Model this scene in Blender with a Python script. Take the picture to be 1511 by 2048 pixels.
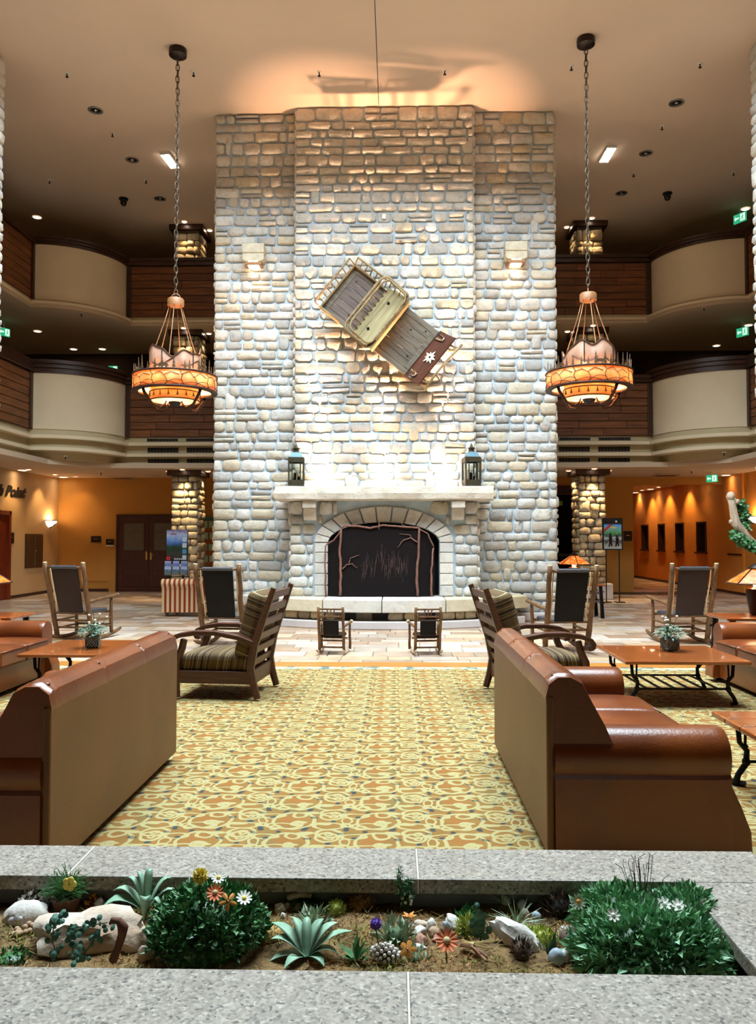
import bpy, bmesh, math, random
from mathutils import Vector, Matrix, Euler, noise
PI = math.pi
R = math.radians
random.seed(7)
scene = bpy.context.scene
col = scene.collection
for _o in list(bpy.data.objects):
    bpy.data.objects.remove(_o, do_unlink=True)

# ------------------------------------------------------------------ camera
F_PX, W_PX, H_PX = 1560.0, 1511.0, 2048.0
CAM = Vector((0.205, 0.0, 1.55))
PITCH = math.atan(52 / F_PX)
YAW = math.atan(34.5 / F_PX)
cam_data = bpy.data.cameras.new('camera')
cam_data.sensor_fit = 'VERTICAL'
cam_data.sensor_height = 36.0
cam_data.lens = 36.0 * F_PX / H_PX
cam_data.clip_start = 0.05
cam_data.clip_end = 200
cam = bpy.data.objects.new('camera', cam_data)
cam.location = CAM
cam.rotation_euler = (PI / 2 + PITCH, 0, YAW)
col.objects.link(cam)
scene.camera = cam
CAM_M = Euler((PI / 2 + PITCH, 0, YAW)).to_matrix()

def ray(px, py):
    return (CAM_M @ Vector((px - W_PX / 2, -(py - H_PX / 2), -F_PX)))
def at(px, py, Y):
    d = ray(px, py); return CAM + d * ((Y - CAM.y) / d.y)
def fl(px, py, z=0.0):
    d = ray(px, py); return CAM + d * ((z - CAM.z) / d.z)

# ------------------------------------------------------------------ light and exposure
scene.view_settings.view_transform = 'Standard'
scene.view_settings.look = 'None'
scene.view_settings.gamma = 1.0
scene.view_settings.use_curve_mapping = False
scene.view_settings.exposure = 0.0
scene.cycles.use_adaptive_sampling = True
scene.cycles.adaptive_threshold = 0.15
scene.cycles.adaptive_min_samples = 16
scene.cycles.max_bounces = 6
scene.cycles.glossy_bounces = 3
scene.cycles.transmission_bounces = 5
world = bpy.data.worlds.new('world')
scene.world = world
world.use_nodes = True
world.node_tree.nodes['Background'].inputs[0].default_value = (0.75, 0.87, 1.0, 1)
world.node_tree.nodes['Background'].inputs[1].default_value = 0.05

def add_light(name, kind, loc, energy, color, parent=None, rot=None, size=0.1, size_y=None, spot=None, blend=0.5, target=None):
    ld = bpy.data.lights.new(name, kind)
    ld.energy = energy
    ld.color = color
    if kind == 'AREA':
        ld.size = size
        if size_y:
            ld.shape = 'RECTANGLE'; ld.size_y = size_y
    else:
        ld.shadow_soft_size = size
    if kind == 'SPOT':
        ld.spot_size = R(spot or 60); ld.spot_blend = blend
    o = bpy.data.objects.new(name, ld)
    o.location = loc
    if target is not None:
        d = Vector(target) - Vector(loc)
        o.rotation_euler = d.to_track_quat('-Z', 'Y').to_euler()
    elif rot:
        o.rotation_euler = rot
    col.objects.link(o)
    if parent:
        o.parent = parent
    return o

CEIL = 9.7
# daylight falling through the skylight over the lounge
SKY_X0, SKY_X1, SKY_Y0, SKY_Y1, SKY_Z = -5.2, 5.2, 5.0, 11.3, 12.5
SKY_W = 5900
add_light('skylight_daylight', 'AREA', ((SKY_X0 + SKY_X1) / 2, (SKY_Y0 + SKY_Y1) / 2, SKY_Z - 0.08), SKY_W, (0.74, 0.90, 1.0),
          rot=(0, 0, 0), size=SKY_X1 - SKY_X0 - 0.1, size_y=SKY_Y1 - SKY_Y0 - 0.1)
WARM = (1.0, 0.62, 0.30)
WARM2 = (1.0, 0.74, 0.46)

# ------------------------------------------------------------------ materials
def C(r, g, b, a=1.0):
    def f(v):
        v /= 255.0
        return v / 12.92 if v <= 0.04045 else ((v + 0.055) / 1.055) ** 2.4
    return (f(r), f(g), f(b), a)
M = {}
def _new(name):
    m = bpy.data.materials.new(name); m.use_nodes = True
    nt = m.node_tree; b = nt.nodes['Principled BSDF']
    M[name] = m
    return m, nt, b
def ramp(nt, stops, interp='LINEAR'):
    r = nt.nodes.new('ShaderNodeValToRGB')
    r.color_ramp.interpolation = interp
    el = r.color_ramp.elements
    el[0].position, el[0].color = stops[0]
    el[1].position, el[1].color = stops[-1]
    for p, c in stops[1:-1]:
        e = el.new(p); e.color = c
    return r
def tex(nt, kind, scale, coord=None, detail=None, **kw):
    t = nt.nodes.new('ShaderNodeTex' + kind)
    if 'Scale' in t.inputs: t.inputs['Scale'].default_value = scale
    if detail is not None and 'Detail' in t.inputs: t.inputs['Detail'].default_value = detail
    for k, v in kw.items():
        if k in t.inputs: t.inputs[k].default_value = v
        else: setattr(t, k, v)
    if coord is not None: nt.links.new(coord, t.inputs['Vector'])
    return t
def coords(nt, kind='Object', scale=None, loc=None, rot=None):
    tc = nt.nodes.new('ShaderNodeTexCoord')
    out = tc.outputs[kind]
    if scale or loc or rot:
        mp = nt.nodes.new('ShaderNodeMapping')
        if scale: mp.inputs['Scale'].default_value = scale
        if loc: mp.inputs['Location'].default_value = loc
        if rot: mp.inputs['Rotation'].default_value = rot
        nt.links.new(out, mp.inputs['Vector']); out = mp.outputs[0]
    return out
def mixc(nt, fac, a, b, mode='MIX'):
    m = nt.nodes.new('ShaderNodeMix'); m.data_type = 'RGBA'; m.blend_type = mode
    def put(sock, v):
        if isinstance(v, bpy.types.NodeSocket): nt.links.new(v, sock)
        else: sock.default_value = v
    put(m.inputs[0], fac); put(m.inputs[6], a); put(m.inputs[7], b)
    return m.outputs[2]
def mth(nt, op, a, b=None, c=None):
    n = nt.nodes.new('ShaderNodeMath'); n.operation = op
    for i, v in enumerate((a, b, c)):
        if v is None: continue
        if isinstance(v, bpy.types.NodeSocket): nt.links.new(v, n.inputs[i])
        else: n.inputs[i].default_value = v
    return n.outputs[0]
def bump(nt, b, h, strength=0.3, dist=0.02):
    bn = nt.nodes.new('ShaderNodeBump')
    bn.inputs['Strength'].default_value = strength
    bn.inputs['Distance'].default_value = dist
    nt.links.new(h, bn.inputs['Height'])
    nt.links.new(bn.outputs[0], b.inputs['Normal'])
def plain(name, c, rough=0.6, metal=0.0, vary=0.0, scale=6.0, bmp=0.0, bscale=None, spec=None, c2=None, emit=None, emit_s=0.0, alpha=None, trans=None, coat=None, wscale=None):
    m, nt, b = _new(name)
    b.inputs['Base Color'].default_value = c
    b.inputs['Roughness'].default_value = rough
    b.inputs['Metallic'].default_value = metal
    if spec is not None: b.inputs['Specular IOR Level'].default_value = spec
    if coat is not None: b.inputs['Coat Weight'].default_value = coat
    if trans is not None: b.inputs['Transmission Weight'].default_value = trans
    co = None
    if vary or c2 or bmp:
        co = coords(nt, 'Object', scale=wscale)
    if vary or c2:
        t = tex(nt, 'Noise', scale, co, detail=4)
        cc2 = c2 or tuple(v * (1 - vary) for v in c[:3]) + (1,)
        r = ramp(nt, [(0.36, c), (0.64, cc2)])
        nt.links.new(t.outputs[0], r.inputs[0])
        nt.links.new(r.outputs[0], b.inputs['Base Color'])
    if bmp:
        t2 = tex(nt, 'Noise', bscale or scale * 4, co, detail=5)
        bump(nt, b, t2.outputs[0], bmp, 0.01)
    if emit:
        b.inputs['Emission Color'].default_value = emit
        b.inputs['Emission Strength'].default_value = emit_s
    return m

def stone_mat(name, cols, mottle=0.5, rough=0.9, b_s=0.7, scale=9.0):
    """one colour for each stone (random by object), mottled and pitted"""
    m, nt, b = _new(name)
    oi = nt.nodes.new('ShaderNodeObjectInfo')
    co = coords(nt, 'Object')
    va = nt.nodes.new('ShaderNodeVectorMath'); va.operation = 'ADD'
    cmb = nt.nodes.new('ShaderNodeCombineXYZ')
    k = mth(nt, 'MULTIPLY', oi.outputs['Random'], 57.0)
    for i in range(3): nt.links.new(k, cmb.inputs[i])
    nt.links.new(co, va.inputs[0]); nt.links.new(cmb.outputs[0], va.inputs[1])
    v = va.outputs[0]
    n = len(cols)
    r = ramp(nt, [(i / n, c) for i, c in enumerate(cols)], 'CONSTANT')
    nt.links.new(oi.outputs['Random'], r.inputs[0])
    t = tex(nt, 'Noise', scale, v, detail=5, Roughness=0.62)
    r2 = ramp(nt, [(0.30, (0.55, 0.50, 0.44, 1)), (0.5, (1, 1, 1, 1)), (0.72, (1.15, 1.13, 1.10, 1))])
    nt.links.new(t.outputs[0], r2.inputs[0])
    c1 = mixc(nt, mottle, r.outputs[0], r2.outputs[0], 'MULTIPLY')
    t3 = tex(nt, 'Noise', scale * 0.45, v, detail=3)
    r3 = ramp(nt, [(0.52, (0, 0, 0, 1)), (0.66, (1, 1, 1, 1))])
    nt.links.new(t3.outputs[0], r3.inputs[0])
    c2 = mixc(nt, mth(nt, 'MULTIPLY', r3.outputs[0], 0.25), c1, C(200, 184, 156))
    nt.links.new(c2, b.inputs['Base Color'])
    b.inputs['Roughness'].default_value = rough
    t2 = tex(nt, 'Noise', scale * 3.2, v, detail=6, Roughness=0.7)
    bump(nt, b, t2.outputs[0], b_s, 0.03)
    return m
STONES = [C(214, 211, 202), C(203, 198, 187), C(196, 194, 190), C(209, 200, 183), C(182, 181, 178), C(202, 192, 171), C(221, 217, 210),
          C(199, 194, 184), C(172, 170, 166), C(202, 188, 164), C(209, 205, 199), C(188, 180, 167), C(216, 211, 199), C(188, 183, 176)]
stone_mat('stone', STONES)
stone_mat('ashlar', [C(206, 200, 190), C(196, 192, 186), C(212, 204, 192), C(188, 184, 178)], mottle=0.35, b_s=0.5)
stone_mat('mantel_stone', [C(204, 192, 176), C(196, 186, 172)], mottle=0.5, b_s=0.6, scale=5)
stone_mat('hearth_stone', [C(208, 196, 168), C(200, 188, 160), C(206, 200, 190), C(192, 178, 146)], mottle=0.5, b_s=0.4, scale=5)
stone_mat('pillar_stone', [C(206, 188, 154), C(194, 174, 140), C(178, 164, 138), C(210, 194, 162), C(170, 156, 132), C(200, 178, 138)], mottle=0.6, b_s=0.8)
stone_mat('white_stone', [C(222, 220, 214), C(214, 210, 200), C(206, 204, 200), C(226, 220, 206)], mottle=0.3, b_s=0.8)
plain('mortar', C(180, 196, 208), 0.95, vary=0.15, scale=7, bmp=0.4, bscale=40)
plain('dark_mortar', C(112, 100, 84), 0.95, vary=0.3, scale=9, bmp=0.4, bscale=40)
plain('plinth_white', C(196, 188, 186), 0.7, vary=0.1, scale=3, bmp=0.1)
plain('ceiling_paint', C(212, 192, 174), 0.92, vary=0.05, scale=0.5)
plain('low_ceiling', C(200, 176, 148), 0.9, vary=0.04, scale=0.6)
plain('ochre_paint', C(188, 132, 58), 0.85, vary=0.10, scale=1.2, bmp=0.08, bscale=50)
plain('side_ochre', C(206, 168, 116), 0.85, vary=0.08, scale=1.2, bmp=0.08, bscale=50)
plain('orange_paint', C(222, 142, 50), 0.85, vary=0.10, scale=1.2, bmp=0.08, bscale=50)
plain('cream_paint', C(226, 206, 172), 0.8, vary=0.06, scale=1.5, bmp=0.06, bscale=60)
plain('fascia_paint', C(196, 178, 140), 0.8, vary=0.06, scale=1.5)
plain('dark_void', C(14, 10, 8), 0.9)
plain('upper_wall', C(70, 44, 26), 0.9, vary=0.2)
def wood(name, c1, c2, rough=0.5, axis=0, scale=3.0, rnd=0.35, coat=0.0, b_s=0.15, stretch=12.0):
    m, nt, b = _new(name)
    sc = [stretch] * 3; sc[axis] = 1.0
    co = coords(nt, 'Object', scale=tuple(sc))
    oi = nt.nodes.new('ShaderNodeObjectInfo')
    va = nt.nodes.new('ShaderNodeVectorMath'); va.operation = 'ADD'
    cmb = nt.nodes.new('ShaderNodeCombineXYZ')
    k = mth(nt, 'MULTIPLY', oi.outputs['Random'], 31.0)
    for i in range(3): nt.links.new(k, cmb.inputs[i])
    nt.links.new(co, va.inputs[0]); nt.links.new(cmb.outputs[0], va.inputs[1])
    t = tex(nt, 'Noise', scale, va.outputs[0], detail=6, Roughness=0.65, Distortion=0.4)
    r = ramp(nt, [(0.30, c2), (0.68, c1)])
    nt.links.new(t.outputs[0], r.inputs[0])
    v = mth(nt, 'ADD', mth(nt, 'MULTIPLY', oi.outputs['Random'], rnd), 1.0 - rnd / 2)
    cm = nt.nodes.new('ShaderNodeCombineXYZ')
    for i in range(3): nt.links.new(v, cm.inputs[i])
    nt.links.new(mixc(nt, 1.0, r.outputs[0], cm.outputs[0], 'MULTIPLY'), b.inputs['Base Color'])
    b.inputs['Roughness'].default_value = rough
    b.inputs['Coat Weight'].default_value = coat
    bump(nt, b, t.outputs[0], b_s, 0.01)
    return m
wood('plank_wood', C(136, 80, 38), C(80, 44, 19), 0.55, axis=0, scale=1.5)
wood('dark_wood', C(70, 40, 22), C(40, 21, 11), 0.4, axis=0)
wood('chair_wood', C(88, 44, 22), C(48, 22, 11), 0.45, axis=0, rnd=0.1, coat=0.03)
wood('log_wood', C(124, 84, 42), C(64, 40, 18), 0.6, axis=2, scale=6, rnd=0.25, stretch=3.0, b_s=0.5)
wood('table_wood', C(160, 88, 42), C(130, 64, 26), 0.22, axis=0, scale=2, rnd=0.12, coat=0.5, b_s=0.04)
wood('door_wood', C(72, 30, 18), C(46, 16, 10), 0.4, axis=2, scale=2)
wood('red_door_wood', C(136, 50, 18), C(96, 32, 12), 0.4, axis=2, scale=2)
wood('grey_board', C(120, 108, 92), C(74, 64, 52), 0.8, axis=0, scale=2, rnd=0.3, b_s=0.4)
wood('purple_board', C(112, 94, 86), C(72, 58, 52), 0.8, axis=0, scale=2, rnd=0.3, b_s=0.4)
wood('yellow_board', C(178, 164, 122), C(134, 120, 84), 0.75, axis=1, scale=2, rnd=0.1, b_s=0.3)
wood('rail_wood', C(160, 138, 96), C(98, 78, 50), 0.75, axis=0, scale=3, rnd=0.3, b_s=0.3, stretch=4)
wood('brown_board', C(84, 36, 14), C(50, 20, 8), 0.45, axis=1, scale=2, rnd=0.05)
wood('drift_wood', C(214, 190, 164), C(150, 124, 100), 0.85, axis=2, scale=5, rnd=0.1, b_s=0.5, stretch=4)
wood('twig', C(142, 96, 80), C(96, 62, 50), 0.7, axis=2, scale=8, stretch=2)
wood('strip_wood', C(172, 114, 50), C(154, 98, 40), 0.4, axis=0, scale=1)
plain('iron', C(26, 24, 24), 0.45, 0.7, vary=0.2, scale=20)
plain('bronze', C(70, 44, 28), 0.4, 0.7, vary=0.3, scale=20)
plain('copper_rod', C(150, 106, 70), 0.45, 0.5)
plain('steel', C(190, 190, 192), 0.3, 0.9)
plain('chrome', C(210, 205, 200), 0.15, 1.0)
plain('brass', C(200, 160, 90), 0.3, 0.9)
plain('black_leather', C(22, 20, 20), 0.55, vary=0.25, scale=3, bmp=0.15, bscale=90, spec=.15)
plain('brown_leather', C(50, 33, 28), 0.5, vary=0.25, scale=2, bmp=0.15, bscale=90, spec=.25)
plain('slate_leather', C(70, 70, 76), 0.42, vary=0.15, scale=3)
plain('sofa_leather', C(124, 62, 20), 0.30, c2=C(98, 45, 13), scale=2.4, bmp=0.12, bscale=70, spec=0.55)
plain('sofa_panel_bounce', C(108, 64, 18), 0.45, c2=C(94, 54, 15), scale=2.0, bmp=0.08, bscale=70)  # olive tint of light reflected off the carpet, put into the leather colour
plain('glass_white', C(240, 236, 226), 0.4, emit=C(255, 236, 214), emit_s=2.0)
plain('lamp_glow', C(255, 230, 190), 0.5, emit=(1.0, 0.70, 0.42, 1), emit_s=18)
plain('lamp_hot', C(255, 240, 220), 0.5, emit=(1.0, 0.86, 0.68, 1), emit_s=30)
plain('lamp_ring', C(230, 210, 190), 0.3, 0.3, emit=(1.0, 0.72, 0.5, 1), emit_s=0.6)
plain('exit_green', C(20, 150, 90), 0.5, emit=(0.03, 0.42, 0.20, 1), emit_s=1.0)
plain('exit_white', C(235, 250, 240), 0.5, emit=(0.75, 1.0, 0.85, 1), emit_s=1.1)
plain('black_plastic', C(16, 16, 18), 0.35)
plain('black_text', C(12, 9, 8), 0.6)
plain('white_plastic', C(226, 224, 220), 0.4)
plain('paper_green', C(150, 196, 176), 0.8)
plain('door_glass', C(96, 90, 84), 0.25, vary=0.1)
plain('panel_brown', C(78, 52, 30), 0.45, vary=0.15, scale=3)
plain('frame_black', C(18, 15, 14), 0.4)
plain('grille_black', C(20, 16, 13), 0.6)
# ------------------------------------------------------------------ mesh helpers
class MB:
    """collects simple solids; build() links them as one mesh object"""
    def __init__(self):
        self.v = []; self.f = []
    def add(self, vs, fs):
        o = len(self.v)
        self.v += [tuple(p) for p in vs]
        self.f += [tuple(i + o for i in f) for f in fs]
        return self
    def box(self, x0, x1, y0, y1, z0, z1):
        return self.add([(x0, y0, z0), (x1, y0, z0), (x1, y1, z0), (x0, y1, z0), (x0, y0, z1), (x1, y0, z1), (x1, y1, z1), (x0, y1, z1)],
                        [(0, 3, 2, 1), (4, 5, 6, 7), (0, 1, 5, 4), (1, 2, 6, 5), (2, 3, 7, 6), (3, 0, 4, 7)])
    def bar(self, p, q, w, h, up=(0, 0, 1)):
        """a straight rectangular bar from p to q"""
        p, q = Vector(p), Vector(q)
        d = (q - p).normalized(); u = Vector(up)
        s = d.cross(u)
        if s.length < 1e-4: s = d.cross(Vector((1, 0, 0)))
        s.normalize(); u = s.cross(d)
        vs = []
        for e in (p, q):
            for a, b in ((-1, -1), (1, -1), (1, 1), (-1, 1)):
                vs.append(e + s * (a * w / 2) + u * (b * h / 2))
        return self.add(vs, [(0, 1, 2, 3), (7, 6, 5, 4), (0, 4, 5, 1), (1, 5, 6, 2), (2, 6, 7, 3), (3, 7, 4, 0)])
    def tube(self, pts, rad, n=8, caps=True, flat=1.0):
        pts = [Vector(p) for p in pts]
        m = len(pts)
        rads = rad if isinstance(rad, (list, tuple)) else [rad] * m
        o = len(self.v); prev = None
        for i, p in enumerate(pts):
            t = (pts[min(i + 1, m - 1)] - pts[max(i - 1, 0)])
            if t.length < 1e-9: t = Vector((0, 0, 1))
            t.normalize()
            if prev is None:
                a = Vector((0, 0, 1)) if abs(t.z) < 0.9 else Vector((1, 0, 0))
                s = t.cross(a).normalized()
            else:
                s = (prev - t * prev.dot(t))
                s = s.normalized() if s.length > 1e-6 else t.cross(Vector((0, 0, 1))).normalized()
            prev = s; u = t.cross(s)
            for k in range(n):
                a = 2 * PI * k / n
                self.v.append(tuple(p + s * (math.cos(a) * rads[i]) + u * (math.sin(a) * rads[i] * flat)))
        for i in range(m - 1):
            for k in range(n):
                a = o + i * n + k; b = o + i * n + (k + 1) % n
                self.f.append((a, b, b + n, a + n))
        if caps:
            self.f.append(tuple(o + k for k in reversed(range(n))))
            self.f.append(tuple(o + (m - 1) * n + k for k in range(n)))
        return self
    def lathe(self, prof, n=20, c=(0, 0, 0), caps=True):
        o = len(self.v); m = len(prof)
        for r, z in prof:
            for k in range(n):
                a = 2 * PI * k / n
                self.v.append((c[0] + r * math.cos(a), c[1] + r * math.sin(a), c[2] + z))
        for i in range(m - 1):
            for k in range(n):
                a = o + i * n + k; b = o + i * n + (k + 1) % n
                self.f.append((a, b, b + n, a + n))
        if caps:
            self.f.append(tuple(o + k for k in reversed(range(n))))
            self.f.append(tuple(o + (m - 1) * n + k for k in range(n)))
        return self
    def prism(self, poly, d0, d1, axes='xy'):
        """an outline extruded along the third axis from d0 to d1"""
        def P(a, b, d):
            return {'xy': (a, b, d), 'xz': (a, d, b), 'yz': (d, a, b)}[axes]
        n = len(poly)
        vs = [P(a, b, d0) for a, b in poly] + [P(a, b, d1) for a, b in poly]
        fs = [tuple(reversed(range(n))), tuple(range(n, 2 * n))] + [(i, (i + 1) % n, n + (i + 1) % n, n + i) for i in range(n)]
        return self.add(vs, fs)
    def ball(self, c, r, n=10, m=7, sq=(1, 1, 1)):
        prof = [(max(1e-4, math.sin(PI * i / m)), -math.cos(PI * i / m)) for i in range(m + 1)]
        o = len(self.v)
        self.lathe([(a * r, b * r) for a, b in prof], n)
        for i in range(o, len(self.v)):
            x, y, z = self.v[i]
            self.v[i] = (c[0] + x * sq[0], c[1] + y * sq[1], c[2] + z * sq[2])
        return self
    def mesh(self, name, mat, smooth=False):
        me = bpy.data.meshes.new(name)
        me.from_pydata(self.v, [], self.f)
        if mat is not None: me.materials.append(M[mat] if isinstance(mat, str) else mat)
        bm = bmesh.new(); bm.from_mesh(me)
        bmesh.ops.recalc_face_normals(bm, faces=bm.faces)
        bm.to_mesh(me); bm.free()
        if smooth:
            me.polygons.foreach_set('use_smooth', [True] * len(me.polygons))
        me.update()
        return me
    def build(self, name, mat, parent=None, loc=(0, 0, 0), rot=None, smooth=False, bevel=0.0, seg=2, sub=0, auto=False):
        o = bpy.data.objects.new(name, self.mesh(name, mat, smooth or auto))
        o.location = loc
        if rot: o.rotation_euler = rot
        col.objects.link(o)
        if parent: o.parent = parent
        if bevel:
            b = o.modifiers.new('bevel', 'BEVEL'); b.width = bevel; b.segments = seg; b.limit_method = 'ANGLE'; b.angle_limit = R(35)
            b.harden_normals = False
        if sub:
            s = o.modifiers.new('sub', 'SUBSURF'); s.levels = sub; s.render_levels = sub
        if auto:
            try:
                o.data.set_sharp_from_angle(angle=R(38))
            except Exception:
                pass
        return o

def tag(o, label=None, cat=None, group=None, kind=None):
    if label: o['label'] = label
    if cat: o['category'] = cat
    if group: o['group'] = group
    if kind: o['kind'] = kind
    return o
def thing(name, label, cat, loc=(0, 0, 0), rotz=0.0, group=None):
    o = bpy.data.objects.new(name, None)
    o.empty_display_size = 0.1
    o.location = loc; o.rotation_euler = (0, 0, rotz)
    col.objects.link(o)
    return tag(o, label, cat, group)
def struct(o):
    o['kind'] = 'structure'
    return o
def link_copy(src, parent=None, loc=None, rot=None, scale=None):
    c = src.copy(); col.objects.link(c)
    if parent is not None: c.parent = parent
    if loc is not None: c.location = loc
    if rot is not None: c.rotation_euler = rot
    if scale is not None: c.scale = scale
    return c
def copy_tree(o, parent=None):
    c = o.copy(); col.objects.link(c); c.parent = parent
    for ch in list(o.children): copy_tree(ch, c)
    return c
def box_obj(name, mat, x0, x1, y0, y1, z0, z1, parent=None, bevel=0.0, **kw):
    """a box whose origin is its own centre"""
    cx, cy, cz = (x0 + x1) / 2, (y0 + y1) / 2, (z0 + z1) / 2
    return MB().box(x0 - cx, x1 - cx, y0 - cy, y1 - cy, z0 - cz, z1 - cz).build(name, mat, parent, (cx, cy, cz), bevel=bevel, **kw)
def prism_obj(name, mat, poly, d0, d1, axes='xy', parent=None, **kw):
    return MB().prism(poly, d0, d1, axes).build(name, mat, parent, **kw)
def text_obj(name, body, size, loc, rot, mat, parent=None, depth=0.004, shear=0.0, align='CENTER', bold=0.0):
    cu = bpy.data.curves.new(name, 'FONT')
    cu.body = body; cu.size = size; cu.extrude = depth; cu.shear = shear; cu.align_x = align; cu.align_y = 'CENTER'; cu.offset = bold
    cu.resolution_u = 2
    tmp = bpy.data.objects.new(name + '_curve', cu)
    col.objects.link(tmp)
    dg = bpy.context.evaluated_depsgraph_get(); dg.update()
    me = bpy.data.meshes.new_from_object(tmp.evaluated_get(dg))
    bpy.data.objects.remove(tmp, do_unlink=True)
    me.materials.clear(); me.materials.append(M[mat])
    o = bpy.data.objects.new(name, me)
    o.location = loc; o.rotation_euler = rot
    col.objects.link(o)
    if parent: o.parent = parent
    return o

# ------------------------------------------------------------------ rubble masonry
def stone_mesh(w, h, d, rng, mat, corner=None):
    """one hand-cut stone, centred on its own middle; local x along the wall, z up, -y out of the wall"""
    n = 10
    rx = w / 2; rz = h / 2
    c = corner if corner is not None else min(rx, rz) * rng.uniform(0.25, 0.6)
    base = [(-rx + c, -rz), (rx - c * rng.uniform(.7, 1.1), -rz), (rx, -rz + c * .9), (rx, rng.uniform(-.2, .2) * h), (rx, rz - c * rng.uniform(.5, 1)),
            (rx - c, rz), (rng.uniform(-.25, .25) * w, rz), (-rx + c * rng.uniform(.6, 1), rz), (-rx, rz - c), (-rx, -rz + c * rng.uniform(.6, 1.1))]
    j = 0.05 * min(w, h)
    base = [(x + rng.uniform(-j, j), z + rng.uniform(-j, j)) for x, z in base]
    vs = [(x, 0.012, z) for x, z in base]
    vs += [(x * 0.985, -d * rng.uniform(.45, .7), z * 0.975) for x, z in base]
    ins = min(0.022, 0.16 * min(w, h))
    vs += [(x * (1 - ins / rx), -d * rng.uniform(.82, 1.08), z * (1 - ins / rz)) for x, z in base]
    vs.append((rng.uniform(-.25, .25) * w, -d * rng.uniform(.9, 1.3), rng.uniform(-.2, .2) * h))
    fs = []
    for r_ in range(2):
        for k in range(n):
            a = r_ * n + k; b = r_ * n + (k + 1) % n
            fs.append((a, a + n, b + n, b))
    for k in range(n):
        fs.append((2 * n + k, 3 * n, 2 * n + (k + 1) % n))
    me = bpy.data.meshes.new('stone')
    me.from_pydata(vs, [], fs)
    me.polygons.foreach_set('use_smooth', [True] * len(fs))
    me.materials.append(M[mat])
    return me

def courses(x0, x1, z0, z1, rng, blocked=None, rh=(0.145, 0.235), wd=(0.16, 0.50), tall=0.05, split=0.06):
    """rectangles (x0,x1,z0,z1) of a random coursed rubble wall; blocked(za,zb) -> list of x intervals to leave free"""
    out = []; z = z0; carry = []
    while z < z1 - 0.02:
        h = rng.uniform(*rh)
        if z1 - z - h < rh[0] * 0.8: h = z1 - z
        if h > rh[1] * 1.35: h = h / 2
        segs = [(x0, x1)]
        cuts = list(carry) + (blocked(z, z + h) if blocked else [])
        carry = []
        for a, b in cuts:
            ns = []
            for s, e in segs:
                if b <= s or a >= e: ns.append((s, e)); continue
                if a > s: ns.append((s, a))
                if b < e: ns.append((b, e))
            segs = ns
        for s, e in segs:
            x = s
            while x < e - 0.015:
                w = rng.uniform(*wd) * (1.0 if rng.random() < .75 else rng.uniform(.55, 1.0))
                if e - x - w < wd[0] * 0.62: w = e - x
                if w > wd[1] * 1.3: w *= 0.5
                r_ = rng.random()
                if r_ < tall and w < 0.3 and z + 2 * h < z1 - .1 and not blocked:
                    zt = z + h + 0.0
                    out.append((x, x + w, z, z + h * 1.0 + 0.10)); carry.append((x, x + w)) if False else None
                elif r_ < tall + split and h > 0.17 and w > 0.24:
                    k = rng.uniform(.38, .62)
                    out.append((x, x + w, z, z + h * k)); out.append((x, x + w, z + h * k, z + h))
                else:
                    out.append((x, x + w, z, z + h))
                x += w
        z += h
    return out

def lay(parent, rects, rng, origin, ang=0.0, gap=0.024, depth=(0.03, 0.065), mat='stone', limit=300, near=None):
    """stones for the rectangles on a wall plane: origin + x along (cos ang, sin ang), out of the wall to its right-hand side"""
    ca, sa = math.cos(ang), math.sin(ang)
    rest = MB(); k = 0
    if near: rects = sorted(rects, key=near)
    for (a, b, c, d) in rects:
        w = max(0.03, b - a - gap * rng.uniform(.7, 1.35)); h = max(0.03, d - c - gap * rng.uniform(.7, 1.35))
        dp = rng.uniform(*depth)
        me = stone_mesh(w, h, dp, rng, mat)
        cx = (a + b) / 2 + rng.uniform(-.003, .003); cz = (c + d) / 2 + rng.uniform(-.005, .005)
        loc = Vector((origin[0] + ca * cx, origin[1] + sa * cx, cz))
        rot = Euler((0, rng.gauss(0, 0.018), ang))
        if k < limit:
            o = bpy.data.objects.new('stone', me)
            o.location = loc; o.rotation_euler = rot
            col.objects.link(o); o.parent = parent
        else:
            mt = Matrix.Translation(loc) @ rot.to_matrix().to_4x4()
            rest.add([mt @ v.co for v in me.vertices], [tuple(p.vertices) for p in me.polygons])
            bpy.data.meshes.remove(me)
        k += 1
    if rest.v:
        o = rest.build('stonework', mat, parent, smooth=True)
        o['kind'] = 'stuff'
# ------------------------------------------------------------------ the hall: floors, ceilings, galleries
rng = random.Random(11)
BACK = 22.5; SIDE = 9.6; FRONT = -5.0
GX, GC, GR, GY = 6.62, 8.32, 1.70, 19.55      # gallery line: straight ends, bulge centre, radius, straight front
# floor slab under the tiles
plain('grout', C(120, 108, 94), 0.9, vary=0.2)
floor = struct(box_obj('floor', 'grout', -SIDE - 2, SIDE + 2, FRONT, 34, -0.2, -0.012))
CARPET_Y = 9.42; STRIP_Y = 9.75
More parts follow.
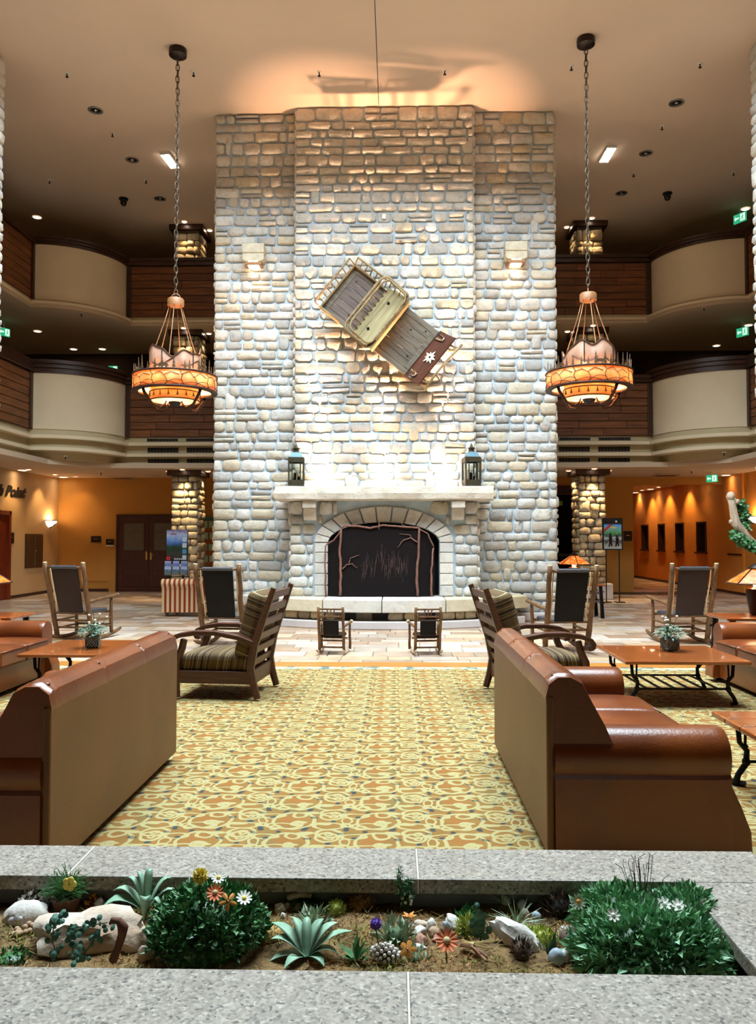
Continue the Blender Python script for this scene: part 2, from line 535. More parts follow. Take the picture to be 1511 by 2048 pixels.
# tiles: random-length flagstones laid in courses across the hall
def tile_mat():
    m, nt, b = _new('tile')
    oi = nt.nodes.new('ShaderNodeObjectInfo')
    at_ = nt.nodes.new('ShaderNodeAttribute'); at_.attribute_name = 'rnd'
    k = mth(nt, 'FRACT', mth(nt, 'ADD', oi.outputs['Random'], at_.outputs['Fac']))
    cols = [C(206, 188, 170), C(190, 164, 142), C(214, 202, 188), C(176, 146, 120), C(200, 172, 140), C(184, 168, 152), C(212, 190, 160), C(170, 146, 124)]
    r = ramp(nt, [(i / len(cols), c) for i, c in enumerate(cols)], 'CONSTANT')
    nt.links.new(k, r.inputs[0])
    co = coords(nt, 'Generated')
    geo = nt.nodes.new('ShaderNodeNewGeometry')
    t = tex(nt, 'Noise', 5.0, geo.outputs['Position'], detail=5)
    r2 = ramp(nt, [(0.3, (0.72, 0.68, 0.64, 1)), (0.65, (1.05, 1.04, 1.02, 1))])
    nt.links.new(t.outputs[0], r2.inputs[0])
    nt.links.new(mixc(nt, 0.7, r.outputs[0], r2.outputs[0], 'MULTIPLY'), b.inputs['Base Color'])
    b.inputs['Roughness'].default_value = 0.27
    bump(nt, b, t.outputs[0], 0.05, 0.02)
tile_mat()
tiles = []
y = STRIP_Y
while y < 22.45:
    d = rng.choice([0.30, 0.30, 0.42, 0.22]); d = min(d, 22.5 - y) if 22.5 - y > .1 else d
    x = -SIDE + rng.uniform(-.4, 0)
    while x < SIDE:
        w = rng.choice([0.30, 0.45, 0.60, 0.60, 0.75])
        tiles.append((max(x, -SIDE), min(x + w, SIDE), y, min(y + d, 22.5))); x += w
    y += d
y = 22.5
while y < 33:
    d = 0.42; x = 7.0
    while x < SIDE:
        w = rng.choice([0.45, 0.6, 0.75]); tiles.append((x, min(x + w, SIDE), y, y + d)); x += w
    y += d
def tile_seen(t):
    x0, x1, y0, y1 = t; cx = (x0 + x1) / 2; cy = (y0 + y1) / 2
    px = 790 + (cx - .2) / cy * 1560
    off = 0 if -10 < px < 1521 else 40
    if cy > 13.2 and abs(cx) < 3.3: off += 40
    return cy + off
tiles.sort(key=tile_seen)
G = 0.005
rest = MB(); rndv = []
for i, (x0, x1, y0, y1) in enumerate(tiles):
    if i < 300:
        cx, cy = (x0 + x1) / 2, (y0 + y1) / 2; hw, hd = (x1 - x0) / 2 - G, (y1 - y0) / 2 - G; e = 0.004
        m_ = MB().add([(-hw, -hd, -.012), (hw, -hd, -.012), (hw, hd, -.012), (-hw, hd, -.012), (-hw + e, -hd + e, 0), (hw - e, -hd + e, 0), (hw - e, hd - e, 0), (-hw + e, hd - e, 0)],
                      [(4, 5, 6, 7), (0, 1, 5, 4), (1, 2, 6, 5), (2, 3, 7, 6), (3, 0, 4, 7)])
        m_.build('tile', 'tile', floor, (cx, cy, 0))
        # build() parents in the floor's space: undo the slab's own centre
        o = col.objects[-1]
        o.location = Vector((cx, cy, 0)) - floor.location
    else:
        rest.add([(x0 + G, y0 + G, 0), (x1 - G, y0 + G, 0), (x1 - G, y1 - G, 0), (x0 + G, y1 - G, 0)], [(0, 1, 2, 3)]); rndv.append(rng.random())
o = rest.build('tiling', 'tile', floor, -floor.location)
o['kind'] = 'stuff'
a_ = o.data.attributes.new('rnd', 'FLOAT', 'FACE'); a_.data.foreach_set('value', rndv)

# carpet with curling vines, ochre leaves and dark dots
def carpet_mat():
    """woven repeat of 46 x 30 cm: curls, crescents, leaves and dark dots in two interleaved lattices"""
    m, nt, b = _new('carpet')
    co = coords(nt, 'Object')
    wn = tex(nt, 'Noise', 9.0, co, detail=1)
    wp = nt.nodes.new('ShaderNodeVectorMath'); wp.operation = 'MULTIPLY_ADD'
    nt.links.new(wn.outputs['Color'], wp.inputs[0]); wp.inputs[1].default_value = (.05, .05, 0); nt.links.new(co, wp.inputs[2])
    TW, TH_ = .46, .30
    def lattice(ox, oy):
        a = nt.nodes.new('ShaderNodeVectorMath'); a.operation = 'ADD'; nt.links.new(wp.outputs[0], a.inputs[0]); a.inputs[1].default_value = (ox + 46.0, oy + 30.0, 0)
        w_ = nt.nodes.new('ShaderNodeVectorMath'); w_.operation = 'MODULO'; nt.links.new(a.outputs[0], w_.inputs[0]); w_.inputs[1].default_value = (TW, TH_, 1000.0)
        f_ = nt.nodes.new('ShaderNodeVectorMath'); f_.operation = 'MULTIPLY'; nt.links.new(w_.outputs[0], f_.inputs[0]); f_.inputs[1].default_value = (1, 1, 0)
        return f_.outputs[0]
    def dist(L_, c, sx, sy):
        d = nt.nodes.new('ShaderNodeVectorMath'); d.operation = 'SUBTRACT'; nt.links.new(L_, d.inputs[0]); d.inputs[1].default_value = (c[0], c[1], 0)
        k = nt.nodes.new('ShaderNodeVectorMath'); k.operation = 'MULTIPLY'; nt.links.new(d.outputs[0], k.inputs[0]); k.inputs[1].default_value = (1 / sx, 1 / sy, 0)
        l = nt.nodes.new('ShaderNodeVectorMath'); l.operation = 'LENGTH'; nt.links.new(k.outputs[0], l.inputs[0])
        return l.outputs['Value']
    def soft(val, half, sft):
        n = nt.nodes.new('ShaderNodeMath'); n.operation = 'MULTIPLY_ADD'; n.use_clamp = True
        nt.links.new(val, n.inputs[0]); n.inputs[1].default_value = -1.0 / sft; n.inputs[2].default_value = (half + sft) / sft
        return n.outputs[0]
    def ring(L_, c, r, half, sx=1.0, sy=1.0):
        return soft(mth(nt, 'ABSOLUTE', mth(nt, 'SUBTRACT', dist(L_, c, sx, sy), r)), half, half * .45)
    def disc(L_, c, r, sx=1.0, sy=1.0):
        return soft(dist(L_, c, sx, sy), r, r * .3)
    def mx(vals):
        o = vals[0]
        for v_ in vals[1:]: o = mth(nt, 'MAXIMUM', o, v_)
        return o
    A, B_ = lattice(0, 0), lattice(TW / 2, TH_ / 2)
    h = .0078
    pale = mx([ring(A, (.135, .150), .112, h, 1.0, 1.1), ring(A, (.045, .045), .026, h), ring(A, (.335, .215), .058, h), ring(A, (.345, .205), .020, .0062), ring(A, (.330, .070), 1.0, .13, .085, .042),
               ring(A, (.425, .150), 1.0, .17, .026, .048), disc(A, (.215, .270), .020, 2.2, .9), ring(A, (.150, .110), .030, .007),
               ring(B_, (.110, .120), .055, h, 1.2, 1.0), ring(B_, (.115, .115), .020, .0062), ring(B_, (.310, .220), 1.0, .14, .090, .040), ring(B_, (.385, .085), .040, h), ring(B_, (.240, .075), 1.0, .16, .060, .032),
               disc(B_, (.060, .250), .020, 2.0, .9), disc(B_, (.400, .270), .016, 2.2, .9), ring(B_, (.190, .235), .028, .007)])
    dots = mx([disc(A, c, .013) for c in ((.215, .030), (.235, .195), (.400, .270), (.015, .205), (.425, .040))] + [disc(B_, c, .013) for c in ((.200, .165), (.015, .040), (.440, .165), (.300, .135), (.120, .285))])
    g2 = tex(nt, 'Noise', 3.0, co, detail=3)
    ochre = ramp(nt, [(.35, C(122, 86, 30)), (.52, C(132, 94, 35)), (.66, C(116, 92, 42))]); nt.links.new(g2.outputs[0], ochre.inputs[0])
    warm = mixc(nt, mth(nt, 'MULTIPLY', disc(A, (.115, .175), .055), .7), ochre.outputs[0], C(138, 86, 27))
    c1 = mixc(nt, mth(nt, 'MULTIPLY', pale, .93), warm, C(160, 150, 102))
    c2 = mixc(nt, mth(nt, 'MULTIPLY', dots, mth(nt, 'SUBTRACT', 1.0, mth(nt, 'MULTIPLY', pale, .35))), c1, C(44, 54, 54))
    nt.links.new(c2, b.inputs['Base Color'])
    b.inputs['Roughness'].default_value = 0.95
    f = tex(nt, 'Noise', 260, co, detail=2)
    bump(nt, b, f.outputs[0], 0.25, 0.01)
carpet_mat()
cp = MB().box(-SIDE, SIDE, FRONT, CARPET_Y, -0.012, 0.0).build('carpet', 'carpet')
tag(cp, 'ochre and pale yellow carpet with curling vine pattern across the lounge', 'carpet')
# blue-grey woven edge and the wooden strip
def edge_mat():
    m, nt, b = _new('carpet_edge')
    co = coords(nt, 'Object')
    v = tex(nt, 'Noise', 7, co, detail=2)
    r = ramp(nt, [(0.42, C(92, 110, 108)), (0.5, C(186, 186, 136)), (0.6, C(200, 196, 140)), (0.66, C(168, 130, 66))]); nt.links.new(v.outputs[0], r.inputs[0])
    nt.links.new(r.outputs[0], b.inputs['Base Color']); b.inputs['Roughness'].default_value = .95
edge_mat()
MB().box(-SIDE, SIDE, CARPET_Y - .16, CARPET_Y + 0.01, -0.01, 0.002).build('border', 'carpet_edge', cp)
struct(MB().box(-SIDE, SIDE, CARPET_Y + .01, STRIP_Y - .004, -0.01, 0.008).build('trim_1', 'strip_wood', bevel=0.004))

# main ceiling with the skylight well
def ring_plane(name, mat, outer, inner, z0, z1):
    x0, x1, y0, y1 = outer; a0, a1, b0, b1 = inner
    m_ = MB()
    m_.box(x0, x1, y0, b0, z0, z1); m_.box(x0, x1, b1, y1, z0, z1); m_.box(x0, a0, b0, b1, z0, z1); m_.box(a1, x1, b0, b1, z0, z1)
    return m_.build(name, mat)
OUT = SIDE + 1.6
struct(ring_plane('ceiling', 'ceiling_paint', (-OUT, OUT, FRONT, 34), (SKY_X0, SKY_X1, SKY_Y0, SKY_Y1), CEIL, CEIL + .15))
m_ = MB()
m_.box(SKY_X0 - .1, SKY_X0, SKY_Y0 - .1, SKY_Y1 + .1, CEIL + .15, SKY_Z + .1); m_.box(SKY_X1, SKY_X1 + .1, SKY_Y0 - .1, SKY_Y1 + .1, CEIL + .15, SKY_Z + .1)
m_.box(SKY_X0, SKY_X1, SKY_Y0 - .1, SKY_Y0, CEIL + .15, SKY_Z + .1); m_.box(SKY_X0, SKY_X1, SKY_Y1, SKY_Y1 + .1, CEIL + .15, SKY_Z + .1)
struct(m_.build('wall_skylight', 'upper_wall'))  # unseen well walls, made deep and dark to keep the chimney top shaded
plain('sky_glass', C(200, 220, 235), 0.2, emit=(0.75, 0.88, 1.0, 1), emit_s=0.8)
sk = struct(MB().box(SKY_X0, SKY_X1, SKY_Y0, SKY_Y1, SKY_Z + .04, SKY_Z + .08).build('window_1', 'sky_glass'))
for i in range(1, 5):
    x = SKY_X0 + (SKY_X1 - SKY_X0) * i / 5
    MB().box(x - .04, x + .04, SKY_Y0, SKY_Y1, SKY_Z - .03, SKY_Z + .04).build('glazing_bar', 'white_plastic', sk)
# a hairline joint running along the ceiling towards the chimney
p = at(762, 166, 13.9)
struct(MB().box(-.105, -.095, 10.8, 14.42, CEIL - .006, CEIL + .001).build('trim_2', 'dark_void'))

# outer walls
struct(MB().box(-SIDE - .2, -SIDE, FRONT, BACK, -0.2, 3.3).build('wall_left', 'side_ochre'))
# right wall with five narrow window openings
rw = MB()
wins = []
for (xa, xb, ya, yb) in ((1283, 1296, 1051, 1101), (1316, 1329, 1049, 1102), (1351, 1367, 1047, 1103), (1393, 1412, 1044, 1106), (1460, 1484, 1040, 1108)):
    # depth of the wall plane x = SIDE at these columns
    dA = ray(xa, 1076); dB = ray(xb, 1076)
    Ya = (SIDE - CAM.x) / dA.x * dA.y; Yb = (SIDE - CAM.x) / dB.x * dB.y
    wins.append((min(Ya, Yb), max(Ya, Yb)))
WZ0, WZ1 = 1.12, 2.05
ys = FRONT
for (a, b) in sorted(wins):
    rw.box(SIDE, SIDE + .2, ys, a, -.2, 3.3); rw.box(SIDE, SIDE + .2, a, b, -.2, WZ0); rw.box(SIDE, SIDE + .2, a, b, WZ1, 3.3); ys = b
rw.box(SIDE, SIDE + .2, ys, 33.5, -.2, 3.3)
struct(rw.build('wall_right', 'orange_paint'))
for i, (a, b) in enumerate(wins):
    w_ = struct(box_obj('window_%d' % (i + 2), 'dark_void', SIDE + .13, SIDE + .15, a, b, WZ0, WZ1))
    f = MB(); t = .045
    f.box(SIDE - .02, SIDE + .14, a - .02, a + t, WZ0, WZ1); f.box(SIDE - .02, SIDE + .14, b - t, b + .02, WZ0, WZ1); f.box(SIDE - .02, SIDE + .14, a, b, WZ1 - t, WZ1)
    f.build('frame', 'dark_wood', w_, -w_.location)
    MB().box(SIDE - .07, SIDE + .14, a - .06, b + .06, WZ0 - .05, WZ0).build('sill', 'dark_wood', w_, -w_.location)
# back wall, left of the corridor
struct(MB().box(-SIDE - .2, -3.0, BACK, BACK + .2, -.2, 3.3).build('wall_back_left', 'ochre_paint'))
struct(MB().box(5.95, 7.02, BACK, BACK + .2, -.2, 3.3).box(3.0, 5.95, BACK, BACK + .2, 3.05, 3.3).build('wall_back_right', 'ochre_paint'))
struct(MB().box(7.02, SIDE, BACK, BACK + .2, 3.08, 3.3).build('trim_3', 'ochre_paint'))
struct(MB().box(6.82, 7.02, BACK + .2, 33.5, -.2, 3.3).box(7.02, SIDE, 33.3, 33.5, -.2, 3.3).build('wall_corridor', 'orange_paint'))
struct(MB().box(-SIDE, -8.1, BACK - .02, BACK, 0, .08).box(-SIDE, -SIDE + .02, 6, BACK, 0, .08).build('baseboard_left', 'dark_wood'))
struct(MB().box(SIDE - .02, SIDE, 12, 33, 0, .08).build('baseboard_right', 'dark_wood'))
struct(MB().box(-SIDE + .02, -8.1, BACK - .025, BACK, .30, .33).build('trim_4', 'ochre_paint'))
# broad shallow pilasters on the right wall
struct(MB().box(SIDE - .05, SIDE, 19.6, 20.0, .08, 3.3).box(SIDE - .05, SIDE, 21.2, 22.4, .08, 3.3).build('trim_5', 'orange_paint'))

# wall behind the viewer and upper back walls
struct(MB().box(-OUT, OUT, FRONT - .2, FRONT, -.2, CEIL).build('wall_front', 'upper_wall'))
struct(MB().box(-OUT, OUT, BACK + .0, BACK + .2, 4.1, CEIL).build('wall_upper_back', 'upper_wall'))
struct(MB().box(-OUT - .2, -OUT, FRONT, BACK, 3.3, CEIL).build('wall_upper_left', 'upper_wall'))
struct(MB().box(OUT, OUT + .2, FRONT, BACK, 3.3, CEIL).build('wall_upper_right', 'upper_wall'))

# unseen gallery over the viewer, added on two levels to darken the foreground
struct(MB().box(-GC, GC, FRONT, 2.0, 3.3, 4.1).box(-GC, GC, 1.9, 2.0, 4.1, 5.4).build('ceiling_added_shade', 'dark_wood'))
struct(MB().box(-GC, GC, FRONT, 2.0, 6.94, 7.16).box(-GC, GC, 1.9, 2.0, 7.16, 8.4).build('ceiling_added_shade_upper', 'dark_wood'))

# gallery slabs -------------------------------------------------------------------------------
NA = 20
def gal_path(off=0.0, side=0):
    """front line of the galleries offset outwards into the hall by off; side -1 left arc, 1 right arc, 0 whole"""
    r = GR + off
    left = [(-GC - r * math.cos(PI / 2 + PI / 2 * i / NA) * -1 * -1, GY) for i in range(0)]
    arcL = [(-GC + r * math.sin(PI / 2 * i / NA), GY + .1 - r * math.cos(PI / 2 * i / NA)) for i in range(NA + 1)]
    arcR = [(-x, yy) for x, yy in reversed(arcL)]
    if side < 0: return arcL
    if side > 0: return arcR
    return arcL + arcR
def gal_poly(off, straight):
    """plan outline of a slab (front = gallery line)"""
    aL = gal_path(off, -1); aR = gal_path(off, 1)
    front = [(-GC + off * .0 + straight, FRONT)] + [(-GC + straight, aL[0][1])] + aL + [(-GX + off, GY - straight), (GX - off, GY - straight)] + aR + [(GC - straight, aR[-1][1]), (GC - straight, FRONT)]
    return front
def slab(name, mat, z0, z1, off, straight):
    aL = gal_path(off, -1)
    # left, back and right pieces so that each outline stays simple
    m_ = MB()
    L = [(-OUT, FRONT), (-GC + straight, FRONT), (-GC + straight, aL[0][1])] + aL + [(aL[-1][0], GY - straight), (-3.3, GY - straight), (-3.3, BACK + .1), (-OUT, BACK + .1)]
    L = [q for i, q in enumerate(L) if i == 0 or (abs(q[0] - L[i - 1][0]) + abs(q[1] - L[i - 1][1])) > 1e-4]
    m_.prism(L, z0, z1)
    m_.prism([(-x, yy) for x, yy in reversed(L)], z0, z1)
    m_.box(-3.3, 3.3, GY, BACK + .1, z0, z1)
    return struct(m_.build(name, mat))
# lower ceiling (also the underside of the first gallery), stepped mouldings, upper slab
lowc = MB()
L = [(-OUT, FRONT), (-8.0, FRONT), (-8.0, 18.2), (-6.9, 19.3), (-3.3, 19.45), (-3.3, 34), (-OUT, 34)]
lowc.prism(L, 3.30, 3.42); lowc.prism([(-x, yy) for x, yy in reversed(L)], 3.30, 3.42); lowc.box(-3.3, 3.3, 19.45, 34, 3.30, 3.42)
struct(lowc.build('ceiling_lower', 'low_ceiling'))
slab('trim_6', 'fascia_paint', 3.42, 3.60, -.28, -.12)
slab('trim_7', 'cream_paint', 3.60, 3.68, .06, .06)
slab('trim_8', 'fascia_paint', 3.68, 3.88, -.10, -.10)
slab('trim_9', 'cream_paint', 3.88, 3.96, .10, .08)
slab('trim_10', 'fascia_paint', 3.96, 4.10, -.02, -.04)
slab('ceiling_middle', 'low_ceiling', 6.94, 7.02, .10, .02)
slab('trim_11', 'cream_paint', 7.02, 7.08, .16, .06)
slab('trim_12', 'fascia_paint', 7.08, 7.16, .0, .0)

def arc_wall(name, mat, side, z0, z1, off=0.0, th=.1):
    a = gal_path(off, side); b = gal_path(off - th, side)
    m_ = MB(); n = len(a)
    vs = [(x, yy, z) for z in (z0, z1) for x, yy in a] + [(x, yy, z) for z in (z0, z1) for x, yy in b]
    fs = []
    for i in range(n - 1):
        fs += [(i, i + 1, n + i + 1, n + i), (2 * n + i, 3 * n + i, 3 * n + i + 1, 2 * n + i + 1), (n + i, n + i + 1, 3 * n + i + 1, 3 * n + i), (i, 2 * n + i, 2 * n + i + 1, i + 1)]
    fs += [(0, n, 3 * n, 2 * n), (n - 1, 3 * n - 1, 4 * n - 1, 2 * n - 1)]
    m_.add(vs, fs)
    return m_.build(name, mat, auto=True)
for (z0, z1, zt, tagw) in ((4.10, 5.42, 5.72, 'lower'), (7.16, 8.46, 8.64, 'upper')):
    for side, sn in ((-1, 'left'), (1, 'right')):
        struct(arc_wall('wall_%s_balcony_%s' % (tagw, sn), 'cream_paint', side, z0, z1))
        # dark moulded handrail in three steps
        rail = struct(arc_wall('trim_%s_rail_%s' % (tagw, sn), 'dark_wood', side, z1, z1 + (zt - z1) * .4, .03, .16))
        arc_wall('moulding', 'dark_wood', side, z1 + (zt - z1) * .4, z1 + (zt - z1) * .72, .07, .24).parent = rail
        arc_wall('moulding', 'dark_wood', side, z1 + (zt - z1) * .72, zt, .11, .32).parent = rail
        # timber parapet: straight part beside the chimney and side gallery
        w_ = struct(MB().box(min(side * GX, side * 3.3), max(side * GX, side * 3.3), GY, GY + .08, z0, z1 + .02).build('wall_%s_parapet_%s' % (tagw, sn), 'dark_wood'))
        nrow = 7; rh = (z1 - z0) / nrow
        for r_ in range(nrow):
            xs = [3.3, 3.3 + rng.uniform(.7, 1.6), 3.3 + rng.uniform(1.9, 2.8), GX - .1]
            for a, b in zip(xs, xs[1:]):
                xa, xb = sorted((side * (a + .006), side * (b - .006)))
                box_obj('plank', 'plank_wood', xa, xb, GY - .03, GY - .001, z0 + r_ * rh + .008, z0 + (r_ + 1) * rh - .008, w_, bevel=.006)
        MB().box(min(side * GX, side * (GX - .12)), max(side * GX, side * (GX - .12)), GY - .07, GY + .08, z0, z1).build('post', 'dark_wood', w_, bevel=.01)
        MB().box(min(side * GX, side * 3.3), max(side * GX, side * 3.3), GY - .08, GY + .12, z1 + .02, z1 + .12).build('rail', 'dark_wood', w_, bevel=.01)
        MB().box(min(side * GX, side * 3.3), max(side * GX, side * 3.3), GY - .12, GY + .16, z1 + .12, z1 + .2).build('rail', 'dark_wood', w_, bevel=.01)
        s_ = struct(MB().box(min(side * GC, side * (GC + .08)), max(side * GC, side * (GC + .08)), FRONT, 17.95, z0, z1 + .02).build('wall_%s_gallery_%s' % (tagw, sn), 'dark_wood'))
        for r_ in range(nrow):
            ys_ = [10.0, 12.6 + rng.uniform(-.4, .4), 15.2 + rng.uniform(-.4, .4), 17.85]
            for a, b in zip(ys_, ys_[1:]):
                xa, xb = sorted((side * (GC - .03), side * (GC - .001)))
                o = box_obj('plank', 'plank_wood_y', xa, xb, a + .006, b - .006, z0 + r_ * rh + .008, z0 + (r_ + 1) * rh - .008, s_, bevel=.006) if 'plank_wood_y' in M else None
                if o is None:
                    wood('plank_wood_y', C(136, 80, 38), C(80, 44, 19), 0.55, axis=1, scale=1.5)
                    box_obj('plank', 'plank_wood_y', xa, xb, a + .006, b - .006, z0 + r_ * rh + .008, z0 + (r_ + 1) * rh - .008, s_, bevel=.006)
        MB().box(min(side * (GC - .07), side * (GC + .08)), max(side * (GC - .07), side * (GC + .08)), 17.85, 17.97, z0, z1).build('post', 'dark_wood', s_, bevel=.01)
        MB().box(min(side * (GC - .1), side * (GC + .14)), max(side * (GC - .1), side * (GC + .14)), FRONT, 17.95, z1 + .02, zt).build('rail', 'dark_wood', s_, bevel=.02)
# ventilation grilles in three tiers under the straight gallery fronts
gr_mesh = None
def grille(x0, x1, z0, z1, yy, label):
    t = thing('vent_grille', label, 'vent', (x0, yy, z0), group='vent grilles under the gallery')
    w, h = x1 - x0, z1 - z0
    MB().box(0, w, .02, .03, 0, h).build('backing', 'grille_black', t)
    MB().box(0, w, -.004, .02, 0, .014).box(0, w, -.004, .02, h - .014, h).box(0, .014, -.004, .02, 0, h).box(w - .014, w, -.004, .02, 0, h).build('frame', 'fascia_paint', t)
    n = 10
    fin = None
    for i in range(1, n):
        x = w * i / n
        if fin is None: fin = MB().box(-.007, .007, 0, .02, .014, h - .014).build('fin', 'panel_brown', t, (x, 0, 0))
        else: link_copy(fin, t, (x, 0, 0))
for side, sn in ((-1, 'left'), (1, 'right')):
    for zi, (za, zb, yy, zn) in enumerate(((3.44, 3.575, GY + .095, 'bottom'), (3.70, 3.86, GY + .075, 'middle'), (3.975, 4.085, GY + .015, 'top'))):
        for gi, (xa, xb) in enumerate(((3.55, 4.15), (4.30, 5.10), (5.28, 6.10))):
            x0, x1 = sorted((side * xa, side * xb))
            grille(x0, x1, za, zb, yy, 'vent grille, %s row, %s, %s of chimney' % (zn, ('next to chimney stone', 'mid-row', 'nearest curved balcony')[gi], sn))
# ------------------------------------------------------------------ the chimney breast
CW, CB = 3.25, 1.685            # half widths: whole chimney, centre breast
WY, BY, SY = 14.72, 14.50, 14.10  # fronts: wings, centre breast, surround
rng = random.Random(5)
# the back body of the chimney and three faced walls
struct(MB().box(-CW + .02, CW - .02, WY + .03, 16.6, 0, CEIL).build('wall_chimney_core', 'mortar'))
wl = struct(MB().box(-CW + .03, -CB, WY, WY + .1, 0, CEIL).build('wall_chimney_left', 'mortar'))
wr = struct(MB().box(CB, CW - .03, WY, WY + .1, 0, CEIL).build('wall_chimney_right', 'mortar'))
wc = struct(MB().box(-CB + .02, CB - .02, BY, WY + .1, 0, CEIL).build('wall_chimney_centre', 'mortar'))
ZB = 0.16
lay(wl, courses(-CW, -CB, ZB, CEIL - .01, rng), rng, (0, WY, 0), near=lambda r_: r_[2])
lay(wr, courses(CB, CW, ZB, CEIL - .01, rng), rng, (0, WY, 0), near=lambda r_: r_[2])
lay(wc, courses(-CB, CB, 2.46, CEIL - .01, rng, wd=(.17, .54)), rng, (0, BY, 0), near=lambda r_: r_[2])
# returns of the breast and outer flanks of the wings (seen only from the side)
for sgn, par in ((-1, wc), (1, wc)):
    rects = [r_ for r_ in courses(0, WY - BY, 2.46, CEIL - .01, rng, wd=(.2, .3), split=0)]
    if sgn > 0: lay(par, rects, rng, (CB - .02, BY, 0), PI / 2, limit=0)
    else: lay(par, rects, rng, (-CB + .02, WY, 0), -PI / 2, limit=0)
for sgn, par in ((-1, wl), (1, wr)):
    rects = courses(0, 16.6 - WY, ZB, CEIL - .01, rng)
    if sgn > 0: lay(par, rects, rng, (CW - .03, WY, 0), PI / 2, limit=0)
    else: lay(par, rects, rng, (-CW + .03, 16.6, 0), -PI / 2, limit=0)
# white plinths at the feet of the wings
struct(MB().box(-CW - .05, -CB, WY - .12, WY + .1, 0, ZB).build('baseboard_chimney_left', 'plinth_white', bevel=.02))
struct(MB().box(CB, CW + .05, WY - .12, WY + .1, 0, ZB).build('baseboard_chimney_right', 'plinth_white', bevel=.02))

# surround with arched opening ---------------------------------------------------------------
HZ = 0.50                       # hearth top
SA, SB_, SPR = 1.0, 0.36, 1.47   # intrados half width, rise, springing height
EA, EB = 1.25, 0.65              # extrados
MZ0, MZ1 = 2.22, 2.465
SW = 1.70
sur = thing('fireplace_surround', 'pale stone fireplace surround with arched opening below the mantel', 'fireplace', (0, 0, 0))
arch = [(SA * math.cos(PI * i / 24), SPR + SB_ * math.sin(PI * i / 24)) for i in range(25)]
poly = [(-SW + .02, HZ), (-SW + .02, MZ0), (SW - .02, MZ0), (SW - .02, HZ), (SA, HZ)] + arch + [(-SA, HZ)]
MB().prism(poly, SY, BY + .02, 'xz').build('masonry', 'mortar', sur)
MB().box(-SA - .05, SA + .05, BY - .03, BY + .02, HZ, SPR + SB_ + .05).build('firebox_back', 'dark_void', sur)
def blocked(za, zb):
    zm = za if za > SPR else SPR
    if za >= SPR + EB: return []
    k = max(0.0, 1 - ((max(za, SPR) - SPR) / EB) ** 2)
    hw = EA * math.sqrt(k) + .02
    iv = [(-hw, hw)]
    return iv
def blocked2(za, zb):
    iv = blocked(za, zb)
    if zb > 1.86: iv += [(-1.45, -1.19), (1.19, 1.45)]
    return iv
lay(sur, courses(-SW, SW, HZ, MZ0, rng, blocked=blocked2, rh=(.15, .23), wd=(.15, .36)), rng, (0, SY, 0), depth=(.03, .06))
for sgn in (-1, 1):
    rects = courses(0, BY - SY, HZ, MZ0, rng, wd=(.18, .3), split=0)
    if sgn > 0: lay(sur, rects, rng, (SW - .02, SY, 0), PI / 2, limit=0)
    else: lay(sur, rects, rng, (-SW + .02, BY, 0), -PI / 2, limit=0)
# voussoirs
NV = 13
for i in range(NV):
    a0, a1 = PI * i / NV, PI * (i + 1) / NV
    g = .010
    pts = []
    for k in range(4):
        a = a0 + g + (a1 - a0 - 2 * g) * k / 3; pts.append((EA * math.cos(a), SPR + EB * math.sin(a)))
    for k in range(4):
        a = a1 - g - (a1 - a0 - 2 * g) * k / 3; pts.append((SA * math.cos(a), SPR + SB_ * math.sin(a)))
    cx = sum(q[0] for q in pts) / 8; cz = sum(q[1] for q in pts) / 8
    MB().prism([((x - cx) * .985 + 0, (z - cz) * .985) for x, z in pts], -.055, .18, 'xz').build('voussoir', 'ashlar', sur, (cx, SY, cz), bevel=.012)
for sgn in (-1, 1):
    zz = [HZ + .005, .70, .91, 1.10, 1.29, SPR - .006]
    for a, b in zip(zz, zz[1:]):
        xa, xb = sorted((sgn * SA, sgn * EA))
        box_obj('jamb_block', 'ashlar', xa + .004, xb - .004, SY - .055, SY + .2, a + .005, b - .005, sur, bevel=.012)
# corbels under the mantel
for sgn in (-1, 1):
    xa, xb = sorted((sgn * 1.20, sgn * 1.44))
    cb = box_obj('corbel', 'mantel_stone', xa, xb, SY - .34, SY + .02, 2.08, MZ0 - .002, sur, bevel=.012)
    MB().prism([(SY - .26, 2.08), (SY + .02, 2.08), (SY + .02, 1.87), (SY - .20, 1.87)], xa + .01, xb - .01, 'yz').build('corbel', 'mantel_stone', sur, bevel=.012)
# mantel shelf: one long slab with a chipped front
mant = MB()
n = 40
top = []; 
for side_ in (0, 1):
    pass
def chip(x, z): return noise.noise(Vector((x * 3, z * 5, 3.3))) * .035
vs = []; fs = []
rows = [(MZ0, 0.0), (MZ0 + .02, -.03), (MZ0 + .12, -.045), (MZ1 - .02, -.02), (MZ1, 0.0)]
for i in range(n + 1):
    x = -1.93 + 3.86 * i / n
    for (z, yo) in rows:
        vs.append((x + (chip(z * 9, x) * .8 if i in (0, n) else 0), 13.74 + yo + chip(x, z), z + chip(x + 9, z) * .25))
    vs.append((x, BY + .03, MZ1)); vs.append((x, BY + .03, MZ0))
m7 = 7
for i in range(n):
    for k in range(m7):
        a = i * m7 + k; b = i * m7 + (k + 1) % m7
        fs.append((a, b, b + m7, a + m7))
fs.append(tuple(range(m7))); fs.append(tuple(n * m7 + k for k in reversed(range(m7))))
MB().add(vs, fs).build('mantel_shelf', 'mantel_stone', sur)

# hearth: a curved bench of slabs on a stone base ---------------------------------------------
hearth = thing('hearth', 'curved stone hearth bench along the foot of the fireplace', 'hearth', (0, 0, 0))
HR = 3.62; HYC = 13.2 + HR
def harc(r, a): return (r * math.sin(a), HYC - r * math.cos(a))
AH = math.asin(2.62 / HR)
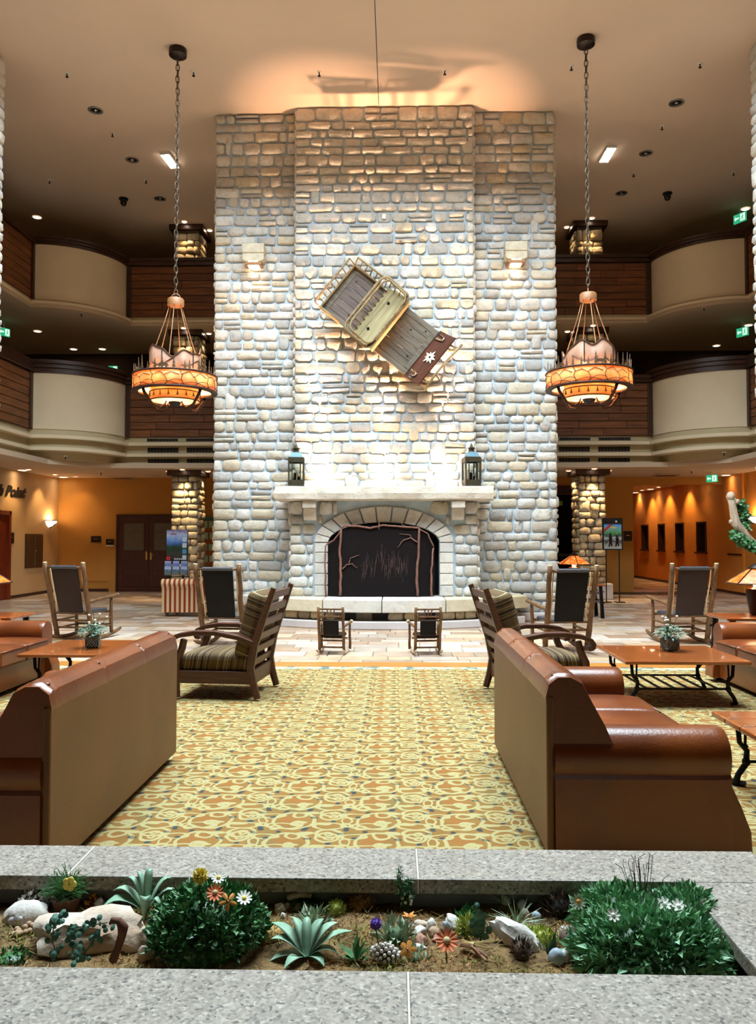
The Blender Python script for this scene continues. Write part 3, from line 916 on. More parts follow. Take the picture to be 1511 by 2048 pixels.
# white plinth
def wedge(r, a0, a1, n, back):
    pts = [harc(r, a0 + (a1 - a0) * i / n) for i in range(n + 1)]
    return pts + [(pts[-1][0], back), (pts[0][0], back)]
MB().prism(wedge(HR + .02 - .02, -AH * .97, AH * .97, 24, WY - .13), 0, .135).build('plinth', 'plinth_white', hearth, bevel=.015)
MB().prism(wedge(HR - .16, -AH * .95, AH * .95, 24, WY - .13), .135, .285).build('base', 'dark_mortar', hearth)
angs = [-AH, -AH * .62, -AH * .36, -.006, AH * .37, AH * .63, AH]
for a, b in zip(angs, angs[1:]):
    g = .0018
    MB().prism(wedge(HR, a + g, b - g, 8, WY - .13), .285, HZ).build('slab', 'hearth_stone', hearth, bevel=.012)
# short stones of the base and three dark vents
vents = [(-.19, -.135), (-.055, .03), (.21, .26)]
a = -AH * .93
while a < AH * .93:
    da = rng.uniform(.045, .085)
    mid = a + da / 2
    if not any(v0 - .02 < mid < v1 + .02 for v0, v1 in vents):
        w = (da - .007) * (HR - .16)
        me = stone_mesh(w, .125, rng.uniform(.03, .06), rng, 'pillar_stone')
        o = bpy.data.objects.new('stone', me); x, yv = harc(HR - .16, mid)
        o.location = (x, yv, .21); o.rotation_euler = (0, 0, mid); col.objects.link(o); o.parent = hearth
    a += da
for v0, v1 in vents:
    m_ = MB(); pts = [harc(HR - .15, v0), harc(HR - .15, v1), harc(HR - .3, v1), harc(HR - .3, v0)]
    m_.prism(pts, .15, .27).build('vent', 'dark_void', hearth)

# fire screen: three mesh panels framed with branches -----------------------------------------
scr = thing('fire_screen', 'black mesh fire screen framed with rusty iron branches', 'fire screen', (0, 0, 0))
def screen_mat():
    m, nt, b = _new('screen_mesh')
    co = coords(nt, 'Object')
    b.inputs['Base Color'].default_value = C(24, 18, 18)
    b.inputs['Roughness'].default_value = .8; b.inputs['Specular IOR Level'].default_value = .1
    t = tex(nt, 'Voronoi', 120, co)
    bump(nt, b, t.outputs['Distance'], .3, .01)
screen_mat()
def streak_mat():
    m, nt, b = _new('scratch_paint')
    co = coords(nt, 'Object', scale=(22, 1, 1.6))
    t = tex(nt, 'Noise', 2.0, co, detail=3)
    b.inputs['Roughness'].default_value = .8
    r = ramp(nt, [(.40, C(48, 30, 28)), (.56, C(84, 54, 48)), (.70, C(120, 90, 82))]); nt.links.new(t.outputs[0], r.inputs[0])
    nt.links.new(r.outputs[0], b.inputs['Base Color'])
streak_mat()
YS = SY - .14
zb = HZ + .012
def px(xp, yp, Y=YS):
    q = at(xp, yp, Y); return (q.x, Y, q.z)
cpanel = [px(683, 1192), px(683, 1062), px(700, 1053), px(736, 1051), px(767, 1051), px(800, 1051), px(826, 1055), px(834, 1062), px(836, 1192)]
MB().prism([(q[0], max(zb, q[2])) for q in cpanel], YS, YS + .008, 'xz').build('mesh_panel', 'screen_mesh', scr)
for pts_ in ([px(651, 1193), px(650, 1088), px(668, 1077), px(683, 1062), px(683, 1192)], [px(836, 1192), px(834, 1062), px(846, 1066), px(862, 1078), px(869, 1090), px(869, 1193)]):
    xs0 = min(q[0] for q in pts_); xs1 = max(q[0] for q in pts_); left_ = xs1 < 0
    m_ = MB(); nn = len(pts_)
    vs = []
    for dy in (0, .008):
        for q in pts_:
            t = (xs1 - q[0]) / (xs1 - xs0) if left_ else (q[0] - xs0) / (xs1 - xs0)
            vs.append((q[0], YS + dy + .10 * t, max(zb, q[2])))
    m_.add(vs, [tuple(range(nn)), tuple(range(nn, 2 * nn))[::-1]] + [(i, (i + 1) % nn, nn + (i + 1) % nn, nn + i) for i in range(nn)]).build('mesh_panel', 'screen_mesh', scr)
# scratches on the curtain behind the middle panel
sp = []
for i in range(70):
    xx = rng.uniform(722, 816); ln = rng.uniform(10, 40); yy = rng.uniform(1120, 1150) if abs(xx - 769) > 20 else rng.uniform(1105, 1145)
    m_ = MB(); x0, _, z0 = px(xx, yy + ln * .5); x1, _, z1 = px(xx + rng.uniform(-4, 6), yy - ln * .6)
    sp.append((x0, z0, x1, z1))
m_ = MB()
for (x0, z0, x1, z1) in sp:
    m_.bar((x0, YS - .003, z0), (x1, YS - .003, z1), .002 + rng.random() * .004, .002, up=(0, 1, 0))
o = m_.build('soot_scratches', 'scratch_paint', scr); o['kind'] = 'stuff'
def branch(ptsp, r0, r1, Y=YS - .02, jit=.008, n=7):
    ps = [Vector(px(a, b, Y)) for a, b in ptsp]
    # resample with a little wander
    out = []
    for i in range(len(ps) - 1):
        for k in range(4):
            q = ps[i].lerp(ps[i + 1], k / 4); out.append(q + Vector((rng.uniform(-jit, jit), rng.uniform(-jit, jit), rng.uniform(-jit, jit) * .6)))
    out.append(ps[-1])
    for q in out: q.z = max(q.z, zb + .005)
    mm = len(out)
    return MB().tube(out, [r0 + (r1 - r0) * i / (mm - 1) for i in range(mm)], n)
for name, pts_, r0, r1 in (('branch_post', [(680, 1192), (681, 1140), (679, 1100), (682, 1056)], .026, .02), ('branch_post', [(835, 1192), (833, 1150), (837, 1100), (838, 1056)], .026, .02),
                           ('branch_post', [(651, 1192), (650, 1140), (651, 1090)], .02, .014), ('branch_post', [(862, 1192), (862, 1140), (866, 1096)], .02, .014),
                           ('branch_rail', [(682, 1056), (690, 1051), (715, 1052), (740, 1056), (767, 1050), (800, 1053), (838, 1056)], .019, .016),
                           ('branch_rail', [(651, 1090), (668, 1080), (682, 1060)], .012, .012), ('branch_rail', [(838, 1058), (856, 1068), (867, 1094)], .012, .012),
                           ('twig', [(684, 1138), (692, 1130), (704, 1128), (714, 1136)], .012, .005), ('twig', [(697, 1129), (701, 1116), (718, 1110)], .009, .004),
                           ('twig', [(834, 1085), (822, 1076), (806, 1080), (795, 1095)], .013, .004), ('twig', [(822, 1076), (820, 1070), (798, 1068)], .008, .004),
                           ('twig', [(700, 1052), (714, 1048), (718, 1046)], .009, .003), ('twig', [(812, 1054), (803, 1048), (800, 1045)], .009, .003),
                           ('twig', [(758, 1052), (757, 1044), (759, 1042)], .011, .006), ('twig', [(757, 1050), (757, 1060)], .011, .006)):
    branch(pts_, r0, r1).build(name, 'twig', scr, smooth=True)

# ------------------------------------------------------------------ stone pillars
rng = random.Random(21)
def pillar(side, sn):
    cx, w, dp, y0 = side * 5.22, .64, .70, 20.0
    p_ = struct(MB().box(cx - w / 2, cx + w / 2, y0, y0 + dp, 0, CEIL).build('wall_pillar_%s' % sn, 'dark_mortar'))
    for (za, zb_) in ((.40, 3.16), (4.1, 6.8), (7.16, CEIL - .2)):
        lay(p_, courses(-w / 2 - .02, w / 2 + .02, za, zb_, rng, rh=(.14, .24), wd=(.16, .36)), rng, (cx, y0, 0), mat='pillar_stone', depth=(.03, .08), gap=.016, limit=120)
        if side < 0: lay(p_, courses(0, dp, za, zb_, rng, rh=(.14, .24), wd=(.2, .4)), rng, (cx + w / 2, y0, 0), PI / 2, mat='pillar_stone', depth=(.03, .08), gap=.016, limit=40)
        else: lay(p_, courses(0, dp, za, zb_, rng, rh=(.14, .24), wd=(.2, .4)), rng, (cx - w / 2, y0 + dp, 0), -PI / 2, mat='pillar_stone', depth=(.03, .08), gap=.016, limit=40)
    MB().box(cx - w / 2 - .10, cx + w / 2 + .16, y0 - .16, y0 + dp + .1, 0, .40).build('base', 'plinth_white', p_, bevel=.03)
    for zc in (3.30, 6.94, CEIL):
        MB().box(cx - w / 2 - .12, cx + w / 2 + .12, y0 - .14, y0 + dp + .12, zc - .14, zc - .002).build('collar', 'dark_wood', p_, bevel=.01)
        e = .02
for side, sn in ((-1, 'left'), (1, 'right')): pillar(side, sn)
# tall pale pillars at the two edges of the view
for side, sn, xi in ((-1, 'left', at(9, 300, 12.9).x - .04), (1, 'right', at(1501, 300, 12.9).x + .04)):
    xo = xi + side * .9
    x0, x1 = sorted((xi, xo))
    p_ = struct(MB().box(x0, x1, 12.0, 12.9, 0, CEIL).build('wall_front_pillar_%s' % sn, 'mortar'))
    lay(p_, courses(x0 - (0.03 if side > 0 else 0), x1 + (0.03 if side < 0 else 0), .05, CEIL - .02, rng, wd=(.22, .5)), rng, (0, 12.0, 0), mat='white_stone', limit=0)
    rects = courses(0, .9, .05, CEIL - .02, rng, wd=(.25, .5))
    if side < 0: lay(p_, rects, rng, (x1, 12.0, 0), PI / 2, mat='white_stone', limit=200)
    else: lay(p_, rects, rng, (x0, 12.9, 0), -PI / 2, mat='white_stone', limit=200)
# ------------------------------------------------------------------ sofas
def arc_pts(cx, cy, r, a0, a1, n):
    return [(cx + r * math.cos(R(a0 + (a1 - a0) * i / n)), cy + r * math.sin(R(a0 + (a1 - a0) * i / n))) for i in range(n + 1)]
def cushion(w, d, h, puff=.03, nx=8, ny=8):
    """a padded box cushion from (0,0,0) to (w,d,h) with crowned top and rounded edges"""
    m_ = MB(); nz = 3
    def P(u, v, k):
        # k: 0 bottom .. 1 top
        x, yv, z = u * w, v * d, k * h
        ex = min(u, 1 - u) * w; ey = min(v, 1 - v) * d
        z_ = z
        if k > .5: z_ = z + puff * (1 - (2 * u - 1) ** 4) * (1 - (2 * v - 1) ** 4)
        return (x, yv, z_)
    # top and bottom grids, bevel is added by a modifier
    for k in (0, 1):
        vs = [P(i / nx, j / ny, k) for j in range(ny + 1) for i in range(nx + 1)]
        fs = [(j * (nx + 1) + i, j * (nx + 1) + i + 1, (j + 1) * (nx + 1) + i + 1, (j + 1) * (nx + 1) + i) for j in range(ny) for i in range(nx)]
        m_.add(vs, fs if k else [f[::-1] for f in fs])
    top0 = (nx + 1) * (ny + 1)
    def idx(i, j, k): return k * top0 + j * (nx + 1) + i
    for i in range(nx):
        m_.f.append((idx(i, 0, 0), idx(i + 1, 0, 0), idx(i + 1, 0, 1), idx(i, 0, 1)))
        m_.f.append((idx(i + 1, ny, 0), idx(i, ny, 0), idx(i, ny, 1), idx(i + 1, ny, 1)))
    for j in range(ny):
        m_.f.append((idx(0, j + 1, 0), idx(0, j, 0), idx(0, j, 1), idx(0, j + 1, 1)))
        m_.f.append((idx(nx, j, 0), idx(nx, j + 1, 0), idx(nx, j + 1, 1), idx(nx, j, 1)))
    return m_
def sofa(label, loc, rotz, L=2.0):
    """local: x along the length 0..L, y=0 outside back, facing +y"""
    t = thing('leather_sofa', label, 'sofa', loc, rotz, group='brown leather sofas')
    AW = .25; D = .86
    H = .90
    # base box with slightly flared skirt at the front of the arms
    MB().box(.03, L - .03, .03, D + .02, .045, .30).build('base', 'sofa_leather', t, bevel=.02)
    MB().box(.012, L - .012, -.008, .03, .05, .80).build('back_panel', 'sofa_panel_bounce', t, bevel=.012)
    # back: padded, with rolled top and five tufts
    prof = [(.025, .30), (.0, .72), (-.01, .80), (.005, .865), (.05, .90), (.11, .90), (.165, .87), (.20, .80), (.27, .66), (.33, .52), (.345, .42), (.33, .30)]
    nseg = 96
    tufts = [L * k for k in (.045, .34, .655, .955)]
    vs = []; n = len(prof)
    for i in range(nseg + 1):
        x = .02 + (L - .04) * i / nseg
        pinch = sum(math.exp(-((x - q) / .012) ** 2) for q in tufts)
        e = min(x, L - x); endf = 1.0 if e > .05 else .975
        for (yy, zz) in prof:
            k = 1.0
            if zz > .78: zz = .30 + (zz - .30) * (endf) - .014 * pinch
            vs.append((x, yy, zz))
    fs = [(i * n + k, i * n + k + 1, (i + 1) * n + k + 1, (i + 1) * n + k) for i in range(nseg) for k in range(n - 1)]
    fs += [tuple(range(n)), tuple(nseg * n + k for k in reversed(range(n)))]
    MB().add(vs, fs).build('back', 'sofa_leather', t, auto=True)
    for q in tufts:
        MB().ball((q, .045, .885), .016, 8, 5, (1, 1, .5)).build('tuft_button', 'sofa_leather', t, smooth=True)
    # arms: rolled cylinder over an upright panel whose front sweeps out at the foot
    for sgn, x0 in ((1, 0.0), (-1, L)):
        r = .125
        cx, cz = .135, .50
        prof = [(.004, .05), (.004, .41)] + arc_pts(cx, cz, r + .012, 212, -20, 14) + [(.235, .44), (.235, .05)]
        m_ = MB(); pr = [(x0 + sgn * a, b) for a, b in prof]; nn = len(pr)
        stations = [(.03, 1.0), (.30, 1.0), (.60, 1.0), (D - .06, 1.0), (D - .015, .985), (D, .94)]
        vs = []
        for (yy, sc) in stations:
            for (a, b) in pr:
                ca = x0 + sgn * cx
                if b > .36: vs.append((ca + (a - ca) * sc, yy, cz + (b - cz) * sc))
                else: vs.append((a, yy, b))
        m = len(stations)
        fs = [(i * nn + k, i * nn + (k + 1) % nn, (i + 1) * nn + (k + 1) % nn, (i + 1) * nn + k) for i in range(m - 1) for k in range(nn)]
        fs += [tuple(range(nn)), tuple((m - 1) * nn + k for k in reversed(range(nn)))]
        arm = m_.add(vs, fs).build('arm', 'sofa_leather', t, auto=True)
        # piping round the scroll and a flared front foot panel
        MB().tube([(x0 + sgn * a, D - .012, b) for a, b in arc_pts(cx, cz, r * .985, 215, -20, 16)], .007, 6).build('piping', 'sofa_leather', arm, smooth=True)
        fp = [(D - .04, .05), (D + .10, .05), (D + .095, .16), (D + .05, .28), (D + .01, .37), (D - .02, .40), (D - .04, .40)]
        xa, xb = sorted((x0 + sgn * .022, x0 + sgn * .233))
        MB().prism(fp, xa, xb, 'yz').build('front_panel', 'sofa_leather', arm, bevel=.012)
    # seat cushions
    wc = (L - 2 * AW) / 3
    for k in range(3):
        o = cushion(wc - .006, .60, .17, .025).build('seat_cushion', 'sofa_leather', t, (AW + k * wc + .003, .34, .29), auto=True, bevel=.03, seg=3)
        MB().tube([(.01, .605, .16), (wc - .016, .605, .16)], .006, 6).build('piping', 'sofa_leather', o, smooth=True)
    for x in (.08, L - .08):
        for yy in (.08, D - .02):
            MB().box(x - .035, x + .035, yy - .035, yy + .035, 0.006, .05).build('foot', 'dark_wood', t)
    return t
sofa('brown leather sofa at right foreground seen from its back corner', (.93, 5.74, 0), -PI / 2, 2.0)
sofa('brown leather sofa at left foreground, its back panel facing us', (-1.335, 3.45, 0), PI / 2, 2.05)
sofa('brown leather sofa at far right facing the coffee table', (4.56, 6.62, 0), PI / 2, 2.1)
sofa('brown leather sofa at far left behind the coffee table', (-4.50, 8.72, 0), -PI / 2, 2.1)

# ------------------------------------------------------------------ armchairs with ladder backs
def plaid():
    m, nt, b = _new('plaid')
    co = coords(nt, 'Object')
    sx = nt.nodes.new('ShaderNodeSeparateXYZ'); nt.links.new(co, sx.inputs[0])
    t = tex(nt, 'Noise', 30, None, detail=3, noise_dimensions='1D'); nt.links.new(mth(nt, 'ADD', sx.outputs[0], mth(nt, 'MULTIPLY', sx.outputs[2], .15)), t.inputs['W'])
    r = ramp(nt, [(.30, C(36, 25, 15)), (.42, C(84, 60, 30)), (.5, C(110, 86, 48)), (.55, C(56, 40, 22)), (.64, C(170, 156, 118)), (.70, C(78, 52, 28))])
    nt.links.new(t.outputs[0], r.inputs[0])
    t2 = tex(nt, 'Noise', 40, None, detail=1, noise_dimensions='1D'); nt.links.new(sx.outputs[1], t2.inputs['W'])
    r2 = ramp(nt, [(.40, (.75, .7, .62, 1)), (.6, (1.05, 1.02, 1, 1))]); nt.links.new(t2.outputs[0], r2.inputs[0])
    nt.links.new(mixc(nt, .8, r.outputs[0], r2.outputs[0], 'MULTIPLY'), b.inputs['Base Color'])
    b.inputs['Roughness'].default_value = .9
    f = tex(nt, 'Noise', 200, co); bump(nt, b, f.outputs[0], .2, .01)
plaid()
def armchair(label, loc, rotz):
    """local: facing +x; the back leans to -x; width along y"""
    t = thing('wooden_armchair', label, 'armchair', loc, rotz, group='plaid armchairs')
    W = .36
    for s in (-1, 1):
        yy = s * W
        # raked back post with curved foot
        MB().tube([(-.43, yy, .006), (-.385, yy, .16), (-.36, yy, .30), (-.40, yy, .52), (-.50, yy, .82), (-.585, yy, 1.06)], [.034, .038, .042, .042, .036, .028], 6).build('back_post', 'chair_wood', t, auto=True)
        # front leg curving up to the arm
        MB().tube([(.37, yy, .006), (.38, yy, .20), (.37, yy, .36), (.32, yy, .47), (.30, yy, .56)], [.034, .036, .04, .036, .034], 6).build('front_leg', 'chair_wood', t, auto=True)
        # broad bowed arm with a scroll end
        pts = [(-.43, .515), (-.25, .585), (-.02, .625), (.18, .625), (.34, .60), (.42, .565), (.445, .53), (.43, .495), (.39, .49)]
        arm = MB(); n = len(pts)
        vs = []
        for i, (a, z) in enumerate(pts):
            w = .052 if i > 0 else .03
            p0 = pts[max(i - 1, 0)]; p1 = pts[min(i + 1, n - 1)]
            tx, tz = p1[0] - p0[0], p1[1] - p0[1]; l = math.hypot(tx, tz); nx_, nz_ = -tz / l, tx / l
            h = .022
            for (du, dv) in ((-w, -h), (w, -h), (w, h), (-w, h)):
                vs.append((a + nx_ * dv, yy + du, z + nz_ * dv))
        fs = [(i * 4 + k, i * 4 + (k + 1) % 4, (i + 1) * 4 + (k + 1) % 4, (i + 1) * 4 + k) for i in range(n - 1) for k in range(4)] + [(0, 1, 2, 3), tuple((n - 1) * 4 + k for k in (3, 2, 1, 0))]
        arm.add(vs, fs).build('armrest', 'chair_wood', t, bevel=.008)
        MB().bar((-.38, yy, .20), (.38, yy, .20), .03, .12).build('side_rail', 'chair_wood', t, bevel=.006)
    MB().bar((.37, -W, .20), (.37, W, .20), .03, .12).build('front_rail', 'chair_wood', t, bevel=.006)
    MB().bar((-.37, -W, .20), (-.37, W, .20), .03, .14).build('rear_rail', 'chair_wood', t, bevel=.006)
    MB().box(-.36, .36, -W, W, .215, .235).build('seat_board', 'dark_wood', t)
    for k in range(6):
        z = .34 + k * .13
        x = -.355 - .23 * max(0, (z - .30)) / .76
        MB().bar((x, -W, z), (x, W, z), .025, .075, up=(-.28, 0, 1)).build('slat', 'chair_wood', t, bevel=.005)
    o = cushion(.70, .64, .17, .03).build('seat_cushion', 'plaid', t, (-.33, -.32, .235), auto=True, bevel=.045, seg=3)
    o = cushion(.64, .64, .17, .04).build('back_cushion', 'plaid', t, (-.165, -.32, .41), rot=(0, -R(104), 0), auto=True, bevel=.05, seg=3)
    return t
armchair('plaid cushioned ladder-back wooden armchair left of the carpet centre', (-1.50, 7.86, .012), PI - .10)
armchair('plaid cushioned ladder-back wooden armchair partly hidden behind the right sofa', (1.60, 7.80, .012), .10)

# ------------------------------------------------------------------ log rocking chairs
def wob(p, q, n, r0, r1, j, rg):
    p, q = Vector(p), Vector(q); pts = []; rr = []
    for i in range(n + 1):
        k = i / n
        pts.append(p.lerp(q, k) + Vector((rg.uniform(-j, j), rg.uniform(-j, j), 0)) * (1 if 0 < i < n else 0))
        rr.append((r0 + (r1 - r0) * k) * rg.uniform(.93, 1.07))
    return MB().tube(pts, rr, 8)
plain('log_end', C(226, 196, 150), .7)
def rocking_chair(label, loc, rotz, seed, back_mat, seat_mat):
    """local: facing +y"""
    rg = random.Random(seed)
    t = thing('rocking_chair', label, 'rocking chair', loc, rotz, group='log rocking chairs')
    W = .29; J = .008
    BX = lambda z: -.24 - .26 * max(0, z - .10)      # back post lean
    for s in (-1, 1):
        o = wob((s * (W + .005), BX(.0) , .07), (s * (W + .03), BX(1.18), 1.18), 9, .040, .034, J, rg).build('back_post', 'log_wood', t, smooth=True)
        MB().lathe([(.031, 0), (.028, .014)], 8, (s * (W + .03), BX(1.18), 1.18)).build('post_end', 'log_end', o)
        wob((s * (W + .02), .27, .06), (s * (W + .02), .25, .62), 5, .028, .026, J, rg).build('front_post', 'log_wood', t, smooth=True)
        o = wob((s * (W + .03), BX(.60), .595), (s * (W + .05), .37, .655), 6, .026, .028, J, rg).build('armrest', 'log_wood', t, smooth=True)
        MB().ball((s * (W + .05), .37, .655), .028, 8, 6).build('arm_end', 'log_end', o, smooth=True)
        # rocker
        pts = [(s * (W + .01), -.58 + 1.12 * k / 10, .034 + .35 * ((k / 10 - .52) ** 2)) for k in range(11)]
        MB().tube(pts, [.014] + [.03] * 9 + [.02], 8).build('rocker', 'log_wood', t, smooth=True)
        for z in (.18, .30):
            wob((s * W, BX(z), z), (s * (W + .02), .26, z + .01), 3, .016, .015, .004, rg).build('side_rung', 'log_wood', t, smooth=True)
        # slim inner rods beside the leather
        wob((s * (W - .045), BX(.44) + .02, .44), (s * (W - .025), BX(1.11) + .02, 1.11), 4, .011, .011, .003, rg).build('back_rod', 'log_end', t, smooth=True)
    for z, yb in ((.20, None), (.31, None), (.42, None), (1.115, None)):
        wob((-W, BX(z), z), (W, BX(z), z), 4, .017, .017, .004, rg).build('rung', 'log_wood', t, smooth=True)
    wob((-W, .26, .40), (W, .26, .40), 4, .018, .018, .004, rg).build('rung', 'log_wood', t, smooth=True)
    wob((-W, .26, .20), (W, .26, .20), 4, .016, .016, .004, rg).build('rung', 'log_wood', t, smooth=True)
    # leather back wrapped over the top rung
    m_ = MB(); vs = []; n = 14
    for i in range(n + 1):
        z = .425 + (1.125 - .425) * i / n; sag = .035 * math.sin(PI * i / n)
        w = .20 + .02 * i / n
        for x in (-w, -w / 2, 0, w / 2, w):
            vs.append((x, BX(z) - .012 - sag * (1 - (x / w) ** 2) * .6, z + (.012 if i == n else 0)))
        for x in (w, w / 2, 0, -w / 2, -w):
            vs.append((x, BX(z) + .014 - sag * (1 - (x / w) ** 2) * .6, z + (.012 if i == n else 0)))
    k = 10
    fs = [(i * k + a, i * k + (a + 1) % k, (i + 1) * k + (a + 1) % k, (i + 1) * k + a) for i in range(n) for a in range(k)] + [tuple(range(k)), tuple(n * k + a for a in reversed(range(k)))]
    m_.add(vs, fs).build('leather_back', back_mat, t, auto=True)
    MB().tube([(-.215, BX(1.12), 1.118), (.215, BX(1.12), 1.118)], .028, 10).build('top_roll', 'slate_leather', t, auto=True)
    cushion(.50, .52, .05, .012).build('seat', seat_mat, t, (-.25, -.27, .405), auto=True, bevel=.02, seg=3)
    return t
def place_rocker(pxl, py, z, label, rz, seed, bm, sm):
    q = fl(pxl, py, 0)
    return rocking_chair(label, (q.x, q.y, .006), rz, seed, bm, sm)
q1 = fl(456, 1291)
rocking_chair('log rocking chair with black leather back left of the fireplace', (q1.x, 11.35, 0), R(-8), 1, 'black_leather', 'slate_leather')
rocking_chair('log rocking chair with black leather back right of the fireplace', (at(1116, 1290, 11.0).x, 10.9, 0), R(9), 2, 'black_leather', 'slate_leather')
rocking_chair('log rocking chair with worn brown leather back at far left', (at(162, 1290, 11.9).x, 12.0, 0), R(-12), 3, 'brown_leather', 'slate_leather')
rocking_chair('log rocking chair with grey-brown leather back at far right', (at(1367, 1290, 11.6).x, 11.75, 0), R(3), 4, 'brown_leather', 'slate_leather')

def child_rocker(label, loc, rotz, seed):
    rg = random.Random(seed)
    t = thing('child_rocking_chair', label, 'rocking chair', loc, rotz, group='small rocking chairs')
    W = .165; BX = lambda z: -.13 - .16 * z
    for s in (-1, 1):
        o = wob((s * W, BX(.04), .03), (s * W, BX(.64), .64), 6, .021, .018, .004, rg).build('back_post', 'log_wood', t, smooth=True)
        MB().lathe([(.016, 0), (.013, .01)], 8, (s * W, BX(.64), .64)).build('post_end', 'log_end', o)
        wob((s * (W + .03), .16, .04), (s * (W + .03), .15, .38), 4, .018, .016, .004, rg).build('front_post', 'log_wood', t, smooth=True)
        o = wob((s * W, BX(.38), .37), (s * (W + .045), .20, .41), 4, .016, .018, .003, rg).build('armrest', 'log_wood', t, smooth=True)
        MB().ball((s * (W + .045), .20, .41), .024, 8, 6).build('arm_end', 'log_end', o, smooth=True)
        MB().tube([(s * (W + .008), -.30 + .58 * k / 8, .022 + .5 * ((k / 8 - .5) ** 2) * .5) for k in range(9)], [.008] + [.017] * 7 + [.012], 7).build('rocker', 'drift_wood', t, smooth=True)
    for z in (.10, .19, .27, .46, .51, .61):
        wob((-W, BX(z), z), (W, BX(z), z), 3, .012, .012, .003, rg).build('rung', 'log_wood', t, smooth=True)
    wob((-W, .15, .19), (W, .15, .19), 3, .012, .012, .003, rg).build('rung', 'log_wood', t, smooth=True)
    for x0, x1 in ((-.05, -.03), (0, 0), (.05, .03)):
        MB().tube([(x1, BX(.52), .52), (x0, BX(.60), .60)], .008, 6).build('spindle', 'twig', t, smooth=True)
    MB().box(-.105, .105, -.012, .012, 0, .20).build('leather_back', 'black_leather', t, (0, BX(.36) - .005, .265), rot=(R(9), 0, 0), bevel=.008)
    cushion(.31, .28, .045, .01).build('seat', 'black_leather', t, (-.155, -.15, .225), auto=True, bevel=.015, seg=2)
    return t
qa, qb = fl(666, 1308), fl(851, 1308)
child_rocker('small log rocking chair for children, left of the pair before the hearth', (qa.x, 10.55, 0), R(-6), 8)
child_rocker('small log rocking chair for children, right of the pair before the hearth', (qb.x, 10.55, 0), R(7), 9)

# ------------------------------------------------------------------ coffee tables on forged legs
def coffee_table(label, loc, W=1.14, D=1.05, H=.43, planks=False):
    t = thing('coffee_table', label, 'table', loc, 0, group='coffee tables')
    c = .02
    def top(x0, x1, y0, y1):
        return MB().box(x0, x1, y0, y1, H - .035, H)
    if planks:
        n = 5
        for k in range(n):
            y0 = -D / 2 + D * k / n
            box_obj('table_board', 'table_wood', -W / 2, W / 2, y0 + .002, y0 + D / n - .002, H - .035, H, t, bevel=.008)
        for k in range(1, n):
            for s in (-1, 1):
                y0 = -D / 2 + D * k / n
                MB().box(s * (W / 2 - .055) - .03, s * (W / 2 - .055) + .03, y0 - .006, y0 + .006, H - .02, H + .003).build('clasp', 'steel', t, bevel=.002)
    else:
        top(-W / 2, W / 2, -D / 2, D / 2).build('table_top', 'table_wood', t, bevel=.012)
    for sx in (-1, 1):
        for sy in (-1, 1):
            x0, y0 = sx * (W / 2 - .10), sy * (D / 2 - .16)
            leg = MB()
            leg.tube([(x0, y0, H - .03), (x0 - sx * .01, y0, H - .16), (x0 - sx * .055, y0, .22), (x0 - sx * .05, y0, .14), (x0 + sx * .0, y0, .07), (x0 + sx * .02, y0, .012)], [.016, .016, .018, .02, .018, .022], 7)
            lg = leg.build('leg', 'iron', t, smooth=True)
            MB().tube([(x0 - sx * .05, y0, H - .04), (x0 - sx * .045, y0, H - .17), (x0 - sx * .06, y0, .24)], .009, 6).build('brace', 'iron', lg, smooth=True)
            MB().ball((x0 - sx * .05, y0, .15), .028, 8, 5).build('collar', 'iron', lg, smooth=True)
            MB().tube([(x0 - sx * .03, y0 - .03, .02), (x0 + sx * .03, y0 + .03, .02)], .018, 6).build('foot', 'iron', lg)
    for sy in (-1, 1):
        y0 = sy * (D / 2 - .16)
        MB().tube([(-W / 2 + .15, y0, .15), (W / 2 - .15, y0, .15)], .010, 6).build('stretcher', 'iron', t, smooth=True)
    for k in range(6):
        x = -W / 2 + .24 + (W - .48) * k / 5
        MB().bar((x, -D / 2 + .16, .15), (x, D / 2 - .16, .15), .028, .010).build('rung', 'iron', t)
    return t
coffee_table('wooden coffee table with forged iron legs and flower pot at right', (2.87, 7.72, 0))
coffee_table('wooden coffee table with forged iron legs behind the left sofa', (-2.88, 8.02, 0))
coffee_table('boarded coffee table with steel clasps at the right edge', (2.82, 4.62, 0), planks=True)

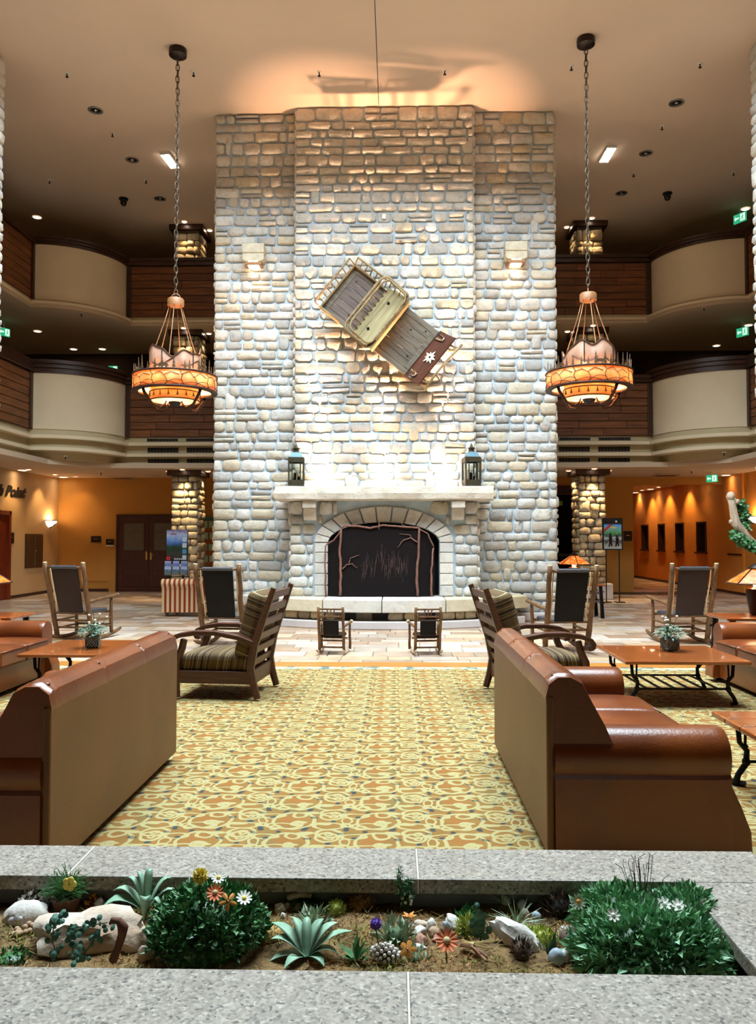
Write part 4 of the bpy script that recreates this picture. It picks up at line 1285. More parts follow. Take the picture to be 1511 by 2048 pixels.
# side tables with mica lamps
plain('mica', C(220, 96, 24), .5, c2=C(240, 150, 50), scale=7, emit=(1.0, .20, .03, 1), emit_s=.85)
def mica_mat():
    m, nt, b = _new('mica_shade')
    co = coords(nt, 'Generated')
    sx = nt.nodes.new('ShaderNodeSeparateXYZ'); nt.links.new(co, sx.inputs[0])
    t = tex(nt, 'Noise', 4.0, co, detail=3)
    r = ramp(nt, [(.38, (.75, .09, .012, 1)), (.52, (.95, .22, .03, 1)), (.64, (1.0, .55, .16, 1))]); nt.links.new(t.outputs[0], r.inputs[0])
    b.inputs['Base Color'].default_value = C(190, 80, 24)
    nt.links.new(r.outputs[0], b.inputs['Emission Color']); b.inputs['Emission Strength'].default_value = 1.0
    b.inputs['Roughness'].default_value = .35
mica_mat()
def side_table(label, loc, W, D, H):
    t = thing('side_table', label, 'table', loc, 0, group='side tables')
    MB().box(-W / 2, W / 2, -D / 2, D / 2, H - .035, H).build('table_top', 'table_wood', t, bevel=.01)
    for sx in (-1, 1):
        for sy in (-1, 1):
            x0, y0 = sx * (W / 2 - .07), sy * (D / 2 - .07)
            lg = MB().tube([(x0 - sx * .02, y0, H - .03), (x0, y0, H * .5), (x0 + sx * .015, y0, .01)], [.036, .034, .04], 6).build('leg', 'iron', t)
            for z in (H * .78, H * .45):
                MB().tube([(x0 - .05, y0, z), (x0 + .05, y0, z)], .011, 6).build('bolt', 'iron', lg)
        MB().bar((sx * (W / 2 - .07), -D / 2 + .07, H * .72), (sx * (W / 2 - .07), D / 2 - .07, H * .72), .03, .035).build('rail', 'iron', t)
        MB().bar((sx * (W / 2 - .07), -D / 2 + .07, H * .5), (sx * (W / 2 - .07), D / 2 - .07, H * .5), .03, .035).build('rail', 'iron', t)
    for sy in (-1, 1):
        MB().bar((-W / 2 + .07, sy * (D / 2 - .07), H * .74), (W / 2 - .07, sy * (D / 2 - .07), H * .74), .03, .04).build('rail', 'slate_leather', t)
        MB().bar((-W / 2 + .07, sy * (D / 2 - .07), H * .5), (W / 2 - .07, sy * (D / 2 - .07), H * .5), .03, .04).build('rail', 'slate_leather', t)
    return t
def mica_lamp(label, loc, s=1.0, energy=14):
    t = thing('mica_lamp', label, 'lamp', loc, PI / 6, group='mica table lamps')
    MB().lathe([(.055 * s, 0), (.085 * s, .01), (.10 * s, .10 * s), (.135 * s, .30 * s), (.13 * s, .36 * s), (.05 * s, .39 * s), (.03 * s, .42 * s)], 16).build('vase_base', 'bronze_dark', t, auto=True)
    zb_, zt = .42 * s, .63 * s
    rb, rt = .38 * s, .09 * s
    n = 6
    mid_r, mid_z = .26 * s, zb_ + (zt - zb_) * .48
    for k in range(n):
        a0, a1 = 2 * PI * k / n, 2 * PI * (k + 1) / n
        vs = []
        for (r_, z) in ((rb, zb_ + .02 * s), (mid_r, mid_z), (rt, zt)):
            for a in (a0, a1): vs.append((r_ * math.cos(a), r_ * math.sin(a), z))
        MB().add(vs, [(0, 1, 3, 2), (2, 3, 5, 4)]).build('shade_pane', 'mica_shade', t)
        MB().tube([(rb * 1.02 * math.cos(a0), rb * 1.02 * math.sin(a0), zb_ + .015 * s), (mid_r * math.cos(a0), mid_r * math.sin(a0), mid_z), (rt * math.cos(a0), rt * math.sin(a0), zt)], .010 * s, 6).build('rib', 'bronze', t)
        MB().tube([(rb * 1.01 * math.cos(a0), rb * 1.01 * math.sin(a0), zb_ + .018 * s), (rb * 1.01 * math.cos(a1), rb * 1.01 * math.sin(a1), zb_ + .018 * s)], .010 * s, 6).build('rim', 'bronze', t)
    MB().lathe([(rt * 1.05, zt), (rt * 1.15, zt + .015 * s), (rt * .7, zt + .05 * s), (.015 * s, zt + .08 * s)], 12).build('cap', 'bronze_dark', t, auto=True)
    for k in range(2):
        a = PI * k + .6
        MB().ball((.07 * s * math.cos(a), .07 * s * math.sin(a), zb_ + .02 * s), .045 * s, 8, 6).build('bulb', 'lamp_glow', t, smooth=True)
    add_light('lamp_light', 'POINT', (0, 0, zb_ + .03 * s), energy, WARM, t, size=.06)
    return t
plain('bronze_dark', C(40, 24, 18), .35, .5, vary=.2)
def st_at(px0, px1, pyt, Y):
    a = at(px0, pyt, Y); b = at(px1, pyt, Y); return a, b
# back right, by the pillar
side_table('side table with forged legs behind the black rocking chair at right', (at(1160, 1175, 15.4).x, 15.4, 0), .84, .6, .66)
mica_lamp('orange mica lamp glowing above the black rocking chair at right', (at(1148, 1175, 15.4).x, 15.4, .66), .86, 10)
side_table('side table with orange top behind the sofa at far right', (at(1470, 1230, 9.4).x + .12, 9.3, 0), .78, .62, .64)
mica_lamp('large orange mica lamp with dark vase base at the right edge', (at(1508, 1228, 9.4).x, 9.35, .64), .86, 14)
side_table('side table with orange top behind the sofa at far left', (at(40, 1230, 9.2).x - .43, 9.2, 0), .95, .62, .64)
mica_lamp('orange mica lamp just showing at the left edge', (at(-38, 1228, 9.2).x, 9.2, .64), .86, 10)

# striped armchair beside the left pillar
def stripes():
    m, nt, b = _new('stripes')
    co = coords(nt, 'Object')
    sx = nt.nodes.new('ShaderNodeSeparateXYZ'); nt.links.new(co, sx.inputs[0])
    f = mth(nt, 'FRACT', mth(nt, 'MULTIPLY', sx.outputs[0], 10.5))
    r = ramp(nt, [(0, C(206, 176, 130)), (.5, C(196, 160, 108)), (.53, C(132, 44, 26)), (.95, C(132, 44, 26))], 'CONSTANT'); nt.links.new(f, r.inputs[0])
    nt.links.new(r.outputs[0], b.inputs['Base Color']); b.inputs['Roughness'].default_value = .85
stripes()
def striped_chair(loc):
    t = thing('striped_armchair', 'red and cream striped armchair with rolled back beside the left pillar', 'armchair', loc, 0)
    W, D = .96, .85
    MB().box(-W / 2 + .02, W / 2 - .02, .02, D, .09, .40).build('base', 'stripes', t, bevel=.03)
    # back towards us, rolled over outwards
    prof = [(.0, .09), (.0, .56)] + [(.03 + a, .66 + b) for a, b in arc_pts(0, 0, .085, 200, -60, 12)] + [(.16, .45), (.16, .09)]
    MB().prism(prof, -W / 2, W / 2, 'yz').build('back', 'stripes', t, auto=True)
    for s in (-1, 1):
        prof = [(s * (W / 2), .09), (s * (W / 2), .42)] + [(s * (W / 2 - .06 + a), .50 + b) for a, b in arc_pts(0, 0, .08, -20, 200, 10)] + [(s * (W / 2 - .14), .09)]
        MB().prism(prof, .15, D + .01, 'xz').build('arm', 'stripes', t, auto=True)
        for yy in (.06, D - .06):
            MB().lathe([(.025, .0), (.04, .09)], 8, (s * (W / 2 - .09), yy, .002)).build('foot', 'dark_wood', t)
    cushion(W - .30, .62, .14, .02).build('seat_cushion', 'stripes', t, (-W / 2 + .15, .2, .40), auto=True, bevel=.03)
    return t
striped_chair((at(379, 1236, 15.6).x, 15.3, 0))
# ------------------------------------------------------------------ chandeliers
rng = random.Random(33)
def shade_mat():
    m, nt, b = _new('parchment_shade')
    co = coords(nt, 'Object')
    t = tex(nt, 'Noise', 5, co, detail=3)
    r = ramp(nt, [(.35, (1.0, .46, .17, 1)), (.6, (1.0, .66, .34, 1)), (.72, (1.0, .82, .58, 1))]); nt.links.new(t.outputs[0], r.inputs[0])
    b.inputs['Base Color'].default_value = C(236, 196, 150)
    b.inputs['Roughness'].default_value = .6
    nt.links.new(mixc(nt, .5, C(240, 190, 138), r.outputs[0]), b.inputs['Base Color'])
    tr = nt.nodes.new('ShaderNodeBsdfTranslucent'); nt.links.new(r.outputs[0], tr.inputs[0])
    mx = nt.nodes.new('ShaderNodeMixShader'); mx.inputs[0].default_value = .62
    nt.links.new(b.outputs[0], mx.inputs[1]); nt.links.new(tr.outputs[0], mx.inputs[2])
    nt.links.new(mx.outputs[0], nt.nodes['Material Output'].inputs[0])
shade_mat()
plain('dim_shade', C(166, 124, 100), .6, c2=C(140, 102, 80), scale=4, emit=(1.0, .56, .34, 1), emit_s=.10)
plain('tracery', C(58, 34, 22), .5, .4)
plain('cutout', C(96, 72, 48), .55, .4, vary=.2)
def cyl_shell(r, z0, z1, n=40, th=.006, topf=None):
    m_ = MB(); vs = []
    for k in range(n):
        a = 2 * PI * k / n
        zt = z1 if topf is None else topf(a)
        for rr in (r, r - th):
            vs.append((rr * math.cos(a), rr * math.sin(a), z0)); vs.append((rr * math.cos(a), rr * math.sin(a), zt))
    fs = []
    for k in range(n):
        a = 4 * k; b = 4 * ((k + 1) % n)
        fs += [(a, b, b + 1, a + 1), (a + 2, a + 3, b + 3, b + 2), (a + 1, b + 1, b + 3, a + 3), (a, a + 2, b + 2, b)]
    return m_.add(vs, fs)
def link_mesh():
    pts = []
    for k in range(13):
        a = 2 * PI * k / 12; pts.append((.030 * math.cos(a), 0, .066 * math.sin(a)))
    return MB().tube(pts, .008, 5, caps=False)
def chandelier(label, x, yv, rz):
    """local origin at the middle of the drum"""
    Z0 = 4.07
    t = thing('chandelier', label, 'chandelier', (x, yv, Z0), rz, group='ring chandeliers')
    rd = .67; hb, ht = -.13, .13
    drum = cyl_shell(rd, hb, ht, 48).build('drum_shade', 'parchment_shade', t, smooth=True)
    # dark hoops at the drum's edges
    for z in (hb, ht):
        MB().tube([((rd + .006) * math.cos(2 * PI * k / 48), (rd + .006) * math.sin(2 * PI * k / 48), z) for k in range(49)], .016, 6, caps=False).build('hoop', 'tracery', t, smooth=True)
    # branching tracery lines on the drum
    tr = MB()
    def on(a, z, e=.008): return ((rd + e) * math.cos(a), (rd + e) * math.sin(a), z)
    nseg = 9
    for k in range(nseg):
        a = 2 * PI * k / nseg; d = 2 * PI / nseg
        j = lambda s: rng.uniform(-s, s)
        P = [(a, ht), (a + d * .10 + j(.02), .05 + j(.02)), (a + d * .35 + j(.02), .09 + j(.02)), (a + d * .5, .03 + j(.02)), (a + d * .72, .085 + j(.02)), (a + d, .04 + j(.01)), (a + d * 1.0, ht)]
        tr.tube([on(*q) for q in P[:-1]], .0055, 4)
        tr.tube([on(a + d * .1, .05), on(a + d * .06, -.03 + j(.02)), on(a + d * .16, hb)], .0055, 4)
        tr.tube([on(a + d * .5, .03), on(a + d * .60, -.05 + j(.02)), on(a + d * .56, hb)], .005, 4)
        # hill lines low on the drum
        tr.tube([on(a + d * (q / 8), hb + .01 + .055 * math.sin(PI * q / 8)) for q in range(9)], .005, 4)
        tr.tube([on(a + d * (.5 + q / 10), hb + .01 + .085 * math.sin(PI * q / 8)) for q in range(7)], .005, 4)
    o = tr.build('tracery', 'tracery', t); o['kind'] = 'stuff'
    # underside: glowing annulus, inner ring shade, tassel drops
    m_ = MB(); n = 40; vs = []
    for rr in (.40, rd - .02):
        for k in range(n): vs.append((rr * math.cos(2 * PI * k / n), rr * math.sin(2 * PI * k / n), hb + .05))
    m_.add(vs, [(k, (k + 1) % n, n + (k + 1) % n, n + k) for k in range(n)])
    m_.build('bottom_diffuser', 'parchment_shade', t)
    m_ = MB(); vs = []
    for rr in (rd - .085, rd + .002):
        for z in (hb - .012, hb + .004):
            for k in range(n): vs.append((rr * math.cos(2 * PI * k / n), rr * math.sin(2 * PI * k / n), z))
    fs = []
    for k in range(n):
        q = (k + 1) % n
        fs += [(k, q, 2 * n + q, 2 * n + k), (n + k, 3 * n + k, 3 * n + q, n + q), (k, n + k, n + q, q), (2 * n + k, 2 * n + q, 3 * n + q, 3 * n + k)]
    m_.add(vs, fs).build('bottom_rim', 'tracery', t)
    cyl_shell(.40, hb - .15, hb + .05, 36).build('inner_ring', 'parchment_shade', t, smooth=True)
    for z in (hb - .15, hb - .01):
        MB().tube([(.404 * math.cos(2 * PI * k / 36), .404 * math.sin(2 * PI * k / 36), z) for k in range(37)], .010, 6, caps=False).build('hoop', 'tracery', t, smooth=True)
    MB().lathe([(.001, hb - .15), (.37, hb - .14)], 30, caps=False).build('bottom_diffuser', 'parchment_shade', t)
    dr = None
    for k in range(18):
        a = 2 * PI * k / 18; lc = (.408 * math.cos(a), .408 * math.sin(a), hb - .10)
        if dr is None: dr = MB().lathe([(.022, 0), (.012, .03), (.003, .085)], 6).build('drop', 'tracery', t, lc)
        else: link_copy(dr, t, lc)
    # crown shade with a mountain skyline
    top = lambda a: .50 + .07 * math.sin(2 * a + 1) + .05 * math.sin(5 * a + .6) + .025 * math.sin(9 * a)
    cyl_shell(.41, ht - .02, .5, 60, topf=top).build('crown_shade', 'dim_shade', t, smooth=True)
    MB().tube([(.415 * math.cos(2 * PI * k / 60), .415 * math.sin(2 * PI * k / 60), top(2 * PI * k / 60)) for k in range(61)], .012, 5, caps=False).build('skyline', 'tracery', t, smooth=True)
    rg = MB()
    for k in range(5):
        a0 = 2 * PI * k / 5
        pts = [(a0 + .2 * q, .30 + .07 * math.sin(q * .9 + k)) for q in range(6)]
        rg.tube([(.418 * math.cos(a), .418 * math.sin(a), z) for a, z in pts], .009, 5)
        rg.tube([(.418 * math.cos(a0 + .5), .418 * math.sin(a0 + .5), z) for z in (.22, .34, top(a0 + .5) - .01)], .009, 5)
    o = rg.build('ridge_lines', 'tracery', t); o['kind'] = 'stuff'
    # cut-out spruces and grazing deer standing on the drum's upper edge
    spruce = MB()
    pr = [(-.035, 0), (-.01, .03), (-.03, .03), (-.008, .08), (-.022, .08), (-.005, .13), (-.012, .13), (0, .20), (.012, .13), (.005, .13), (.022, .08), (.008, .08), (.03, .03), (.01, .03), (.035, 0)]
    spruce.prism(pr, -.003, .003, 'xz')
    sp = None
    for k in range(34):
        a = 2 * PI * k / 34 + rng.uniform(-.05, .05); s = rng.uniform(.65, 1.25)
        lc = ((rd - .02) * math.cos(a), (rd - .02) * math.sin(a), ht)
        if sp is None: sp = spruce.build('spruce_cutout', 'cutout', t, lc, rot=(0, 0, a + PI / 2))
        else: link_copy(sp, t, lc, Euler((0, 0, a + PI / 2)), (s, 1, s))
    deer = [(-.07, 0), (-.06, 0), (-.055, .05), (.03, .05), (.035, 0), (.045, 0), (.05, .07), (.075, .04), (.09, .05), (.07, .085), (.04, .10), (-.05, .10), (-.075, .08)]
    dm = None
    for k in range(6):
        a = 2 * PI * k / 6 + .3; lc = ((rd - .05) * math.cos(a), (rd - .05) * math.sin(a), ht)
        if dm is None: dm = MB().prism(deer, -.004, .004, 'xz').build('deer_cutout', 'cutout', t, lc, rot=(0, 0, a + PI / 2))
        else: link_copy(dm, t, lc, Euler((0, 0, a + PI / 2)))
    # rods to the hub, hub, curved brackets below
    HZ_ = 1.36
    for k in range(6):
        a = 2 * PI * k / 6 + .35
        MB().tube([(.10 * math.cos(a), .10 * math.sin(a), HZ_ - .05), (.17 * math.cos(a), .17 * math.sin(a), HZ_ - .30), (.37 * math.cos(a), .37 * math.sin(a), .46), (.385 * math.cos(a), .385 * math.sin(a), ht)], .008, 6).build('rod', 'copper_rod', t, smooth=True)
    MB().lathe([(.09, HZ_ - .07), (.135, HZ_ - .05), (.135, HZ_ + .05), (.12, HZ_ + .07), (.03, HZ_ + .09)], 20).build('hub', 'hub_wood', t, auto=True)
    MB().tube([(.075 * math.cos(PI * k / 8), 0, HZ_ + .07 + .08 * math.sin(PI * k / 8)) for k in range(9)], .009, 6).build('handle', 'copper_rod', t, smooth=True)
    for k in range(4):
        a = 2 * PI * k / 4 + .75
        pts = [(rd - .04, hb - .01), (.60, hb - .08), (.46, hb - .24), (.30, hb - .28), (.20, hb - .22), (.17, hb - .16)]
        MB().tube([(q * math.cos(a), q * math.sin(a), z) for q, z in pts], [.026, .026, .024, .02, .016, .013], 7).build('bracket', 'bronze', t, smooth=True)
    MB().lathe([(.02, hb - .24), (.08, hb - .21), (.11, hb - .16), (.06, hb - .14)], 12).build('finial', 'bronze_dark', t, auto=True)
    # chain and ceiling canopy
    ztop = CEIL - Z0 - .14
    z = HZ_ + .16; lk = None; k = 0
    while z < ztop - .03:
        if lk is None: lk = link_mesh().build('chain_link', 'chain_metal', t, (0, 0, z), smooth=True)
        else: link_copy(lk, t, (rng.uniform(-.004, .004), 0, z), Euler((0, rng.uniform(-.07, .07), (PI / 2) * (k % 2) + .4)))
        z += .100; k += 1
    MB().tube([(.006, .004, HZ_ + .1), (-.008, -.004, 2.6), (.008, .004, 4.0), (0, 0, ztop + .02)], .004, 5).build('cable', 'iron', t)
    MB().lathe([(.03, CEIL - Z0 - .16), (.10, CEIL - Z0 - .14), (.145, CEIL - Z0 - .11), (.15, CEIL - Z0 - .03), (.145, CEIL - Z0 - .002)], 20).build('canopy', 'bronze_dark', t, auto=True)
    for k in range(5):
        a = 2 * PI * k / 5 + .5
        MB().ball((.52 * math.cos(a), .52 * math.sin(a), -.05), .03, 8, 6).build('bulb', 'lamp_glow', t, smooth=True)
        add_light('chandelier_light', 'POINT', (.52 * math.cos(a), .52 * math.sin(a), .01), 12.0, (1.0, .74, .46), t, size=.04)
    add_light('chandelier_core', 'POINT', (0, 0, hb - .06), 7.0, (1.0, .74, .46), t, size=.06)
    add_light('chandelier_uplight', 'POINT', (0, 0, .36), 62, (1.0, .68, .46), t, size=.12)
    return t
plain('hub_wood', C(150, 100, 58), .5, vary=.25)
plain('chain_metal', C(92, 78, 64), .45, .6)
cl = at(350, 752, 12.68); cr = at(1177, 752, 12.55)
chandelier('ring chandelier with mountain skyline hanging left of the chimney', cl.x, 12.68, .2)
chandelier('ring chandelier with mountain skyline hanging right of the chimney', cr.x, 12.55, 1.3)

# ------------------------------------------------------------------ the old sleigh hung on the chimney breast
q = at(759, 640, 14.05)
ang = math.atan2(135, 169)
sled = bpy.data.objects.new('sleigh', None); col.objects.link(sled)
u = Vector((math.cos(ang), 0, -math.sin(ang))); v = Vector((math.sin(ang), 0, math.cos(ang))); w = Vector((0, -1, 0))
mw = Matrix((u, v, w)).transposed().to_4x4(); mw.translation = Vector((q.x, 14.08, q.z))
sled.matrix_world = mw
tag(sled, 'old wooden horse sleigh hung aslant on the chimney above the mantel', 'sleigh')
U0, U1 = -.98, .98; V = .50
# local: x along the sleigh (front +), y across, z out of the wall; deck at z=0
def sb(name, mat, x0, x1, y0, y1, z0, z1, bevel=.006, parent=None):
    return box_obj(name, mat, x0, x1, y0, y1, z0, z1, parent or sled, bevel=bevel)
for s in (-1, 1):
    # runners lie towards the wall and curl up at the front
    MB().tube([(U0 - .05, s * (V - .1), -.34), (U1 - .2, s * (V - .1), -.35), (U1 + .15, s * (V - .1), -.30), (U1 + .36, s * (V - .1), -.14), (U1 + .42, s * (V - .1), .02)], [.028] * 5, 6).build('runner', 'rail_wood', sled, smooth=True)
    for x in (-.8, -.1, .6):
        MB().bar((x, s * (V - .1), -.33), (x, s * (V - .12), -.02), .05, .04, up=(1, 0, 0)).build('strut', 'rail_wood', sled)
# deck frame and boards
sb('edge_board', 'grey_board', U0, U1, V - .10, V, -.02, .015); sb('edge_board', 'grey_board', U0, U1, -V, -V + .10, -.02, .015)
sb('edge_board', 'grey_board', U0, U0 + .12, -V + .10, V - .10, -.02, .015); sb('edge_board', 'grey_board', U1 - .10, U1, -V + .10, V - .10, -.02, .02)
nb = 6; bw = (2 * V - .2) / nb
for k in range(nb):
    y0 = -V + .10 + k * bw
    sb('deck_board', 'purple_board', U0 + .12, -.12, y0 + .004, y0 + bw - .004, -.02, .008)
    sb('deck_board', 'grey_board', -.12, U1 - .10, y0 + .004, y0 + bw - .004, -.02, .008)
sb('cross_batten', 'grey_board', -.16, -.04, -V, V, .008, .035)
# tail box: solid strip with a spindle rail along the rear and the upper side
def rail_side(p, q_, n, h=.22, out=(0, 0, 0)):
    p, q_ = Vector(p), Vector(q_)
    d = q_ - p
    up = Vector((0, 0, 1))
    MB().bar(p + up * .045, q_ + up * .045, .03, .09).build('side_board', 'rail_wood', sled)
    out = Vector(out)
    MB().tube([p + up * h + out, q_ + up * h + out], .020, 7).build('top_rail', 'rail_wood', sled, smooth=True)
    sp_ = None
    for k in range(n + 1):
        a = p + d * (k / n)
        if sp_ is None: sp_ = MB().tube([(0, 0, .05), tuple(Vector((0, 0, h)) + out)], .011, 6).build('spindle', 'rail_wood', sled, tuple(a), smooth=True)
        else: link_copy(sp_, sled, tuple(a))
rail_side((U0, -V, 0), (U0, V, 0), 9, out=(-.11, 0, 0))
rail_side((U0, V, 0), (-.30, V, 0), 6, out=(0, .11, 0))
rail_side((U0, -V, 0), (-.55, -V, 0), 3, .14)
# bench seat with a hooped back and arms
sb('seat_board', 'yellow_board', -.08, .26, -V - .06, V + .06, .24, .275, .012)
sb('seat_back_board', 'yellow_board', -.20, -.06, -V - .02, V + .02, .25, .285, .02)
sb('seat_front', 'yellow_board', .22, .26, -V - .04, V + .04, .02, .24)
for s in (-1, 1): sb('seat_side', 'rail_wood', -.20, .24, s * V - .02, s * V + .02, .02, .24)
def hoop(x0, x1, yy, z, r, mat, zb2=None):
    c = .17; pts = []
    loop = []
    for (cx, cy, a0) in ((x1 - c * .6, yy - c, 0), (x0 + c * .6, yy - c, 90), (x0 + c * .6, -yy + c, 180), (x1 - c * .6, -yy + c, 270)):
        for k in range(6):
            a = R(a0 + 90 * k / 5); loop.append((cx + c * .6 * math.cos(a), cy + c * math.sin(a), z))
    # hoop stands higher over the back than at the front
    loop = [(x, yv, z + (.10 if x < (x0 + x1) / 2 else 0.0)) for x, yv, z in loop]
    loop.append(loop[0])
    return MB().tube(loop, r, 7, caps=False).build('hoop_rail', mat, sled, smooth=True)
hoop(-.36, .24, .60, .36, .024, 'rail_wood'); hoop(-.28, .22, .55, .44, .020, 'rail_wood')
sp_ = None
for k in range(9):
    yv = -.42 + .84 * k / 8
    m0 = MB().tube([(-.17, 0, .28), (-.345, 0, .44)], .014, 6)
    if sp_ is None: sp_ = m0.build('back_spindle', 'rail_wood', sled, (0, yv, 0), smooth=True)
    else: link_copy(sp_, sled, (0, yv, 0))
for s in (-1, 1):
    for k in range(4):
        x = -.18 + k * .11
        MB().tube([(x, s * .50, .25), (x - .01, s * .585, .40)], .012, 6).build('arm_spindle', 'rail_wood', sled, smooth=True)
    MB().bar((.18, s * .57, .37), (.235, s * .40, .37), .02, .05).build('hinge_strap', 'iron', sled)
for yv in (-.30, .28):
    MB().lathe([(.026, 0), (.026, .012), (.012, .02)], 10, (-.02, yv, .275)).build('knob', 'iron', sled)
for (x, yv) in ((-.78, .30), (-.5, -.28), (.55, .22), (.8, -.2), (.3, -.36), (.78, .36)):
    MB().lathe([(.014, 0), (.01, .012)], 8, (x, yv, .012)).build('bolt', 'iron', sled)
# dashboard with an edelweiss, hoops of steel, shafts and crossbar
prof = [(U1, .0), (U1 + .06, .06), (U1 + .20, .16), (U1 + .33, .30), (U1 + .345, .285), (U1 + .22, .13), (U1 + .08, .03), (U1 + .02, -.02)]
MB().prism(prof, -V - .03, V + .03, 'xz').build('dashboard', 'brown_board', sled, auto=True)
plain('flower_white', C(222, 206, 172), .6); plain('flower_yellow', C(198, 150, 60), .6)
fl_ = MB(); c0 = Vector((U1 + .175, 0, .165)); nrm = Vector((-.62, 0, .78)); t1 = Vector((.78, 0, .62)); t2 = Vector((0, 1, 0))
em = None
for k in range(9):
    a = 2 * PI * k / 9; L_ = .15 if k % 2 == 0 else .115
    d = t1 * math.cos(a) + t2 * math.sin(a); s_ = d.cross(nrm)
    vs = [c0 + nrm * .006 + d * .01 - s_ * .008, c0 + nrm * .012 + d * L_ * .55 - s_ * .024, c0 + nrm * .008 + d * L_, c0 + nrm * .012 + d * L_ * .55 + s_ * .024, c0 + nrm * .006 + d * .01 + s_ * .008]
    MB().add(vs, [(0, 1, 2, 3, 4)]).build('edelweiss_petal', 'flower_white', sled)
MB().ball(c0 + nrm * .008, .022, 8, 5).build('edelweiss_heart', 'iron', sled, smooth=True)
for s in (-1, 1):
    MB().tube([(U1 + .03 + .14 * math.sin(PI * k / 8), s * (.40 + .055 * math.cos(PI * k / 8)), .05 + .13 * math.sin(PI * k / 8)) for k in range(9)], .014, 7).build('steel_hoop', 'chrome', sled, smooth=True)
    MB().tube([(U1 + .04, s * .36, .06), (U1 + .44, s * .40, .24)], [.024, .020], 7).build('shaft', 'rail_wood', sled, smooth=True)
MB().tube([(U1 + .47, -.52, .24), (U1 + .45, -.2, .26), (U1 + .46, .15, .25), (U1 + .49, .52, .25)], .022, 7).build('crossbar', 'rail_wood', sled, smooth=True)
MB().tube([(U1 + .46, -.2, .26), (U1 + .56, -.22, .22), (U1 + .58, -.26, .20)], .008, 6).build('hook', 'iron', sled, smooth=True)
MB().tube([(U1 + .10, -.42, .10), (U1 + .14, -.47, .14), (U1 + .12, -.50, .16), (U1 + .08, -.49, .15)], .008, 6).build('hook', 'steel', sled, smooth=True)
# two iron wall brackets carry it
for x in (-.5, .5):
    MB().bar((x, 0, -.02), (x, 0, -.46), .05, .03, up=(0, 1, 0)).build('wall_bracket', 'iron', sled)

# ------------------------------------------------------------------ on the mantel: lanterns and three uplights
plain('pane_glass', C(236, 238, 232), .02, trans=1.0); M['pane_glass'].node_tree.nodes['Principled BSDF'].inputs['IOR'].default_value = 1.05
plain('lantern_metal', C(74, 68, 50), .5, .5, vary=.3, scale=15)
plain('blue_glass', C(96, 130, 146), .3, .3)
def lantern(label, x, yv):
    t = thing('lantern', label, 'lantern', (x, yv, MZ1 + .004), R(8), group='mantel lanterns')
    a = .135; H = .52
    MB().box(-a - .02, a + .02, -a - .02, a + .02, 0, .025).box(-a - .005, a + .005, -a - .005, a + .005, .025, .07).build('base', 'lantern_metal', t, bevel=.006)
    for sx in (-1, 1):
        for sy in (-1, 1):
            MB().box(sx * a - .014, sx * a + .014, sy * a - .014, sy * a + .014, .06, H).build('post', 'lantern_metal', t)
    for k in range(4):
        an = PI / 2 * k; rz = (0, 0, an)
        fr = MB().box(-a, a, -a - .008, -a + .008, .07, .13).box(-a, a, -a - .008, -a + .008, H - .07, H).box(-a * .62, -a * .5, -a - .008, -a + .008, .07, H).box(a * .5, a * .62, -a - .008, -a + .008, .07, H).build('door_frame', 'lantern_metal', t, rot=rz)
        MB().box(-a + .01, a - .01, -a - .002, -a + .001, .10, H - .05).build('pane', 'pane_glass', fr)
    MB().lathe([(a * 1.5, H), (a * 1.5, H + .02), (a * 1.2, H + .03)], 4).build('cornice', 'lantern_metal', t, rot=(0, 0, PI / 4))
    MB().lathe([(a * 1.2, H + .03), (a * .95, H + .11), (a * .55, H + .125)], 4, caps=True).build('roof', 'blue_glass', t, rot=(0, 0, PI / 4))
    MB().lathe([(.055, H + .12), (.05, H + .18), (.075, H + .185), (.075, H + .195), (.03, H + .215), (.02, H + .25), (.005, H + .285)], 12).build('chimney_cap', 'lantern_metal', t, auto=True)
    for k in range(3):
        an = 2 * PI * k / 3
        c_ = MB().lathe([(.022, .07), (.022, .20 + .03 * k)], 10, (.045 * math.cos(an), .045 * math.sin(an), 0)).build('candle', 'dark_void', t)
        MB().ball((.045 * math.cos(an), .045 * math.sin(an), .22 + .03 * k), .018, 8, 5).build('bulb', 'white_plastic', c_, smooth=True)
    return t
lantern('bronze lantern standing on the left end of the mantel', at(591, 968, 14.1).x, 14.16)
lantern('bronze lantern standing on the right end of the mantel', at(943, 968, 14.1).x, 14.16)
plain('frost_glass', C(245, 245, 240), .5, emit=(1.0, .93, .84, 1), emit_s=1.2)
for xp, nm in ((639, 'left'), (768, 'middle'), (894, 'right')):
    q = at(xp, 972, 14.2)
    t = thing('mantel_uplight', 'white uplight cup on the mantel, %s one of three' % nm, 'lamp', (q.x, 14.16, MZ1 + .004), 0, group='mantel uplights')
    MB().lathe([(.06, 0), (.09, .012), (.085, .10)], 16).build('base', 'white_plastic', t, auto=True)
    MB().lathe([(.088, .10), (.092, .17), (.084, .172), (.080, .11), (.02, .105)], 16, caps=False).build('glass_cup', 'frost_glass', t, auto=True)
    MB().lathe([(.03, .105), (.04, .13), (.02, .15)], 10).build('bulb', 'lamp_hot', t, auto=True)
    add_light('uplight_beam', 'SPOT', (0, 0, .19), 2700, (1.0, .56, .32), t, size=.05, spot=32, blend=1.0, target=(0, .05, 1.2))
    add_light('uplight_flood', 'SPOT', (0, 0, .19), 40, (1.0, .58, .30), t, size=.05, spot=110, blend=.8, target=(0, .1, 1.2))
    add_light('uplight_spill', 'POINT', (0, .08, .22), 14, (1.0, .80, .62), t, size=.05)

